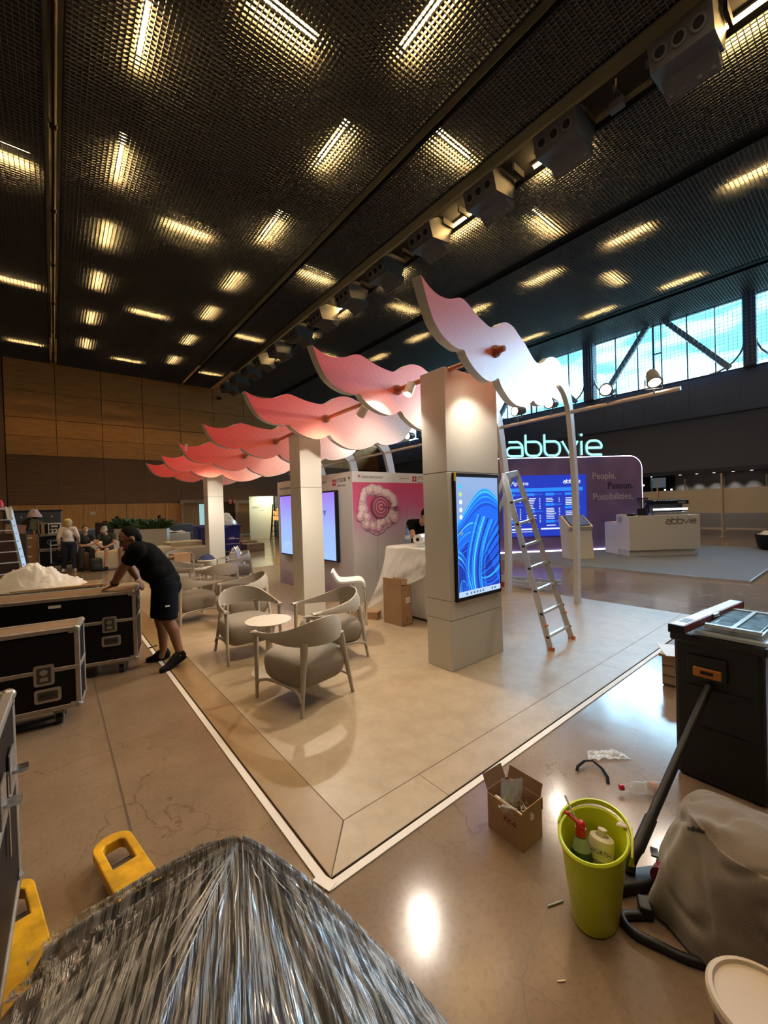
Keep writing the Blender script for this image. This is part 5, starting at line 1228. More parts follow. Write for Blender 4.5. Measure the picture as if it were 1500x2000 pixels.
mb = MB(); mb.prism([(-.020, .0), (-.004, .0), (-.004, .006), (-.020, .006)], 0, .0015, fb @ Matrix.Translation((-.043, 0, .0030))); mb.prism([(-.020, .009), (-.004, .009), (-.004, .016), (-.020, .016)], 0, .0015, fb @ Matrix.Translation((-.043, 0, .0030))); mb.build('red_mark', M_REDP, b2)
mb = MB(); mb.prism([(0, -.018), (.014, 0), (0, .018), (-.014, 0)], .0, .0012, fb @ Matrix.Translation((.004, -.055, .0052))); mb.build('hazard_diamond', mat('label_cream', (.58, .52, .38), .5), b2)
mb = MB(); mb.prism([(0, -.007), (.005, -.003), (.002, .009), (-.003, .002), (-.005, -.002)], .0012, .002, fb @ Matrix.Translation((.004, -.055, .0052))); mb.build('flame_mark', M_TXT, b2); b2.rotation_euler = (0, R(15), 0); b1.rotation_euler = (R(-3), R(7), 0)
# floor litter
pb = thing('plastic_bottle', (2.50, .975, .036), 'empty clear plastic bottle with red cap lying on the concrete', 'bottle', R(-44))
me = MB().lathe([(.013, .0), (.013, .03), (.03, .065), (.036, .09), (.034, .11), (.027, .125), (.034, .14), (.036, .16), (.033, .175), (.036, .19), (.036, .215), (.031, .23), (0, .224)], seg=22).mesh('body', 50, [M_PET]); me.transform(Matrix.Rotation(R(90), 4, 'Y')); o = bpy.data.objects.new('body', me); COL.objects.link(o); o.parent = pb
MB().cyl((-.004, 0, 0), (.018, 0, 0), .0155, seg=14).build('cap', M_REDP, pb, smooth=40)
MB().cyl((.165, 0, 0), (.20, 0, 0), .0365, seg=20, caps=False).build('paper_label', mat('label_orange', (.6, .25, .1), .5, alpha=.6), pb, smooth=40)
wr = MB().grid(lambda u, v: ((u-.5)*.28*(1-.3*v), (v-.5)*.10, .006+.022*abs(noise.noise(Vector((u*4, v*4, 9))))+.01*noise.noise(Vector((u*11, v*11, 2)))), 26, 14).build('plastic_wrapper', mat('wrapper_clear', (.8, .82, .85), .15, bump=.8, bscale=40, alpha=.5), smooth=50); wr.location = (2.80, 1.18, 0); wr.rotation_euler = (0, 0, R(-38)); tag(wr, 'crumpled clear plastic wrapper on the concrete near the black toolbox', 'wrapper')
stp = MB().sweep([(2.495, 1.225, .012), (2.53, 1.235, .022), (2.60, 1.225, .03), (2.645, 1.195, .028), (2.625, 1.13, .018), (2.575, 1.075, .01), (2.53, 1.055, .006)], [(-.009, -.0015), (.009, -.0015), (.009, .0015), (-.009, .0015)]).build('black_strap', mat('strap_black', (.008, .008, .009), .9, spec=.1)); tag(stp, 'bent black strap lying on the concrete beside the carton of bags', 'strap')
mt = MB().cyl((1.56, .905, .004), (1.63, .875, .004), .004, seg=8).build('grey_stick', M_ALU); tag(mt, 'thin grey stick on the floor left of the lime bucket', 'stick')
mt = MB().box((1.345, .735, .003), (.03, .004, .004), rz=-.6).build('wood_splinter', mat('splinter', (.7, .6, .4), .6)); tag(mt, 'tiny pale splinter lying on the concrete in front of the bucket', 'splinter')
# black toolbox tower
tb = thing('toolbox_trolley', (2.955, .826, 0), 'tall black plastic toolbox trolley with orange latch and clear lid', 'toolbox', R(-92.5))
M_TBX = mat('toolbox_black', (.0095, .0095, .011), .48, bump=.06, bscale=120); M_TORA = mat('latch_orange', (.52, .19, .03), .45); M_CLID = mat('clear_lid', (.62, .72, .80), .12, alpha=.45, spec=.8)
# local: front = -y, width along +x, depth +y ; placed so front left edge is at the origin
Wt, Dt, Ht = .42, .62, .88
mb = MB().box((Wt/2, Dt/2, .435), (Wt, Dt, .86), bevel=.025).box((Wt/2, Dt/2, .855), (Wt+.03, Dt+.03, .05), bevel=.012); mb.box((Wt/2, -.004, .57), (Wt-.12, .02, .02)).box((Wt/2, -.004, .33), (Wt-.12, .02, .02)).build('body', M_TBX, tb)
MB().box((.17, -.012, .70), (.19, .02, .13), bevel=.006).build('latch_plate', M_TBX, tb)
l_ = MB().box((.175, -.026, .675), (.135, .016, .055), bevel=.006).build('orange_latch', M_TORA, tb); MB().box((.175, -.036, .678), (.06, .004, .018)).build('latch_slot', M_BLACK, l_)
mb = MB().box((Wt/2, Dt/2, .90), (Wt+.03, Dt+.03, .022), bevel=.008); mb.box((Wt/2+.07, Dt/2, .925), (.26, Dt-.05, .03), bevel=.012); mb.build('clear_lid', M_CLID, tb)
mb = MB()
for x0, x1 in ((.16, .27), (.295, .395)): mb.box(((x0+x1)/2, Dt/2-.02, .945), (x1-x0, Dt-.16, .008), bevel=.003)
mb.build('lid_window', mat('lid_reflection_blue', (.16, .30, .46), .1, var=.5, vscale=18), tb)  # blue reflections on the clear lid, painted as colour
MB().box((.282, Dt/2-.02, .948), (.02, Dt-.06, .016)).box((.28, .04, .945), (.25, .03, .02)).box((.28, Dt-.07, .945), (.25, .03, .02)).build('lid_rib', mat('lid_rib_pale', (.45, .52, .58), .2), tb)
for s in (.06, Wt-.06): MB().cyl((s-.02, Dt-.06, .05), (s+.02, Dt-.06, .05), .05, seg=18).build('wheel', M_CAST, tb, smooth=40)
# level, small crate, vacuum, shirt, tub
lv = thing('spirit_level', (3.215, .70, .952), 'long red and white spirit level lying across the clear lid of the black toolbox', 'spirit level', R(-6.5))
MB().box((0, 0, 0), (.93, .075, .045), bevel=.003).build('body', mat('level_red', (.26, .02, .03), .4), lv)
MB().box((0, 0, .0235), (.91, .062, .002)).build('white_face', mat('level_white', (.62, .62, .70), .4), lv); MB().box((-.466, 0, 0), (.012, .078, .048)).build('end_cap', M_BLACK, lv); MB().box((.466, 0, 0), (.012, .078, .048)).build('end_cap', M_BLACK, lv)
MB().box((-.33, .0, .0245), (.10, .045, .002)).build('window_cutout', mat('cutout_brown', (.05, .04, .03), .5), lv)
MB().box((-.02, -.035, .0), (.085, .012, .048)).build('vial_slot', M_BLACK, lv); MB().cyl((-.055, -.036, .012), (.02, -.036, .012), .013, seg=14).build('vial', mat('vial_glass', (.42, .55, .42), .1, alpha=.8), lv, smooth=40)
wc = thing('wooden_box', (4.36, 1.20, 0), 'small pale wooden box with papers standing behind the black toolbox', 'box', R(4))
MB().box((0, 0, .14), (.16, .18, .26)).box((0, 0, .28), (.20, .22, .025)).build('box_body', mat('pine_box', (.42, .30, .18), .6, var=.1, vscale=8), wc)
for z in (.02, .10, .19): MB().box((-.083, 0, z), (.004, .175, .006)).build('board_joint', M_SEAM, wc)
pp = MB().box((0, 0, 0), (.30, .22, .004), rz=.3).build('paper_sheet', M_LBL); pp.location = (4.55, 1.40, .30); bpy.data.objects.remove(pp)
pp = MB().box((0, 0, .003), (.34, .24, .004)).build('paper_sheet', mat('sheet_white', (.7, .7, .72), .5)); pp.location = (4.42, 1.21, .2925); pp.rotation_euler = (0, 0, .5); tag(pp, 'white paper sheet lying on the small wooden box behind the toolbox', 'paper')
# vacuum cleaner
vc = thing('vacuum_cleaner', (2.05, .25, 0), 'black vacuum cleaner with long tube, mostly hidden under the grey shirt', 'vacuum cleaner')
off = Vector((-2.05, -.25, 0)); M_VAC = mat('vacuum_black', (.008, .008, .008), .5)
MB().lathe([(.0, .03), (.16, .03), (.18, .08), (.18, .30), (.14, .36), (0, .37)], seg=28, sx=1.1, sy=1.5).build('canister', M_VAC, vc, smooth=45)
for p, m in (((1.955, .60, .10), mat('wheel_darkred', (.13, .012, .016), .4)), ((1.90, .58, .04), M_VAC)):
    c = Vector(p)+off; MB().cyl(c-Vector((.02, 0, 0)), c+Vector((.02, 0, 0)), .045, seg=18).build('wheel', m, vc, smooth=40)
MB().cyl(Vector((2.00, .713, .125))+off, Vector((2.92, .645, .60))+off, .021, seg=16).cyl(Vector((2.00, .713, .125))+off, Vector((2.14, .703, .197))+off, .026, seg=16).build('tube', M_VAC, vc, smooth=40)
MB().tube([Vector(p)+off for p in ((1.93, .725, .06), (1.94, .724, .09), (1.965, .72, .112), (2.02, .711, .135))], .025, 14).build('elbow', M_VAC, vc, smooth=60)
MB().box(Vector((1.935, .70, .028))+off, (.24, .085, .05), rz=R(-32), bevel=.018, seg=3).build('floor_head', M_VAC, vc, smooth=40)
MB().box(Vector((2.025, .655, .13))+off, (.05, .03, .008), rz=.4).build('lever', mat('lever_blue', (.04, .05, .08), .4), vc)
hs = [(1.80, .63, .016), (1.745, .675, .018), (1.715, .665, .016), (1.70, .62, .015), (1.72, .55, .015), (1.745, .47, .015), (1.80, .38, .02)]
MB().tube([Vector((a, b, .0))+Vector((0, 0, z))+off for (a, b), z in zip(catmull([(h[0], h[1]) for h in hs], 4), [.017]*60)], .0155, 12).build('hose', M_VAC, vc, smooth=60)
MB().box(Vector((1.83, .63, .03))+off, (.07, .05, .05), rz=.5, bevel=.01).build('floor_clip', M_VAC, vc)
M_SHIRT = mat('shirt_greybeige', (.225, .185, .145), .95, bump=.25, bscale=260, var=.12, vscale=7, sheen=.2)
def shirt(u, v):
    a = 2*PI*u; f = lambda c, e: math.copysign(abs(c)**e, c)
    rx = .31+.06*noise.noise(Vector((math.cos(a)*1.4, math.sin(a)*1.4, 5))); ry = .45
    # v: 0 top centre, 1 hem
    if v < .45: r = v/.45*.74; z = .455-.05*(v/.45)**3
    else: t = (v-.45)/.55; r = .74+.30*t**.8; z = .405*(1-t**1.15)+.012
    x = rx*r*f(math.cos(a), .8); y = ry*r*f(math.sin(a), .8)
    w = v**1.2*(.030*math.sin(5*a+2*v+.8*noise.noise(Vector((x*4, y*4, 2))))+.014*math.sin(11*a+1+2*v))
    q = Vector((x*4+z*2, y*4, z*3.5)); n = noise.noise(q)*.028+max(0, .16-abs(noise.noise(q*1.25+Vector((3, 1, 0)))))*-.12+noise.noise(q*3)*.007
    k = 1+w/.3*.5
    collar = .035*math.exp(-((a-2.25)**2)/.08)*math.exp(-((v-.42)**2)/.015)
    return (x*k+n*math.cos(a)*v-.02*math.sin(3*y*5), y*k+n*math.sin(a)*v, max(.006, z+n*.7*(1-.6*v)+collar-.06*max(0, x/.3)*(1-v)))
sh = MB().grid(shirt, 150, 60, cu=True).build('grey_shirt', M_SHIRT, smooth=80); sh.location = (2.045, .20, 0); sh.rotation_euler = (0, 0, R(-3))
tag(sh, 'grey beige shirt with small dark chest lettering draped over the vacuum cleaner', 'shirt')
from mathutils.bvhtree import BVHTree
bpy.context.view_layer.update()
bv = BVHTree.FromPolygons([sh.matrix_world @ v.co for v in sh.data.vertices], [tuple(p.vertices) for p in sh.data.polygons])
dr = Vector((.72, .22, -.66)).normalized()
MT = frame(Vector((1.955, .515, .345))-dr*.2, (.266, -.965, .0), (.35, .1, .93)); tx = text_obj('adidas', .022, mat('print_darkbrown', (.02, .014, .012), .7), 'lettering', None, MT, .0004, bold=.0008)
imw = sh.matrix_world.inverted()
for v in tx.data.vertices:
    l_, n_, i_, d_ = bv.ray_cast(v.co, dr)
    if l_ is None: l_ = bv.find_nearest(v.co+dr*.2)[0]
    v.co = imw @ (l_-dr*.003)
tx.parent = sh
wt = thing('lidded_tub', (1.475, .215, 0), 'dark tub with cream lid cut off by the lower right corner of the picture', 'tub')
MB().lathe([(0, 0), (.104, 0), (.118, .27), (.0, .275)], seg=40).build('tub_body', mat('tub_brown', (.045, .028, .02), .35), wt, smooth=40)
MB().lathe([(.119, .262), (.129, .264), (.132, .272), (.132, .292), (.126, .30), (.116, .30), (.111, .291), (0, .291)], seg=56).build('lid', mat('lid_cream', (.56, .46, .35), .4), wt, smooth=35)
MB().lathe([(.117, .245), (.122, .25), (.122, .258), (.118, .262)], seg=40).build('rim_band', mat('rim_pale', (.46, .40, .33), .4), wt, smooth=35)
# ================================================================== BACKGROUND, LEFT AND FAR
# printed stand with the star lamp
xs_ = thing('printed_stand', (9.61, 25.26, 0), 'pale stand wall with painted yellow glow and small dark lettering at the far end', 'exhibition wall', math.atan2(-.70, 1.3))
M_EX = grad_mat('panel_glow_yellow', [(0, (.40, .47, .46)), (.55, (.50, .56, .55)), (.8, (.62, .60, .42)), (1, (.70, .55, .12))], 'X', -.4, 2.0)  # yellow lamp glow painted into the panel colour, stronger to the right
MB().box((.74, .06, 1.33), (1.48, .1, 2.66)).build('panel', M_EX, xs_); MB().box((2.2, .35, 1.33), (1.5, .1, 2.66)).build('dark_panel', mat('stand_navy', (.03, .045, .07), .5), xs_)
FX = frame((.17, -.001, 0), (1, 0, 0)); text_obj('EXELIXIS', .17, M_TXTG, 'lettering', xs_, FX @ Matrix.Translation((0, 1.92, 0)), .004); text_obj('oncology', .08, M_TXTG, 'lettering', xs_, FX @ Matrix.Translation((.42, 1.76, 0)), .004)
L = bpy.data.lights.new('stand_spot', 'SPOT'); L.energy = 260; L.color = (1, .86, .55); L.spot_size = R(100); L.spot_blend = .8; lo = bpy.data.objects.new('stand_spot', L); COL.objects.link(lo); lo.parent = xs_; lo.location = (1.1, -1.3, 2.9); lo.rotation_euler = Vector((-.15, .9, -.75)).to_track_quat('-Z', 'Y').to_euler()
star = thing('star_lamp', (10.69, 23.5, 1.44), 'golden many-pointed star lamp beside the far pale stand', 'lamp')
mb = MB(); rg = random.Random(4)
for k in range(26):
    d = Vector((rg.gauss(0, 1), rg.gauss(0, 1), rg.gauss(0, 1))).normalized(); mb.cyl(d*.10, d*rg.uniform(.45, .6), .11, .004, 5)
mb.build('paper_star', mat('star_gold', (.75, .45, .14), .5, emit=(1, .6, .22), es=.5), star); MB().cyl((0, 0, -.1), (0, 0, -1.44), .02).cyl((0, 0, -1.44), (0, 0, -1.42), .16, seg=16).build('stand', M_BLACK, star)
bl = thing('black_stepladder', (10.1, 22.4, 0), 'black stepladder standing before the far stand with the star lamp', 'ladder', R(-30))
for s in (-1, 1):
    MB().cyl((s*.32, -.35, 0), (s*.16, 0, 2.1), .03, seg=8).build('rail', M_BLACK, bl); MB().cyl((s*.32, .4, 0), (s*.16, .02, 2.1), .025, seg=8).build('rear_leg', M_BLACK, bl)
for k in range(6): t = .12+.14*k; MB().box((0, -.35*(1-t), 2.1*t), (.64-.32*t, .12, .03)).build('tread', M_STEEL, bl)
# waste bins
M_BIN = mat('bin_blue', (.018, .022, .22), .45); M_PBAG = mat('bin_bag_clear', (.62, .60, .57), .2, bump=1.0, bscale=9, alpha=.9)
def bin_(x, y, rz, label, w=1.15, d=1.0, h=1.15):
    o = thing('waste_bin', (x, y, 0), label, 'waste bin', rz, 'blue waste bins')
    mb = MB(); b2 = bmesh.new(); bmesh.ops.create_cube(b2, size=1)
    for v in b2.verts: k = 1 if v.co.z > 0 else .86; v.co = Vector((v.co.x*w*k, v.co.y*d*k, v.co.z*(h-.15)+.15+(h-.15)/2))
    bmesh.ops.bevel(b2, geom=b2.edges[:], offset=.04, segments=2, affect='EDGES'); mb._add(b2, Matrix()); mb.build('bin_body', M_BIN, o, smooth=40)
    MB().box((0, 0, h), (w+.12, d+.12, .07), bevel=.03).build('rim', M_BIN, o, smooth=40)
    for sx in (-1, 1):
        for sy in (-1, 1): MB().cyl((sx*w*.36-.03, sy*d*.34, .1), (sx*w*.36+.03, sy*d*.34, .1), .1, seg=16).build('wheel', M_CAST, o, smooth=40)
    return o
wa = bin_(5.42, 17.2, R(-4), 'big blue waste bin right of the farthest column, heaped with clear bags')
mb = MB()
for z, x0, w_ in ((.80, -.1, .62), (.62, .05, .45), (.42, -.1, .62)): mb.box((x0+w_/2, -.47, z), (w_, .004, .018))
mb.box((.10, -.475, .9), (.12, .004, .07)); mb.box((.22, -.472, .66), (.20, .004, .05)); mb.build('white_print', M_LBL, wa)
bin_(4.75, 16.2, R(3), 'blue waste bin left of the farthest column, with a broom in it', .75, .75, 1.12); bin_(5.15, 18.9, R(3), 'blue waste bin in the dark behind the broom, rearmost of the blue bins', .8, .75, 1.1)
rb = MB().grid(lambda u, v: (.62*math.cos(2*PI*u)*v, .45*math.sin(2*PI*u)*v, .50*(1-v**2.2)+.10*noise.noise(Vector((4*math.cos(2*PI*u)*v, 4*math.sin(2*PI*u)*v, 5*v)))), 40, 18, cu=True).build('rubbish_bags', M_PBAG, smooth=50); rb.location = (5.40, 17.2, 1.19); tag(rb, 'heap of clear rubbish bags bulging out of the big blue bin', 'rubbish bag')
br = MB().cyl((4.30, 15.45, .05), (4.52, 15.72, 1.55), .018, seg=10).box((4.30, 15.45, .04), (.3, .08, .08)).build('broom', mat('broom_brown', (.10, .06, .04), .5)); tag(br, 'thin brown broom handle leaning on the left blue bin', 'broom')
ppb = MB().grid(lambda u, v: (.2*math.cos(2*PI*u)*v, .2*math.sin(2*PI*u)*v, .2*(1-v*v)+.04*noise.noise(Vector((5*math.cos(2*PI*u)*v, 5*math.sin(2*PI*u)*v, 1)))), 20, 8, cu=True).build('paper_waste', mat('paper_tan', (.6, .48, .36), .7), smooth=60); ppb.location = (4.78, 16.2, 1.16); tag(ppb, 'crumpled tan paper on top of the left blue bin', 'paper')
for x, y, rz, l in ((7.0, 18.9, .2, 'low brown wooden block right of the big blue bin, upper one'), (6.62, 17.15, .1, 'low dark wooden block right of the big blue bin, nearer one')):
    o = MB().box((0, 0, .17), (.8, .6, .34), bevel=.02).build('wooden_block', wood('block_wood', (.16, .09, .05), (.26, .16, .09), (1, 6, 3), .6)); o.location = (x, y, 0); o.rotation_euler = (0, 0, rz); tag(o, l, 'block')
# lounge furniture
M_POUF = mat('pouf_cream', (.55, .48, .36), .7, bump=.1, bscale=30); M_BLOCK = mat('lounge_white', (.56, .53, .47), .65); M_SOFAB = mat('sofa_blue', (.10, .125, .17), .8)
def block(x, y, w, d, h, rz, label, m, nm='lounge_block', g='pale lounge blocks', bev=.07):
    o = MB().box((0, 0, h/2), (w, d, h), bevel=bev, seg=4).build(nm, m, smooth=40); o.location = (x, y, 0); o.rotation_euler = (0, 0, rz); return tag(o, label, 'seat block', g)
block(1.58, 15.75, 1.2, .7, .62, R(-4), 'cream rounded seat block beside the seated man with bare legs', M_POUF)
block(.80, 16.2, .55, .5, .58, R(-4), 'dark brown seat block behind the backpack', mat('block_brown', (.12, .06, .045), .6), g=None)
block(2.6, 15.9, 1.1, .7, .6, R(6), 'cream rounded seat block behind the man in black, under the planter', M_POUF)
block(3.75, 15.75, 1.2, .8, .52, R(8), 'long low beige seat block nearest the blue bins', mat('block_beige', (.46, .37, .27), .7), bev=.05)
block(4.0, 17.6, 1.25, .9, .62, R(4), 'white stacked seat block covered by cloth left of the blue bins', M_BLOCK, bev=.04)
block(4.15, 20.4, 1.3, .9, .85, R(4), 'tall white seat block behind the cloth covered one', M_BLOCK, bev=.04)
block(1.35, 18.6, 1.1, .8, .75, R(0), 'white seat block behind the seated men', M_BLOCK)
cl_ = MB().grid(lambda u, v: ((u-.5)*1.1, (v-.5)*.8, .02+.16*abs(noise.noise(Vector((u*3, v*3, 3))))+.04*noise.noise(Vector((u*9, v*9, 1)))), 34, 24).build('crumpled_cloth', mat('cloth_cream', (.62, .56, .48), .8), smooth=70); cl_.location = (4.1, 20.4, .86); tag(cl_, 'crumpled cream cloth lying on the tall white seat block', 'cloth')
for x, w, l in ((1.2, 1.9, 'dark blue sofa with rounded back behind the seated men'), (5.6, 2.2, 'dark grey sofa back near the oak door')):
    o = thing('sofa', (x, 24.0 if x < 2 else 26.5, 0), l, 'sofa')
    MB().box((0, 0, .30), (w, .9, .60), bevel=.08, seg=3).build('seat', M_SOFAB, o, smooth=40); MB().box((0, .38, .75), (w, .28, .75), bevel=.12, seg=4).build('backrest', M_SOFAB, o, smooth=40)
tr = thing('travel_chest', (2.05, 23.0, 0), 'large dark brown trunk with black handle behind the seated men', 'trunk')
MB().box((0, 0, .715), (1.12, .6, 1.43), bevel=.05).build('body', mat('trunk_maroon', (.035, .016, .014), .5), tr); MB().box((-.2, -.2, 1.45), (.18, .12, .05)).build('handle', M_BLACK, tr)
o = MB().box((.25, -.1, 1.5), (.34, .3, .14), bevel=.05).ball((.3, -.1, 1.6), .1).build('camera_bag', M_BLACK); o.location = (2.05, 23.0, 0); tag(o, 'small black camera bag on top of the dark trunk', 'bag')
# planters
M_PLANTER = mat('planter_white', (.55, .55, .53), .5); M_LEAFG = mat('leaf_green', (.05, .11, .03), .55, var=.5, vscale=3)
def planter(x, y, w, d, h, rz, label, seed):
    o = thing('planter', (x, y, 0), label, 'planter', rz, 'white planters with green shrubs')
    MB().box((0, 0, h/2), (w, d, h), bevel=.015).build('planter_box', M_PLANTER, o); MB().box((0, 0, h-.01), (w-.06, d-.06, .03)).build('soil', mat('soil', (.02, .014, .01), .9), o)
    bm = bmesh.new(); rg = random.Random(seed)
    for k in range(620):
        bx, by = rg.uniform(-w*.45, w*.45), rg.uniform(-d*.45, d*.45); out = Vector((bx*1.1+rg.gauss(0, .25), by*1.1+rg.gauss(0, .25), rg.uniform(.45, 1.2))).normalized(); L = rg.uniform(.35, .72)
        p = Vector((bx, by, h)); sd = out.cross(Vector((rg.uniform(-1, 1), rg.uniform(-1, 1), .2))).normalized()*rg.uniform(.018, .04); prev = None
        for s in range(5):
            t = s/4; c = p+out*L*t+Vector((0, 0, -.16*L*t*t*2)); wd = sd*math.sin(PI*(.12+.86*t)); a, b = bm.verts.new(c-wd), bm.verts.new(c+wd)
            if prev: bm.faces.new((prev[0], prev[1], b, a))
            prev = (a, b)
    me = bpy.data.meshes.new('foliage'); bm.to_mesh(me); bm.free(); me.materials.append(M_LEAFG); q = bpy.data.objects.new('foliage', me); COL.objects.link(q); q.parent = o
planter(3.25, 19.1, 1.0, .62, 1.12, R(-20), 'white planter with green shrub in front of the far person, right one of two', 3); planter(2.42, 20.6, .8, .6, 1.15, R(-15), 'white planter with green shrub, left one of two behind the man in black', 9)
# signs
sg = thing('exit_sign', (10.3, 30.82, 2.36), 'small red and white fire sign on the wood wall right of the farthest column', 'sign')
MB().box((0, 0, .15), (.22, .02, .34)).build('plate', mat('sign_red', (.55, .10, .06), .5), sg); MB().box((.0, -.012, .2), (.09, .006, .09)).build('pictogram', M_LBL, sg); MB().box((.32, 0, .13), (.16, .02, .30)).build('plate', mat('sign_red', (.55, .10, .06), .5), sg); MB().box((.32, -.012, .15), (.06, .006, .14)).build('pictogram', M_LBL, sg)
sp = thing('wall_plate', (1.9, 30.86, 1.80), 'small white sign plate on the wood wall above the seated men', 'sign'); MB().box((0, 0, .1), (.26, .02, .20)).build('plate', M_LBL, sp); mb = MB()
for a, b, c, d in ((-.07, .13, .05, .03), (-.04, .09, .03, .08), (.04, .09, .09, .05)): mb.box((a, -.012, b), (c, .004, d))
mb.build('pictogram', M_TXTG, sp)
cm = MB().cyl((9.75, 30.9, 10.12), (9.75, 30.4, 10.05), .07, seg=12).box((9.75, 30.95, 10.2), (.1, .1, .2)).build('security_camera', M_BLACK, smooth=40); tag(cm, 'small dark security camera high on the wood wall under the ceiling', 'camera')
# stored things at the far left
M_DBIN = mat('bin_charcoal', (.035, .042, .055), .5)
for x, l in ((-1.05, 'dark grey rolling bin at the far left, left of two'), (-.15, 'dark grey rolling bin at the far left, right of two')):
    o = thing('grey_bin', (x, 21.0, 0), l, 'bin', group='dark grey bins')
    MB().box((0, 0, 1.0), (.82, .7, 1.95), bevel=.06, seg=3).build('bin_body', M_DBIN, o, smooth=40); MB().box((0, 0, 2.0), (.88, .76, .06), bevel=.02).build('lid', M_DBIN, o); MB().ball((.1, -.36, 1.75), .03).build('catch', M_LBL, o)
rb = MB().grid(lambda u, v: (.40*math.cos(2*PI*u)*v, .35*math.sin(2*PI*u)*v, .50*(1-v**2)+.10*noise.noise(Vector((4*math.cos(2*PI*u)*v, 4*math.sin(2*PI*u)*v, 8)))), 30, 12, cu=True).build('black_sack', mat('bag_black', (.012, .012, .013), .35), smooth=60); rb.location = (-.55, 18.6, 1.30); tag(rb, 'black sack with pale crumpled wrap on top of the stored cases at the far left', 'sack')
rb = MB().grid(lambda u, v: (.22*math.cos(2*PI*u)*v, .2*math.sin(2*PI*u)*v, .28*(1-v**2)+.08*noise.noise(Vector((4*math.cos(2*PI*u)*v, 4*math.sin(2*PI*u)*v, 2)))), 24, 10, cu=True).build('pinkish_wrap', mat('wrap_rose', (.36, .27, .26), .3, bump=.8, bscale=14), smooth=50); rb.location = (-.52, 18.6, 1.74); tag(rb, 'crumpled rosy plastic wrap on the black sack at the far left', 'wrap')
o = MB().box((0, 0, .575), (.46, .6, 1.15), bevel=.01).build('tall_carton', M_CARD); o.location = (-.64, 18.4, 0); tag(o, 'tall brown carton standing left of the black cases at the far left', 'carton')
q_ = MB()
for z in (1.05, .75, .42): q_.box((-.03, -.302, z), (.14+.05*(z > 1), .002, .05))
q = q_.build('white_tape', M_LBL, o)
o = MB().box((0, 0, .15), (.5, .4, .30), bevel=.01).build('brown_box', mat('box_rust', (.26, .13, .09), .7)); o.location = (-1.0, 17.6, 1.22); o.rotation_euler = (0, .12, .2); tag(o, 'reddish brown box on the dark shelf at the far left', 'box')
o = MB().box((0, 0, .61), (1.0, .6, 1.22), bevel=.01).build('dark_cabinet', mat('cabinet_umber', (.045, .022, .015), .6)); o.location = (-1.2, 17.7, 0); tag(o, 'dark brown cabinet behind the white stepladder at the far left', 'cabinet')
def bcase(x, y, w, d, h, z, label):
    o = thing('black_case', (x, y, z), label, 'case', group='black transport cases at the far left')
    MB().box((0, 0, h/2), (w-.02, d-.02, h-.02)).build('body', M_CASE, o); mb = MB()
    for zz in (.02, h-.02):
        mb.box((0, -d/2+.015, zz), (w, .03, .04)); mb.box((0, d/2-.015, zz), (w, .03, .04))
        for s in (-1, 1): mb.box((s*(w/2-.015), 0, zz), (.03, d, .04))
    for s in (-1, 1): mb.box((s*(w/2-.015), -d/2+.015, h/2), (.03, .03, h))
    mb.build('edge_extrusion', M_EXTR, o); return o
k1 = bcase(.03, 18.3, .92, .6, .50, .62, 'black case with round logo, upper of the stack beside the tall carton'); bcase(.03, 18.35, .92, .65, .60, 0, 'black case at the bottom of the stack beside the tall carton')
mb = MB(); mb.tube([(-.07+.15*math.cos(2*PI*t/24), -.305, .25+.10*math.sin(2*PI*t/24)) for t in range(24)], .008, 6, True); mb.build('oval_logo', M_TXTG, k1)
k3 = bcase(-.10, 18.3, .62, .5, .40, 1.13, 'small black case with tan strap on top of the far left stack'); MB().box((-.19, -.256, .2), (.09, .01, .40)).build('tan_strap', M_CARD, k3)
s22 = thing('number_sign', (.02, 17.9, 1.13), 'black square sign with a white 22 on top of the stacked cases', 'sign')
MB().box((0, 0, .19), (.34, .03, .38), bevel=.01).build('plate', M_LBL, s22); MB().box((0, -.017, .19), (.29, .004, .32)).build('black_field', M_BLACK, s22); text_obj('22', .20, M_LBL, 'printed_number', s22, frame((-.115, -.020, .055), (1, 0, 0)), .001, bold=.006); MB().box((0, -.02, .28), (.18, .002, .05)).build('small_print', M_LBL, s22)
o = MB().box((0, 0, .03), (1.0, .3, .06)).build('cardboard_sheet', M_CARD); o.location = (.42, 18.5, 1.25); o.rotation_euler = (0, .22, 0); tag(o, 'flat brown cardboard slanting behind the sign with 22', 'cardboard')
tc = thing('luggage_trolley', (.25, 16.9, 0), 'low metal trolley loaded with bags left of the standing woman', 'trolley')
MB().box((0, 0, .22), (.7, .5, .04)).build('deck', M_STEEL, tc); MB().tube([(-.35, .2, .2), (-.35, .2, .95), (.35, .2, .95), (.35, .2, .2)], .02, 8).tube([(-.35, .2, .8), (.35, .2, .8)], .015, 8).build('frame', M_ALU, tc, smooth=50)
for s in (-1, 1): MB().cyl((s*.3, -.2, .08), (s*.3+.04, -.2, .08), .08, seg=14).build('wheel', M_CAST, tc)
for x, y, z, r, m, l in ((.20, 16.85, .24, .24, 'bag_black', 'black holdall on the low metal trolley'), (.98, 15.42, 0, .22, 'bag_dark', 'dark backpack on the floor before the brown seat block')):
    o = MB().box((0, 0, r*.95), (r*1.5, r*1.0, r*1.9), bevel=r*.38, seg=4).box((0, -r*.52, r*.6), (r*1.0, r*.35, r*.8), bevel=r*.15, seg=3).build('backpack', mat(m, (.014, .015, .014), .6), smooth=60); o.location = (x, y, z); tag(o, l, 'bag')
o = MB().box((0, 0, .06), (.10, .10, .4), bevel=.01).build('carton_tube', M_CARD); o.location = (.45, 16.78, .38); tag(o, 'short brown tube standing on the low trolley', 'tube')
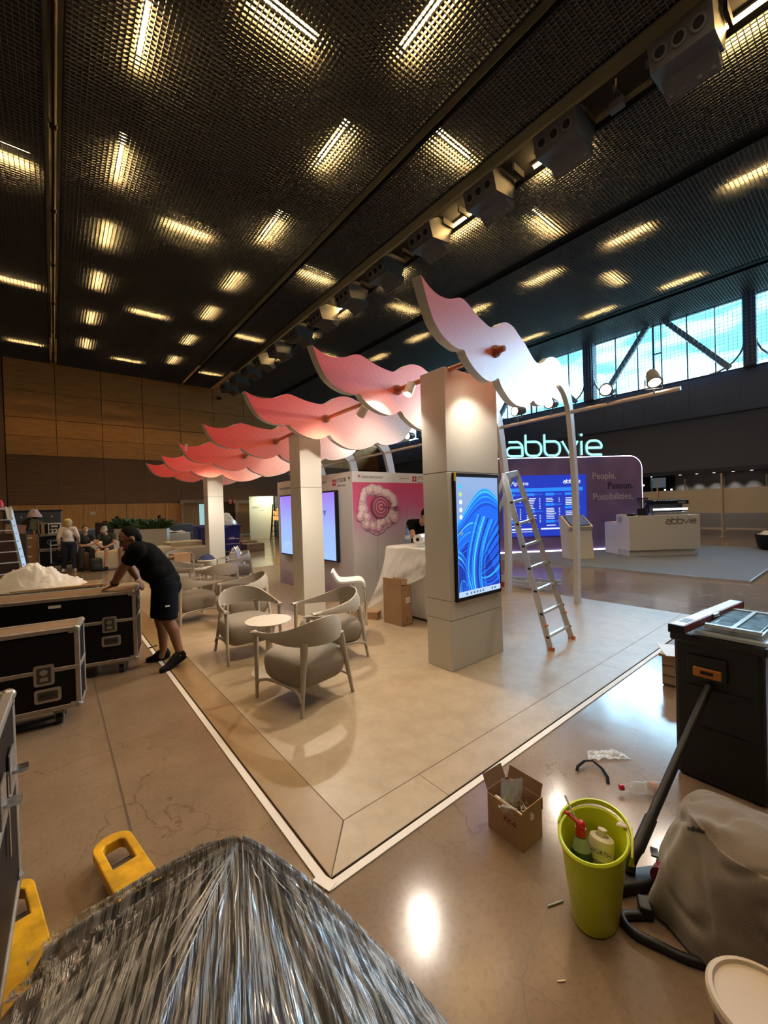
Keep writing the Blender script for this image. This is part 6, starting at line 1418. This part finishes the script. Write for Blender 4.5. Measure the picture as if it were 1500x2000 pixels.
# white stepladder at the left edge
lw = thing('white_stepladder', (-1.15, 15.6, 0), 'pale aluminium stepladder at the left edge of the picture, red cap on top', 'ladder', R(8))
M_ALW = mat('ladder_palealu', (.62, .68, .76), .4, metal=.35)
for s, x0, x1 in ((-1, -.35, -.16), (1, .46, .20)):
    a, b = Vector((x0, -.5, 0)), Vector((x1, 0, 1.98)); dd = b-a; q = dd.to_track_quat('Z', 'Y').to_matrix(); r_ = MB().box((a+b)/2, (.11, .05, dd.length), rot=q).build('rail', M_ALW, lw)
    mb = MB()
    for k in range(8): p = a.lerp(b, .1+.11*k); mb.cyl(p+Vector((0, -.035, 0)), p+Vector((0, -.02, 0)), .018, seg=8)
    mb.build('rung_plug', M_STEEL, r_)
    MB().cyl((x0, .6, 0), (x1, .02, 1.95), .03, seg=8).build('rear_leg', M_ALW, lw)
for k in range(6): t = .1+.15*k; MB().box((.05, -.5*(1-t), 1.98*t), (.75-.42*t, .09, .025)).build('tread', M_ALW, lw)
MB().box((.03, 0, 2.0), (.44, .16, .06)).build('top_cap', M_ALW, lw)
o = MB().lathe([(0, 0), (.09, 0), (.085, .12), (.05, .2), (0, .22)], seg=18).build('red_cap', mat('cap_red', (.5, .02, .02), .5), smooth=50); o.location = (-1.16, 15.6, 2.035); tag(o, 'red object on top of the pale stepladder at the left edge', 'cap')
o = MB().grid(lambda u, v: (.10+.14*u*(1-.3*v)+.05*v, -.06-.10*v, -.36*v+.02*math.sin(9*u)), 12, 10).build('white_cloth', mat('cloth_white', (.66, .66, .68), .8), smooth=60); o.location = (-1.15, 15.58, 2.04); tag(o, 'white cloth hanging from the top of the pale stepladder', 'cloth')
gb = thing('grey_tub', (-1.02, 9.9, 0), 'pale grey plastic tub at the left edge behind the flight cases', 'tub')
mb = MB(); b2 = bmesh.new(); bmesh.ops.create_cube(b2, size=1)
for v in b2.verts: k = 1 if v.co.z > 0 else .75; v.co = Vector((v.co.x*.8*k, v.co.y*.6*k, v.co.z*.55+.275))
mb._add(b2, Matrix()); mb.build('tub_body', mat('tub_grey', (.42, .43, .45), .5), gb); MB().box((0, 0, .56), (.86, .66, .03), bevel=.01).build('rim', mat('tub_grey', (.42, .43, .45), .5), gb)
# small floor thing
o = MB().box((0, 0, .006), (.11, .012, .012)).build('black_pen', M_BLACK); o.location = (.93, 5.88, .014); o.rotation_euler = (0, 0, .35); tag(o, 'thin black rod lying across the white tape beside the long flight case', 'rod')
# ================================================================== PEOPLE
def V(*a): return Vector(a)
class Blob:
    def __init__(s): s.mb = MB()
    def cap(s, a, ra, b, rb, ends=True, seg=14):
        a, b = Vector(a), Vector(b); s.mb.cyl(a, b, ra, rb, seg)
        if ends: s.mb.ball(a, ra, sub=2); s.mb.ball(b, rb, sub=2)
        return s
    def ell(s, c, r, rot=None, sub=3): s.mb.ball(c, 1.0, sub=sub, sc=r, rot=rot); return s
    def make(s, name, m, vox, parent=None, smooth=4):
        o = s.mb.build(name, m, parent)
        bake(o, ('REMESH', dict(mode='VOXEL', voxel_size=vox)), ('SMOOTH', dict(factor=.5, iterations=smooth)))
        if len(o.data.materials) == 0: o.data.materials.append(m)
        return smoothall(o)
def basis(f, up=(0, 0, 1)):
    f = Vector(f).normalized(); l = Vector(up).cross(f).normalized(); u = f.cross(l)
    return Matrix((f, l, u)).transposed()          # local x = forward, y = left, z = up
def head_blob(B, c, f, up, k=1.0):
    Rm = basis(f, up); c = Vector(c)
    P = lambda x, y, z: c+Rm @ (Vector((x, y, z))*k)
    B.ell(P(-.008, 0, .025), (.097*k, .077*k, .098*k), Rm); B.ell(P(.030, 0, -.045), (.062*k, .058*k, .068*k), Rm); B.ell(P(.055, 0, -.085), (.030*k, .032*k, .026*k), Rm)
    B.cap(P(.088, 0, .012), .011*k, P(.108, 0, -.022), .016*k); B.ell(P(.086, 0, -.055), (.014*k, .026*k, .012*k), Rm)
    for s in (-1, 1): B.ell(P(-.004, s*.079, -.008), (.022*k, .009*k, .034*k), Rm, 2); B.ell(P(.083, s*.032, .030), (.014*k, .024*k, .010*k), Rm, 2)
    return P, Rm
def hand_blob(B, w, d, nrm, k=1.0, curl=.5, thumb=1):
    """palm from wrist w along d, nrm = back of hand"""
    d = Vector(d).normalized(); n = Vector(nrm); n = (n-d*n.dot(d)).normalized(); s = d.cross(n)
    w = Vector(w)
    for t in (-.028, -.009, .010, .028): B.cap(w+d*.012*k+s*t*.75*k, .013*k, w+d*.088*k+s*t*k, .0115*k)
    for t, L in ((-.031, .058), (-.0105, .074), (.0105, .078), (.031, .068)):
        p = w+d*.090*k+s*t*k; a = p+d*L*.45*k-n*.012*curl*k; b = a+d*L*.35*k-n*.020*curl*k; c = b+d*L*.22*k-n*.024*curl*k
        B.cap(p, .0095*k, a, .0088*k, seg=10); B.cap(a, .0088*k, b, .0080*k, seg=10); B.cap(b, .0080*k, c, .0068*k, seg=10)
    p = w+d*.030*k+s*.028*thumb*k; a = p+d*.030*k+s*.030*thumb*k-n*.006*k; b = a+d*.030*k+s*.010*thumb*k-n*.010*k
    B.cap(p, .013*k, a, .011*k, seg=10); B.cap(a, .011*k, b, .008*k, seg=10)
def shoe(par, heel, ball, toe, m, k=1.0, sole=None):
    B = Blob(); h, b, t = Vector(heel), Vector(ball), Vector(toe); d = (t-h).normalized(); up = (V(0, 0, 1)-d*d.z).normalized()
    B.cap(h+up*.035*k, .040*k, b+up*.028*k, .043*k); B.cap(b+up*.026*k, .043*k, t+up*.018*k, .030*k); B.cap(h+up*.04*k, .038*k, h+up*.085*k+d*.02, .042*k); B.cap(h+up*.07*k+d*.07*k, .036*k, b+up*.035*k, .036*k)
    o = B.make('shoe', m, .010*k, par, 5)
    S = Blob(); S.cap(h+up*.004, .038*k, b+up*.002, .045*k); S.cap(b+up*.002, .045*k, t+up*.004, .033*k)
    q = S.make('sole', sole or m, .011*k, par, 2)
    for v in q.data.vertices:
        c = h.lerp(b, .5); v.co = v.co-up*((v.co-c).dot(up))*.72+up*.0
    q.parent = o; return o
M_SKIN = mat('skin_tan', (.24, .12, .075), .5, sss=.1); M_SKIN2 = mat('skin_fair', (.48, .27, .20), .5, sss=.1)
M_HAIRB = mat('hair_black', (.006, .005, .0045), .7, spec=.1, bump=.5, bscale=180); M_HAIRL = mat('hair_blond', (.50, .35, .13), .65, bump=.5, bscale=120)
M_TEE = mat('tee_black', (.0055, .0055, .0065), .9, spec=.08, bump=.3, bscale=28); M_SHORT = mat('shorts_navy', (.006, .0075, .012), .9, spec=.08, bump=.3, bscale=24)
M_SHOEB = mat('shoe_black', (.006, .006, .007), .55, spec=.2); M_EYE = mat('eye_dark', (.02, .014, .012), .2); M_LIP = mat('lip', (.28, .10, .085), .5)
def face_bits(par, P, Rm, k=1.0):
    for s in (-1, 1): MB().ball(P(.083, s*.031, .014), .0095*k, sub=2).build('eye', M_EYE, par, smooth=60); MB().ball(P(.084, s*.030, .040), 1, sub=2, sc=(.006*k, .016*k, .004*k), rot=Rm).build('eyebrow', M_HAIRB, par, smooth=60)
    MB().ball(P(.094, 0, -.056), 1, sub=2, sc=(.008*k, .022*k, .006*k), rot=Rm).build('mouth', M_LIP, par, smooth=60)
# ---------------- the man in black leaning on the long case
O = V(.95, 5.14, 0)
man = thing('person', tuple(O), 'person in black t-shirt, dark shorts and black shoes leaning over the long flight case', 'person')
def L(*a): return Vector(a)-O
J = dict(pel=L(.955, 5.14, .93), lum=L(.895, 5.14, 1.09), che=L(.785, 5.14, 1.245), upp=L(.705, 5.14, 1.345), neck=L(.675, 5.14, 1.405), head=L(.630, 5.135, 1.452),
         sN=L(.675, 4.955, 1.335), eN=L(.555, 5.12, 1.14), wN=L(.485, 5.285, .954), sF=L(.690, 5.315, 1.335), eF=L(.66, 5.50, 1.13), wF=L(.745, 5.47, .945),
         hN=L(.955, 5.05, .92), kN=L(.945, 5.0, .53), aN=L(1.045, 4.965, .155), hF=L(.955, 5.23, .92), kF=L(.915, 5.27, .51), aF=L(.945, 5.30, .12))
B = Blob()
B.ell(J['pel'], (.135, .165, .12)); B.cap(J['pel'], .125, J['lum'], .125); B.cap(J['lum'], .125, J['che'], .13); B.ell(J['che'], (.12, .17, .14)); B.cap(J['sN'], .065, J['sF'], .065); B.cap(J['upp'], .075, J['neck'], .058); B.cap(J['neck'], .058, J['head']+V(.02, 0, -.03), .056)
P, Rm = head_blob(B, J['head'], V(-.80, -.12, -.42), V(-.40, 0, .9))
for s in 'NF':
    B.cap(J['s'+s], .062, J['e'+s], .046); B.cap(J['e'+s], .046, J['e'+s].lerp(J['w'+s], .35), .047); B.cap(J['e'+s].lerp(J['w'+s], .35), .047, J['w'+s], .030)
    B.cap(J['h'+s], .098, J['k'+s], .066); B.cap(J['k'+s], .062, J['k'+s].lerp(J['a'+s], .32)+V(.018, 0, 0), .062); B.cap(J['k'+s].lerp(J['a'+s], .32)+V(.018, 0, 0), .060, J['a'+s], .040); B.cap(J['a'+s], .040, J['a'+s]+V(-.02, 0, -.06), .040)
hand_blob(B, J['wN']+V(-.005, .01, -.010), V(-.050, .080, -.034), V(-.3, .3, 1), curl=.05, thumb=-1)
hand_blob(B, J['wF'], V(.02, -.09, -.040), V(.6, 0, .8), curl=.8, thumb=1)
body = B.make('body', M_SKIN, .0085, man, 3)
S = Blob(); r = .016
S.cap(J['pel']+V(.0, 0, .02), .155, J['lum'], .150); S.ell(J['lum']+V(-.035, 0, -.02), (.15, .185, .14)); S.ell(J['pel']+V(.01, 0, .03), (.150, .185, .10)); S.cap(J['lum'], .150, J['che'], .150); S.ell(J['che'], (.135, .20, .155)); S.ell(J['upp']+V(.02, 0, -.03), (.115, .19, .10)); S.cap(J['sN'], .083, J['sF'], .083); S.cap(J['upp'], .09, J['neck']+V(.004, 0, -.028), .070)
for s in 'NF': S.cap(J['s'+s], .084, J['s'+s].lerp(J['e'+s], .66), .076, ends=False, seg=18); S.mb.ball(J['s'+s], .080)
S.make('t_shirt', M_TEE, .011, man, 14)
S = Blob(); S.ell(J['pel']+V(.005, 0, -.02), (.155, .188, .115)); S.ell(J['pel']+V(.06, .06, -.05), (.10, .10, .11)); S.ell(J['pel']+V(.06, -.06, -.05), (.10, .10, .11))
for s in 'NF': S.cap(J['h'+s], .120, J['h'+s].lerp(J['k'+s], .98), .102, ends=False, seg=20); S.mb.ball(J['h'+s], .12)
sh_ = S.make('shorts', M_SHORT, .011, man, 4)
MB().box(J['h' 'N'].lerp(J['kN'], .55)+V(-.02, -.122, 0), (.045, .008, .014)).build('white_tab', M_LBL, sh_)
Hh = Blob(); Hh.ell(P(-.022, 0, .032), (.096, .083, .099), Rm); Hh.ell(P(-.060, 0, -.015), (.055, .075, .075), Rm)
hair = Hh.make('hair', M_HAIRB, .008, man, 4)
for v in hair.data.vertices:
    q = Rm.transposed() @ (v.co-J['head'])
    if q.x > .03 and q.z < .085: v.co -= Rm @ Vector(((q.x-.03)*.8, 0, 0))
face_bits(man, P, Rm)
MB().tube([J['wN'].lerp(J['eN'], .10)+Matrix.Rotation(2*PI*t/20, 3, (J['eN']-J['wN']).normalized()) @ (J['eN']-J['wN']).orthogonal().normalized()*.036 for t in range(20)], .009, 8, True).build('watch', M_BLACK, man, smooth=60)
shoe(man, L(1.085, 4.975, .085), L(.925, 4.925, .012), L(.855, 4.905, .012), M_SHOEB); shoe(man, L(.985, 5.30, .035), L(.865, 5.345, .010), L(.80, 5.37, .012), M_SHOEB)

# ---------------- generic smaller figures
def figure(label, O, J, shirt, sleeve, legs, legm, skin, hairm, shoem, fwd, up=(0, 0, 1), k=1.0, vox=.014, handdirs=None, longhair=False, shoes=True, low=True):
    O = Vector(O); o = thing('person', tuple(O), label, 'person'); J = {n: Vector(p) for n, p in J.items()}
    B = Blob(); w = (J['sL']-J['sR']); 
    B.ell(J['pel'], (.13*k, .15*k, .11*k)); B.cap(J['pel'], .12*k, J['che'], .125*k); B.ell(J['che'], (.115*k, .15*k, .14*k)); B.cap(J['sL'], .058*k, J['sR'], .058*k); B.cap(J['sL'].lerp(J['sR'], .5), .07*k, J['head']-Vector(up)*.09*k, .052*k)
    P, Rm = head_blob(B, J['head'], fwd, up, k)
    for s in 'LR':
        B.cap(J['s'+s], .055*k, J['e'+s], .042*k); B.cap(J['e'+s], .042*k, J['w'+s], .029*k)
        hd = handdirs[s] if handdirs else (J['w'+s]-J['e'+s]); hand_blob(B, J['w'+s], hd, V(fwd[0]*.3+.1, fwd[1]*.3, .6), k, .7, 1 if s == 'L' else -1)
        B.cap(J['h'+s], .088*k, J['k'+s], .060*k); B.cap(J['k'+s], .058*k, J['a'+s], .038*k)
    B.make('body', skin, vox*.75, o, 2)
    S = Blob(); S.ell(J['pel']+Vector((0, 0, .05)), (.15*k, .17*k, .09*k)); S.cap(J['pel'], .140*k, J['che'], .143*k); S.ell(J['che'], (.13*k, .172*k, .15*k)); S.cap(J['sL'], .072*k, J['sR'], .072*k)
    for s in 'LR':
        if sleeve == 'long': S.cap(J['s'+s], .07*k, J['e'+s], .058*k); S.cap(J['e'+s], .058*k, J['w'+s], .042*k, ends=False)
        else: S.mb.ball(J['s'+s], .073*k); S.cap(J['s'+s], .073*k, J['s'+s].lerp(J['e'+s], .6), .066*k, ends=False)
    S.make('shirt', shirt, vox, o, 4)
    S = Blob(); S.ell(J['pel']+Vector((0, 0, -.02)), (.15*k, .172*k, .12*k))
    for s in 'LR':
        if legs == 'long': S.cap(J['h'+s], .106*k, J['k'+s], .078*k); S.cap(J['k'+s], .078*k, J['a'+s], .068*k, ends=False)
        else: S.mb.ball(J['h'+s], .106*k); S.cap(J['h'+s], .106*k, J['h'+s].lerp(J['k'+s], .85), .09*k, ends=False)
    S.make('trousers' if legs == 'long' else 'shorts', legm, vox, o, 4)
    Hh = Blob(); Hh.ell(P(-.022, 0, .040), (.098*k, .085*k, .094*k), Rm); Hh.ell(P(-.055, 0, -.01), (.055*k, .075*k, .075*k), Rm)
    if longhair: Hh.ell(P(-.045, 0, -.05), (.075*k, .100*k, .105*k), Rm); Hh.ell(P(-.02, 0, .035), (.108*k, .095*k, .100*k), Rm)
    Hh.make('hair', hairm, vox*.8, o, 3)
    face_bits(o, P, Rm, k)
    if shoes:
        for s in 'LR':
            t = J.get('t'+s); a = J['a'+s]; d = (t-a); d.z = 0; d.normalize(); z = t.z
            shoe(o, Vector((a.x, a.y, z))-d*.05*k, Vector((a.x, a.y, z))+d*.10*k, Vector((a.x, a.y, z))+d*.17*k, shoem, k)
    return o, P, Rm
M_WHT = mat('blouse_white', (.60, .52, .47), .8, bump=.3, bscale=14); M_NAVY = mat('jeans_navy', (.012, .016, .035), .85)
figure('person in white blouse and dark trousers standing, back to us, far left', (.34, 15.92, 0),
 dict(pel=(0, 0, .93), che=(-.02, 0, 1.18), sL=(-.17, .02, 1.34), sR=(.15, .0, 1.34), head=(.02, .02, 1.53), eL=(-.24, -.04, 1.08), wL=(-.23, .06, .88), eR=(.23, -.03, 1.10), wR=(.26, .12, .92), hL=(-.09, 0, .88), hR=(.10, 0, .88), kL=(-.10, .05, .48), kR=(.11, .0, .48), aL=(-.14, .22, .12), aR=(.14, -.02, .10), tL=(-.16, .1, .03), tR=(.15, .2, .008)),
 M_WHT, 'long', 'long', M_NAVY, M_SKIN2, M_HAIRL, mat('shoe_white', (.6, .58, .55), .5), (.75, .55, -.05), longhair=True)
M_DTEE = mat('tee_charcoal', (.022, .022, .027), .85); M_GTEE = mat('tee_darkgreen', (.03, .036, .032), .85); M_DSH = mat('shorts_plum', (.035, .025, .035), .85)
figure('person in dark t-shirt with arms folded sitting beside the standing woman', (.78, 16.3, .50),
 dict(pel=(0, .05, .14), che=(0, .0, .44), sL=(.19, 0, .58), sR=(-.19, 0, .58), head=(.0, -.04, .79), eL=(.25, -.12, .34), wL=(.02, -.28, .30), eR=(-.25, -.12, .34), wR=(-.02, -.26, .26), hL=(.09, 0, .13), hR=(-.09, 0, .13), kL=(.14, -.42, .12), kR=(-.14, -.42, .12), aL=(.14, -.50, -.36), aR=(-.14, -.50, -.36), tL=(.14, -.62, -.49), tR=(-.14, -.62, -.49)),
 M_DTEE, 'short', 'long', M_DTEE, M_SKIN2, M_HAIRB, M_SHOEB, (.10, -1, .0), handdirs=dict(L=(-1, 0, -.1), R=(1, 0, .1)))
o, P, Rm = figure('person in dark green t-shirt with white head bandage seated on cream block', (1.36, 15.95, .52),
 dict(pel=(0, 0, .14), che=(-.03, -.05, .42), sL=(.14, -.10, .56), sR=(-.20, .02, .56), head=(-.11, -.10, .73), eL=(.14, -.28, .30), wL=(-.06, -.38, .22), eR=(-.32, -.10, .32), wR=(-.22, -.34, .22), hL=(.05, -.07, .12), hR=(-.10, .03, .12), kL=(-.10, -.50, .12), kR=(-.33, -.42, .12), aL=(-.14, -.55, -.38), aR=(-.36, -.50, -.38), tL=(-.25, -.66, -.51), tR=(-.47, -.62, -.51)),
 M_GTEE, 'short', 'shorts', M_DSH, M_SKIN2, mat('hair_grey', (.25, .22, .2), .6), M_SHOEB, (-.70, -.70, -.45), handdirs=dict(L=(-1, -.1, -.1), R=(.9, -.3, -.1)))
MB().tube([P(.098*math.cos(2*PI*t/24), .083*math.sin(2*PI*t/24), .045-.05*math.cos(2*PI*t/24)) for t in range(24)], .014, 8, True).build('bandage', M_LBL, o, smooth=60)
figure('person almost hidden behind the man in black, only bare knee showing', (1.98, 15.75, .50),
 dict(pel=(0, 0, .14), che=(.02, -.02, .42), sL=(.18, -.04, .56), sR=(-.16, .0, .56), head=(.03, -.05, .76), eL=(.22, -.20, .32), wL=(.06, -.34, .24), eR=(-.20, -.16, .32), wR=(-.16, -.38, .22), hL=(.05, -.05, .12), hR=(-.10, .0, .12), kL=(-.10, -.52, .13), kR=(-.36, -.42, .14), aL=(-.12, -.58, -.37), aR=(-.36, -.52, -.37), tL=(-.2, -.70, -.49), tR=(-.42, -.66, -.49)),
 M_DTEE, 'short', 'shorts', M_DSH, M_SKIN, M_HAIRB, M_SHOEB, (-.6, -.8, -.2))
figure('person in dark clothes far back behind the planters by the wood wall', (4.30, 24.0, 0),
 dict(pel=(0, 0, .88), che=(0, -.01, 1.16), sL=(.18, 0, 1.32), sR=(-.18, 0, 1.32), head=(.03, -.03, 1.53), eL=(.24, -.05, 1.06), wL=(.2, -.2, .9), eR=(-.24, -.05, 1.06), wR=(-.2, -.2, .9), hL=(.09, 0, .84), hR=(-.09, 0, .84), kL=(.1, 0, .46), kR=(-.1, 0, .46), aL=(.1, .02, .10), aR=(-.1, .02, .10), tL=(.1, -.2, .008), tR=(-.1, -.2, .008)),
 M_DTEE, 'short', 'long', M_DTEE, M_SKIN, M_HAIRB, M_SHOEB, (.8, -.5, -.2))
figure('person in black t-shirt bending over the white counter, partly hidden by the totem', (5.16, 5.34, Z0),
 dict(pel=(.0, .05, .90), che=(-.10, -.14, 1.24), sL=(-.30, -.10, 1.40), sR=(-.02, -.34, 1.40), head=(-.17, -.36, 1.52), eL=(-.40, -.28, 1.18), wL=(-.52, -.48, 1.13), eR=(-.16, -.52, 1.20), wR=(-.42, -.62, 1.13), hL=(-.07, .10, .86), hR=(.07, 0, .86), kL=(-.10, .10, .46), kR=(.06, .0, .46), aL=(-.05, .14, .10), aR=(.10, .05, .10), tL=(-.15, .05, .008), tR=(.02, -.05, .008)),
 M_TEE, 'short', 'long', M_DTEE, M_SKIN2, M_HAIRB, M_SHOEB, (-.5, -.6, -.6), vox=.012, handdirs=dict(L=(-.6, -.6, -.3), R=(-.8, -.3, -.3)))
# ================================================================== LIGHT, SKY, CAMERA
w = bpy.data.worlds.new('world'); SC.world = w; w.use_nodes = True; nt = w.node_tree; bg = nt.nodes['Background']
tc = _n(nt, 'ShaderNodeTexCoord'); nz = _n(nt, 'ShaderNodeTexNoise'); nz.inputs['Scale'].default_value = 5.0; nz.inputs['Detail'].default_value = 2
mp = _n(nt, 'ShaderNodeMapping'); mp.inputs['Scale'].default_value = (1, 1, 4)
rp = _n(nt, 'ShaderNodeValToRGB'); rp.color_ramp.elements[0].position = .42; rp.color_ramp.elements[0].color = (.12, .50, .64, 1); rp.color_ramp.elements[1].position = .58; rp.color_ramp.elements[1].color = (.80, .97, 1.0, 1)
nt.links.new(tc.outputs['Generated'], mp.inputs[0]); nt.links.new(mp.outputs[0], nz.inputs['Vector']); nt.links.new(nz.outputs['Fac'], rp.inputs[0]); nt.links.new(rp.outputs[0], bg.inputs['Color']); bg.inputs['Strength'].default_value = 4.0
L = bpy.data.lights.new('clerestory_portal', 'AREA'); L.shape = 'RECTANGLE'; L.size = 34; L.size_y = 3.2; L.cycles.is_portal = True
lo = bpy.data.objects.new('clerestory_portal', L); COL.objects.link(lo); lo.location = (XW+.5, 10.5, 9.2); lo.rotation_euler = Vector((-1, 0, 0)).to_track_quat('-Z', 'Y').to_euler()
# daylight through the clerestory
L = bpy.data.lights.new('daylight', 'SUN'); L.energy = 22.0; L.angle = R(55); L.color = (.60, .77, 1.0)
lo = bpy.data.objects.new('daylight', L); COL.objects.link(lo); lo.location = (30, 8, 14); lo.rotation_euler = Vector((-1, -.2, -.62)).to_track_quat('-Z', 'Y').to_euler()
# tube lights of the same ceiling over and behind the camera
def tube_area(x, y, along, e):
    L = bpy.data.lights.new('tube_light', 'AREA'); L.shape = 'RECTANGLE'; L.size = 1.3; L.size_y = .12; L.energy = e; L.color = (1, .74, .46)
    o = bpy.data.objects.new('tube_light', L); COL.objects.link(o); o.location = (x, y, ZC-.03); o.rotation_euler = (0, 0, 0 if along == 'x' else PI/2)
for x, y, a in ((1.62, 5.2, 'y'), (1.62, 1.7, 'y'), (1.62, -1.8, 'y'), (5.77, 1.9, 'y'), (5.77, -1.6, 'y'), (3.64, .1, 'x'), (8.1, 0, 'x'), (-3.5, 5.3, 'y'), (-3.5, 12, 'y'), (-6, 8, 'x'), (-.9, .0, 'x'), (-.9, 6.8, 'x'), (12.7, 0, 'x'), (15.4, -1.4, 'y')): tube_area(x, y, a, 55)
cam = bpy.data.cameras.new('camera'); co = bpy.data.objects.new('camera', cam); COL.objects.link(co); SC.camera = co
cam.sensor_fit = 'VERTICAL'; cam.sensor_height = 36.0; cam.lens = 791.907/2000*36.0; cam.clip_start = .02; cam.clip_end = 200
yaw, pit, rol = .683975803, -.010730855, -.0307475073
f = Vector((math.sin(yaw)*math.cos(pit), math.cos(yaw)*math.cos(pit), math.sin(pit))); r_ = Vector((math.cos(yaw), -math.sin(yaw), 0)); u_ = r_.cross(f)
c_, s_ = math.cos(rol), math.sin(rol); r2 = r_*c_+u_*s_; u2 = u_*c_-r_*s_
co.matrix_world = Matrix(((r2.x, u2.x, -f.x, 0), (r2.y, u2.y, -f.y, 0), (r2.z, u2.z, -f.z, 1.7), (0, 0, 0, 1)))
vs = SC.view_settings; vs.view_transform = 'Standard'; vs.look = 'None'; vs.gamma = 1.0; vs.use_curve_mapping = False; vs.exposure = 0.34
SC.display_settings.display_device = 'sRGB'
SC.cycles.max_bounces = 8; SC.cycles.transparent_max_bounces = 16; SC.cycles.caustics_reflective = False; SC.cycles.caustics_refractive = False
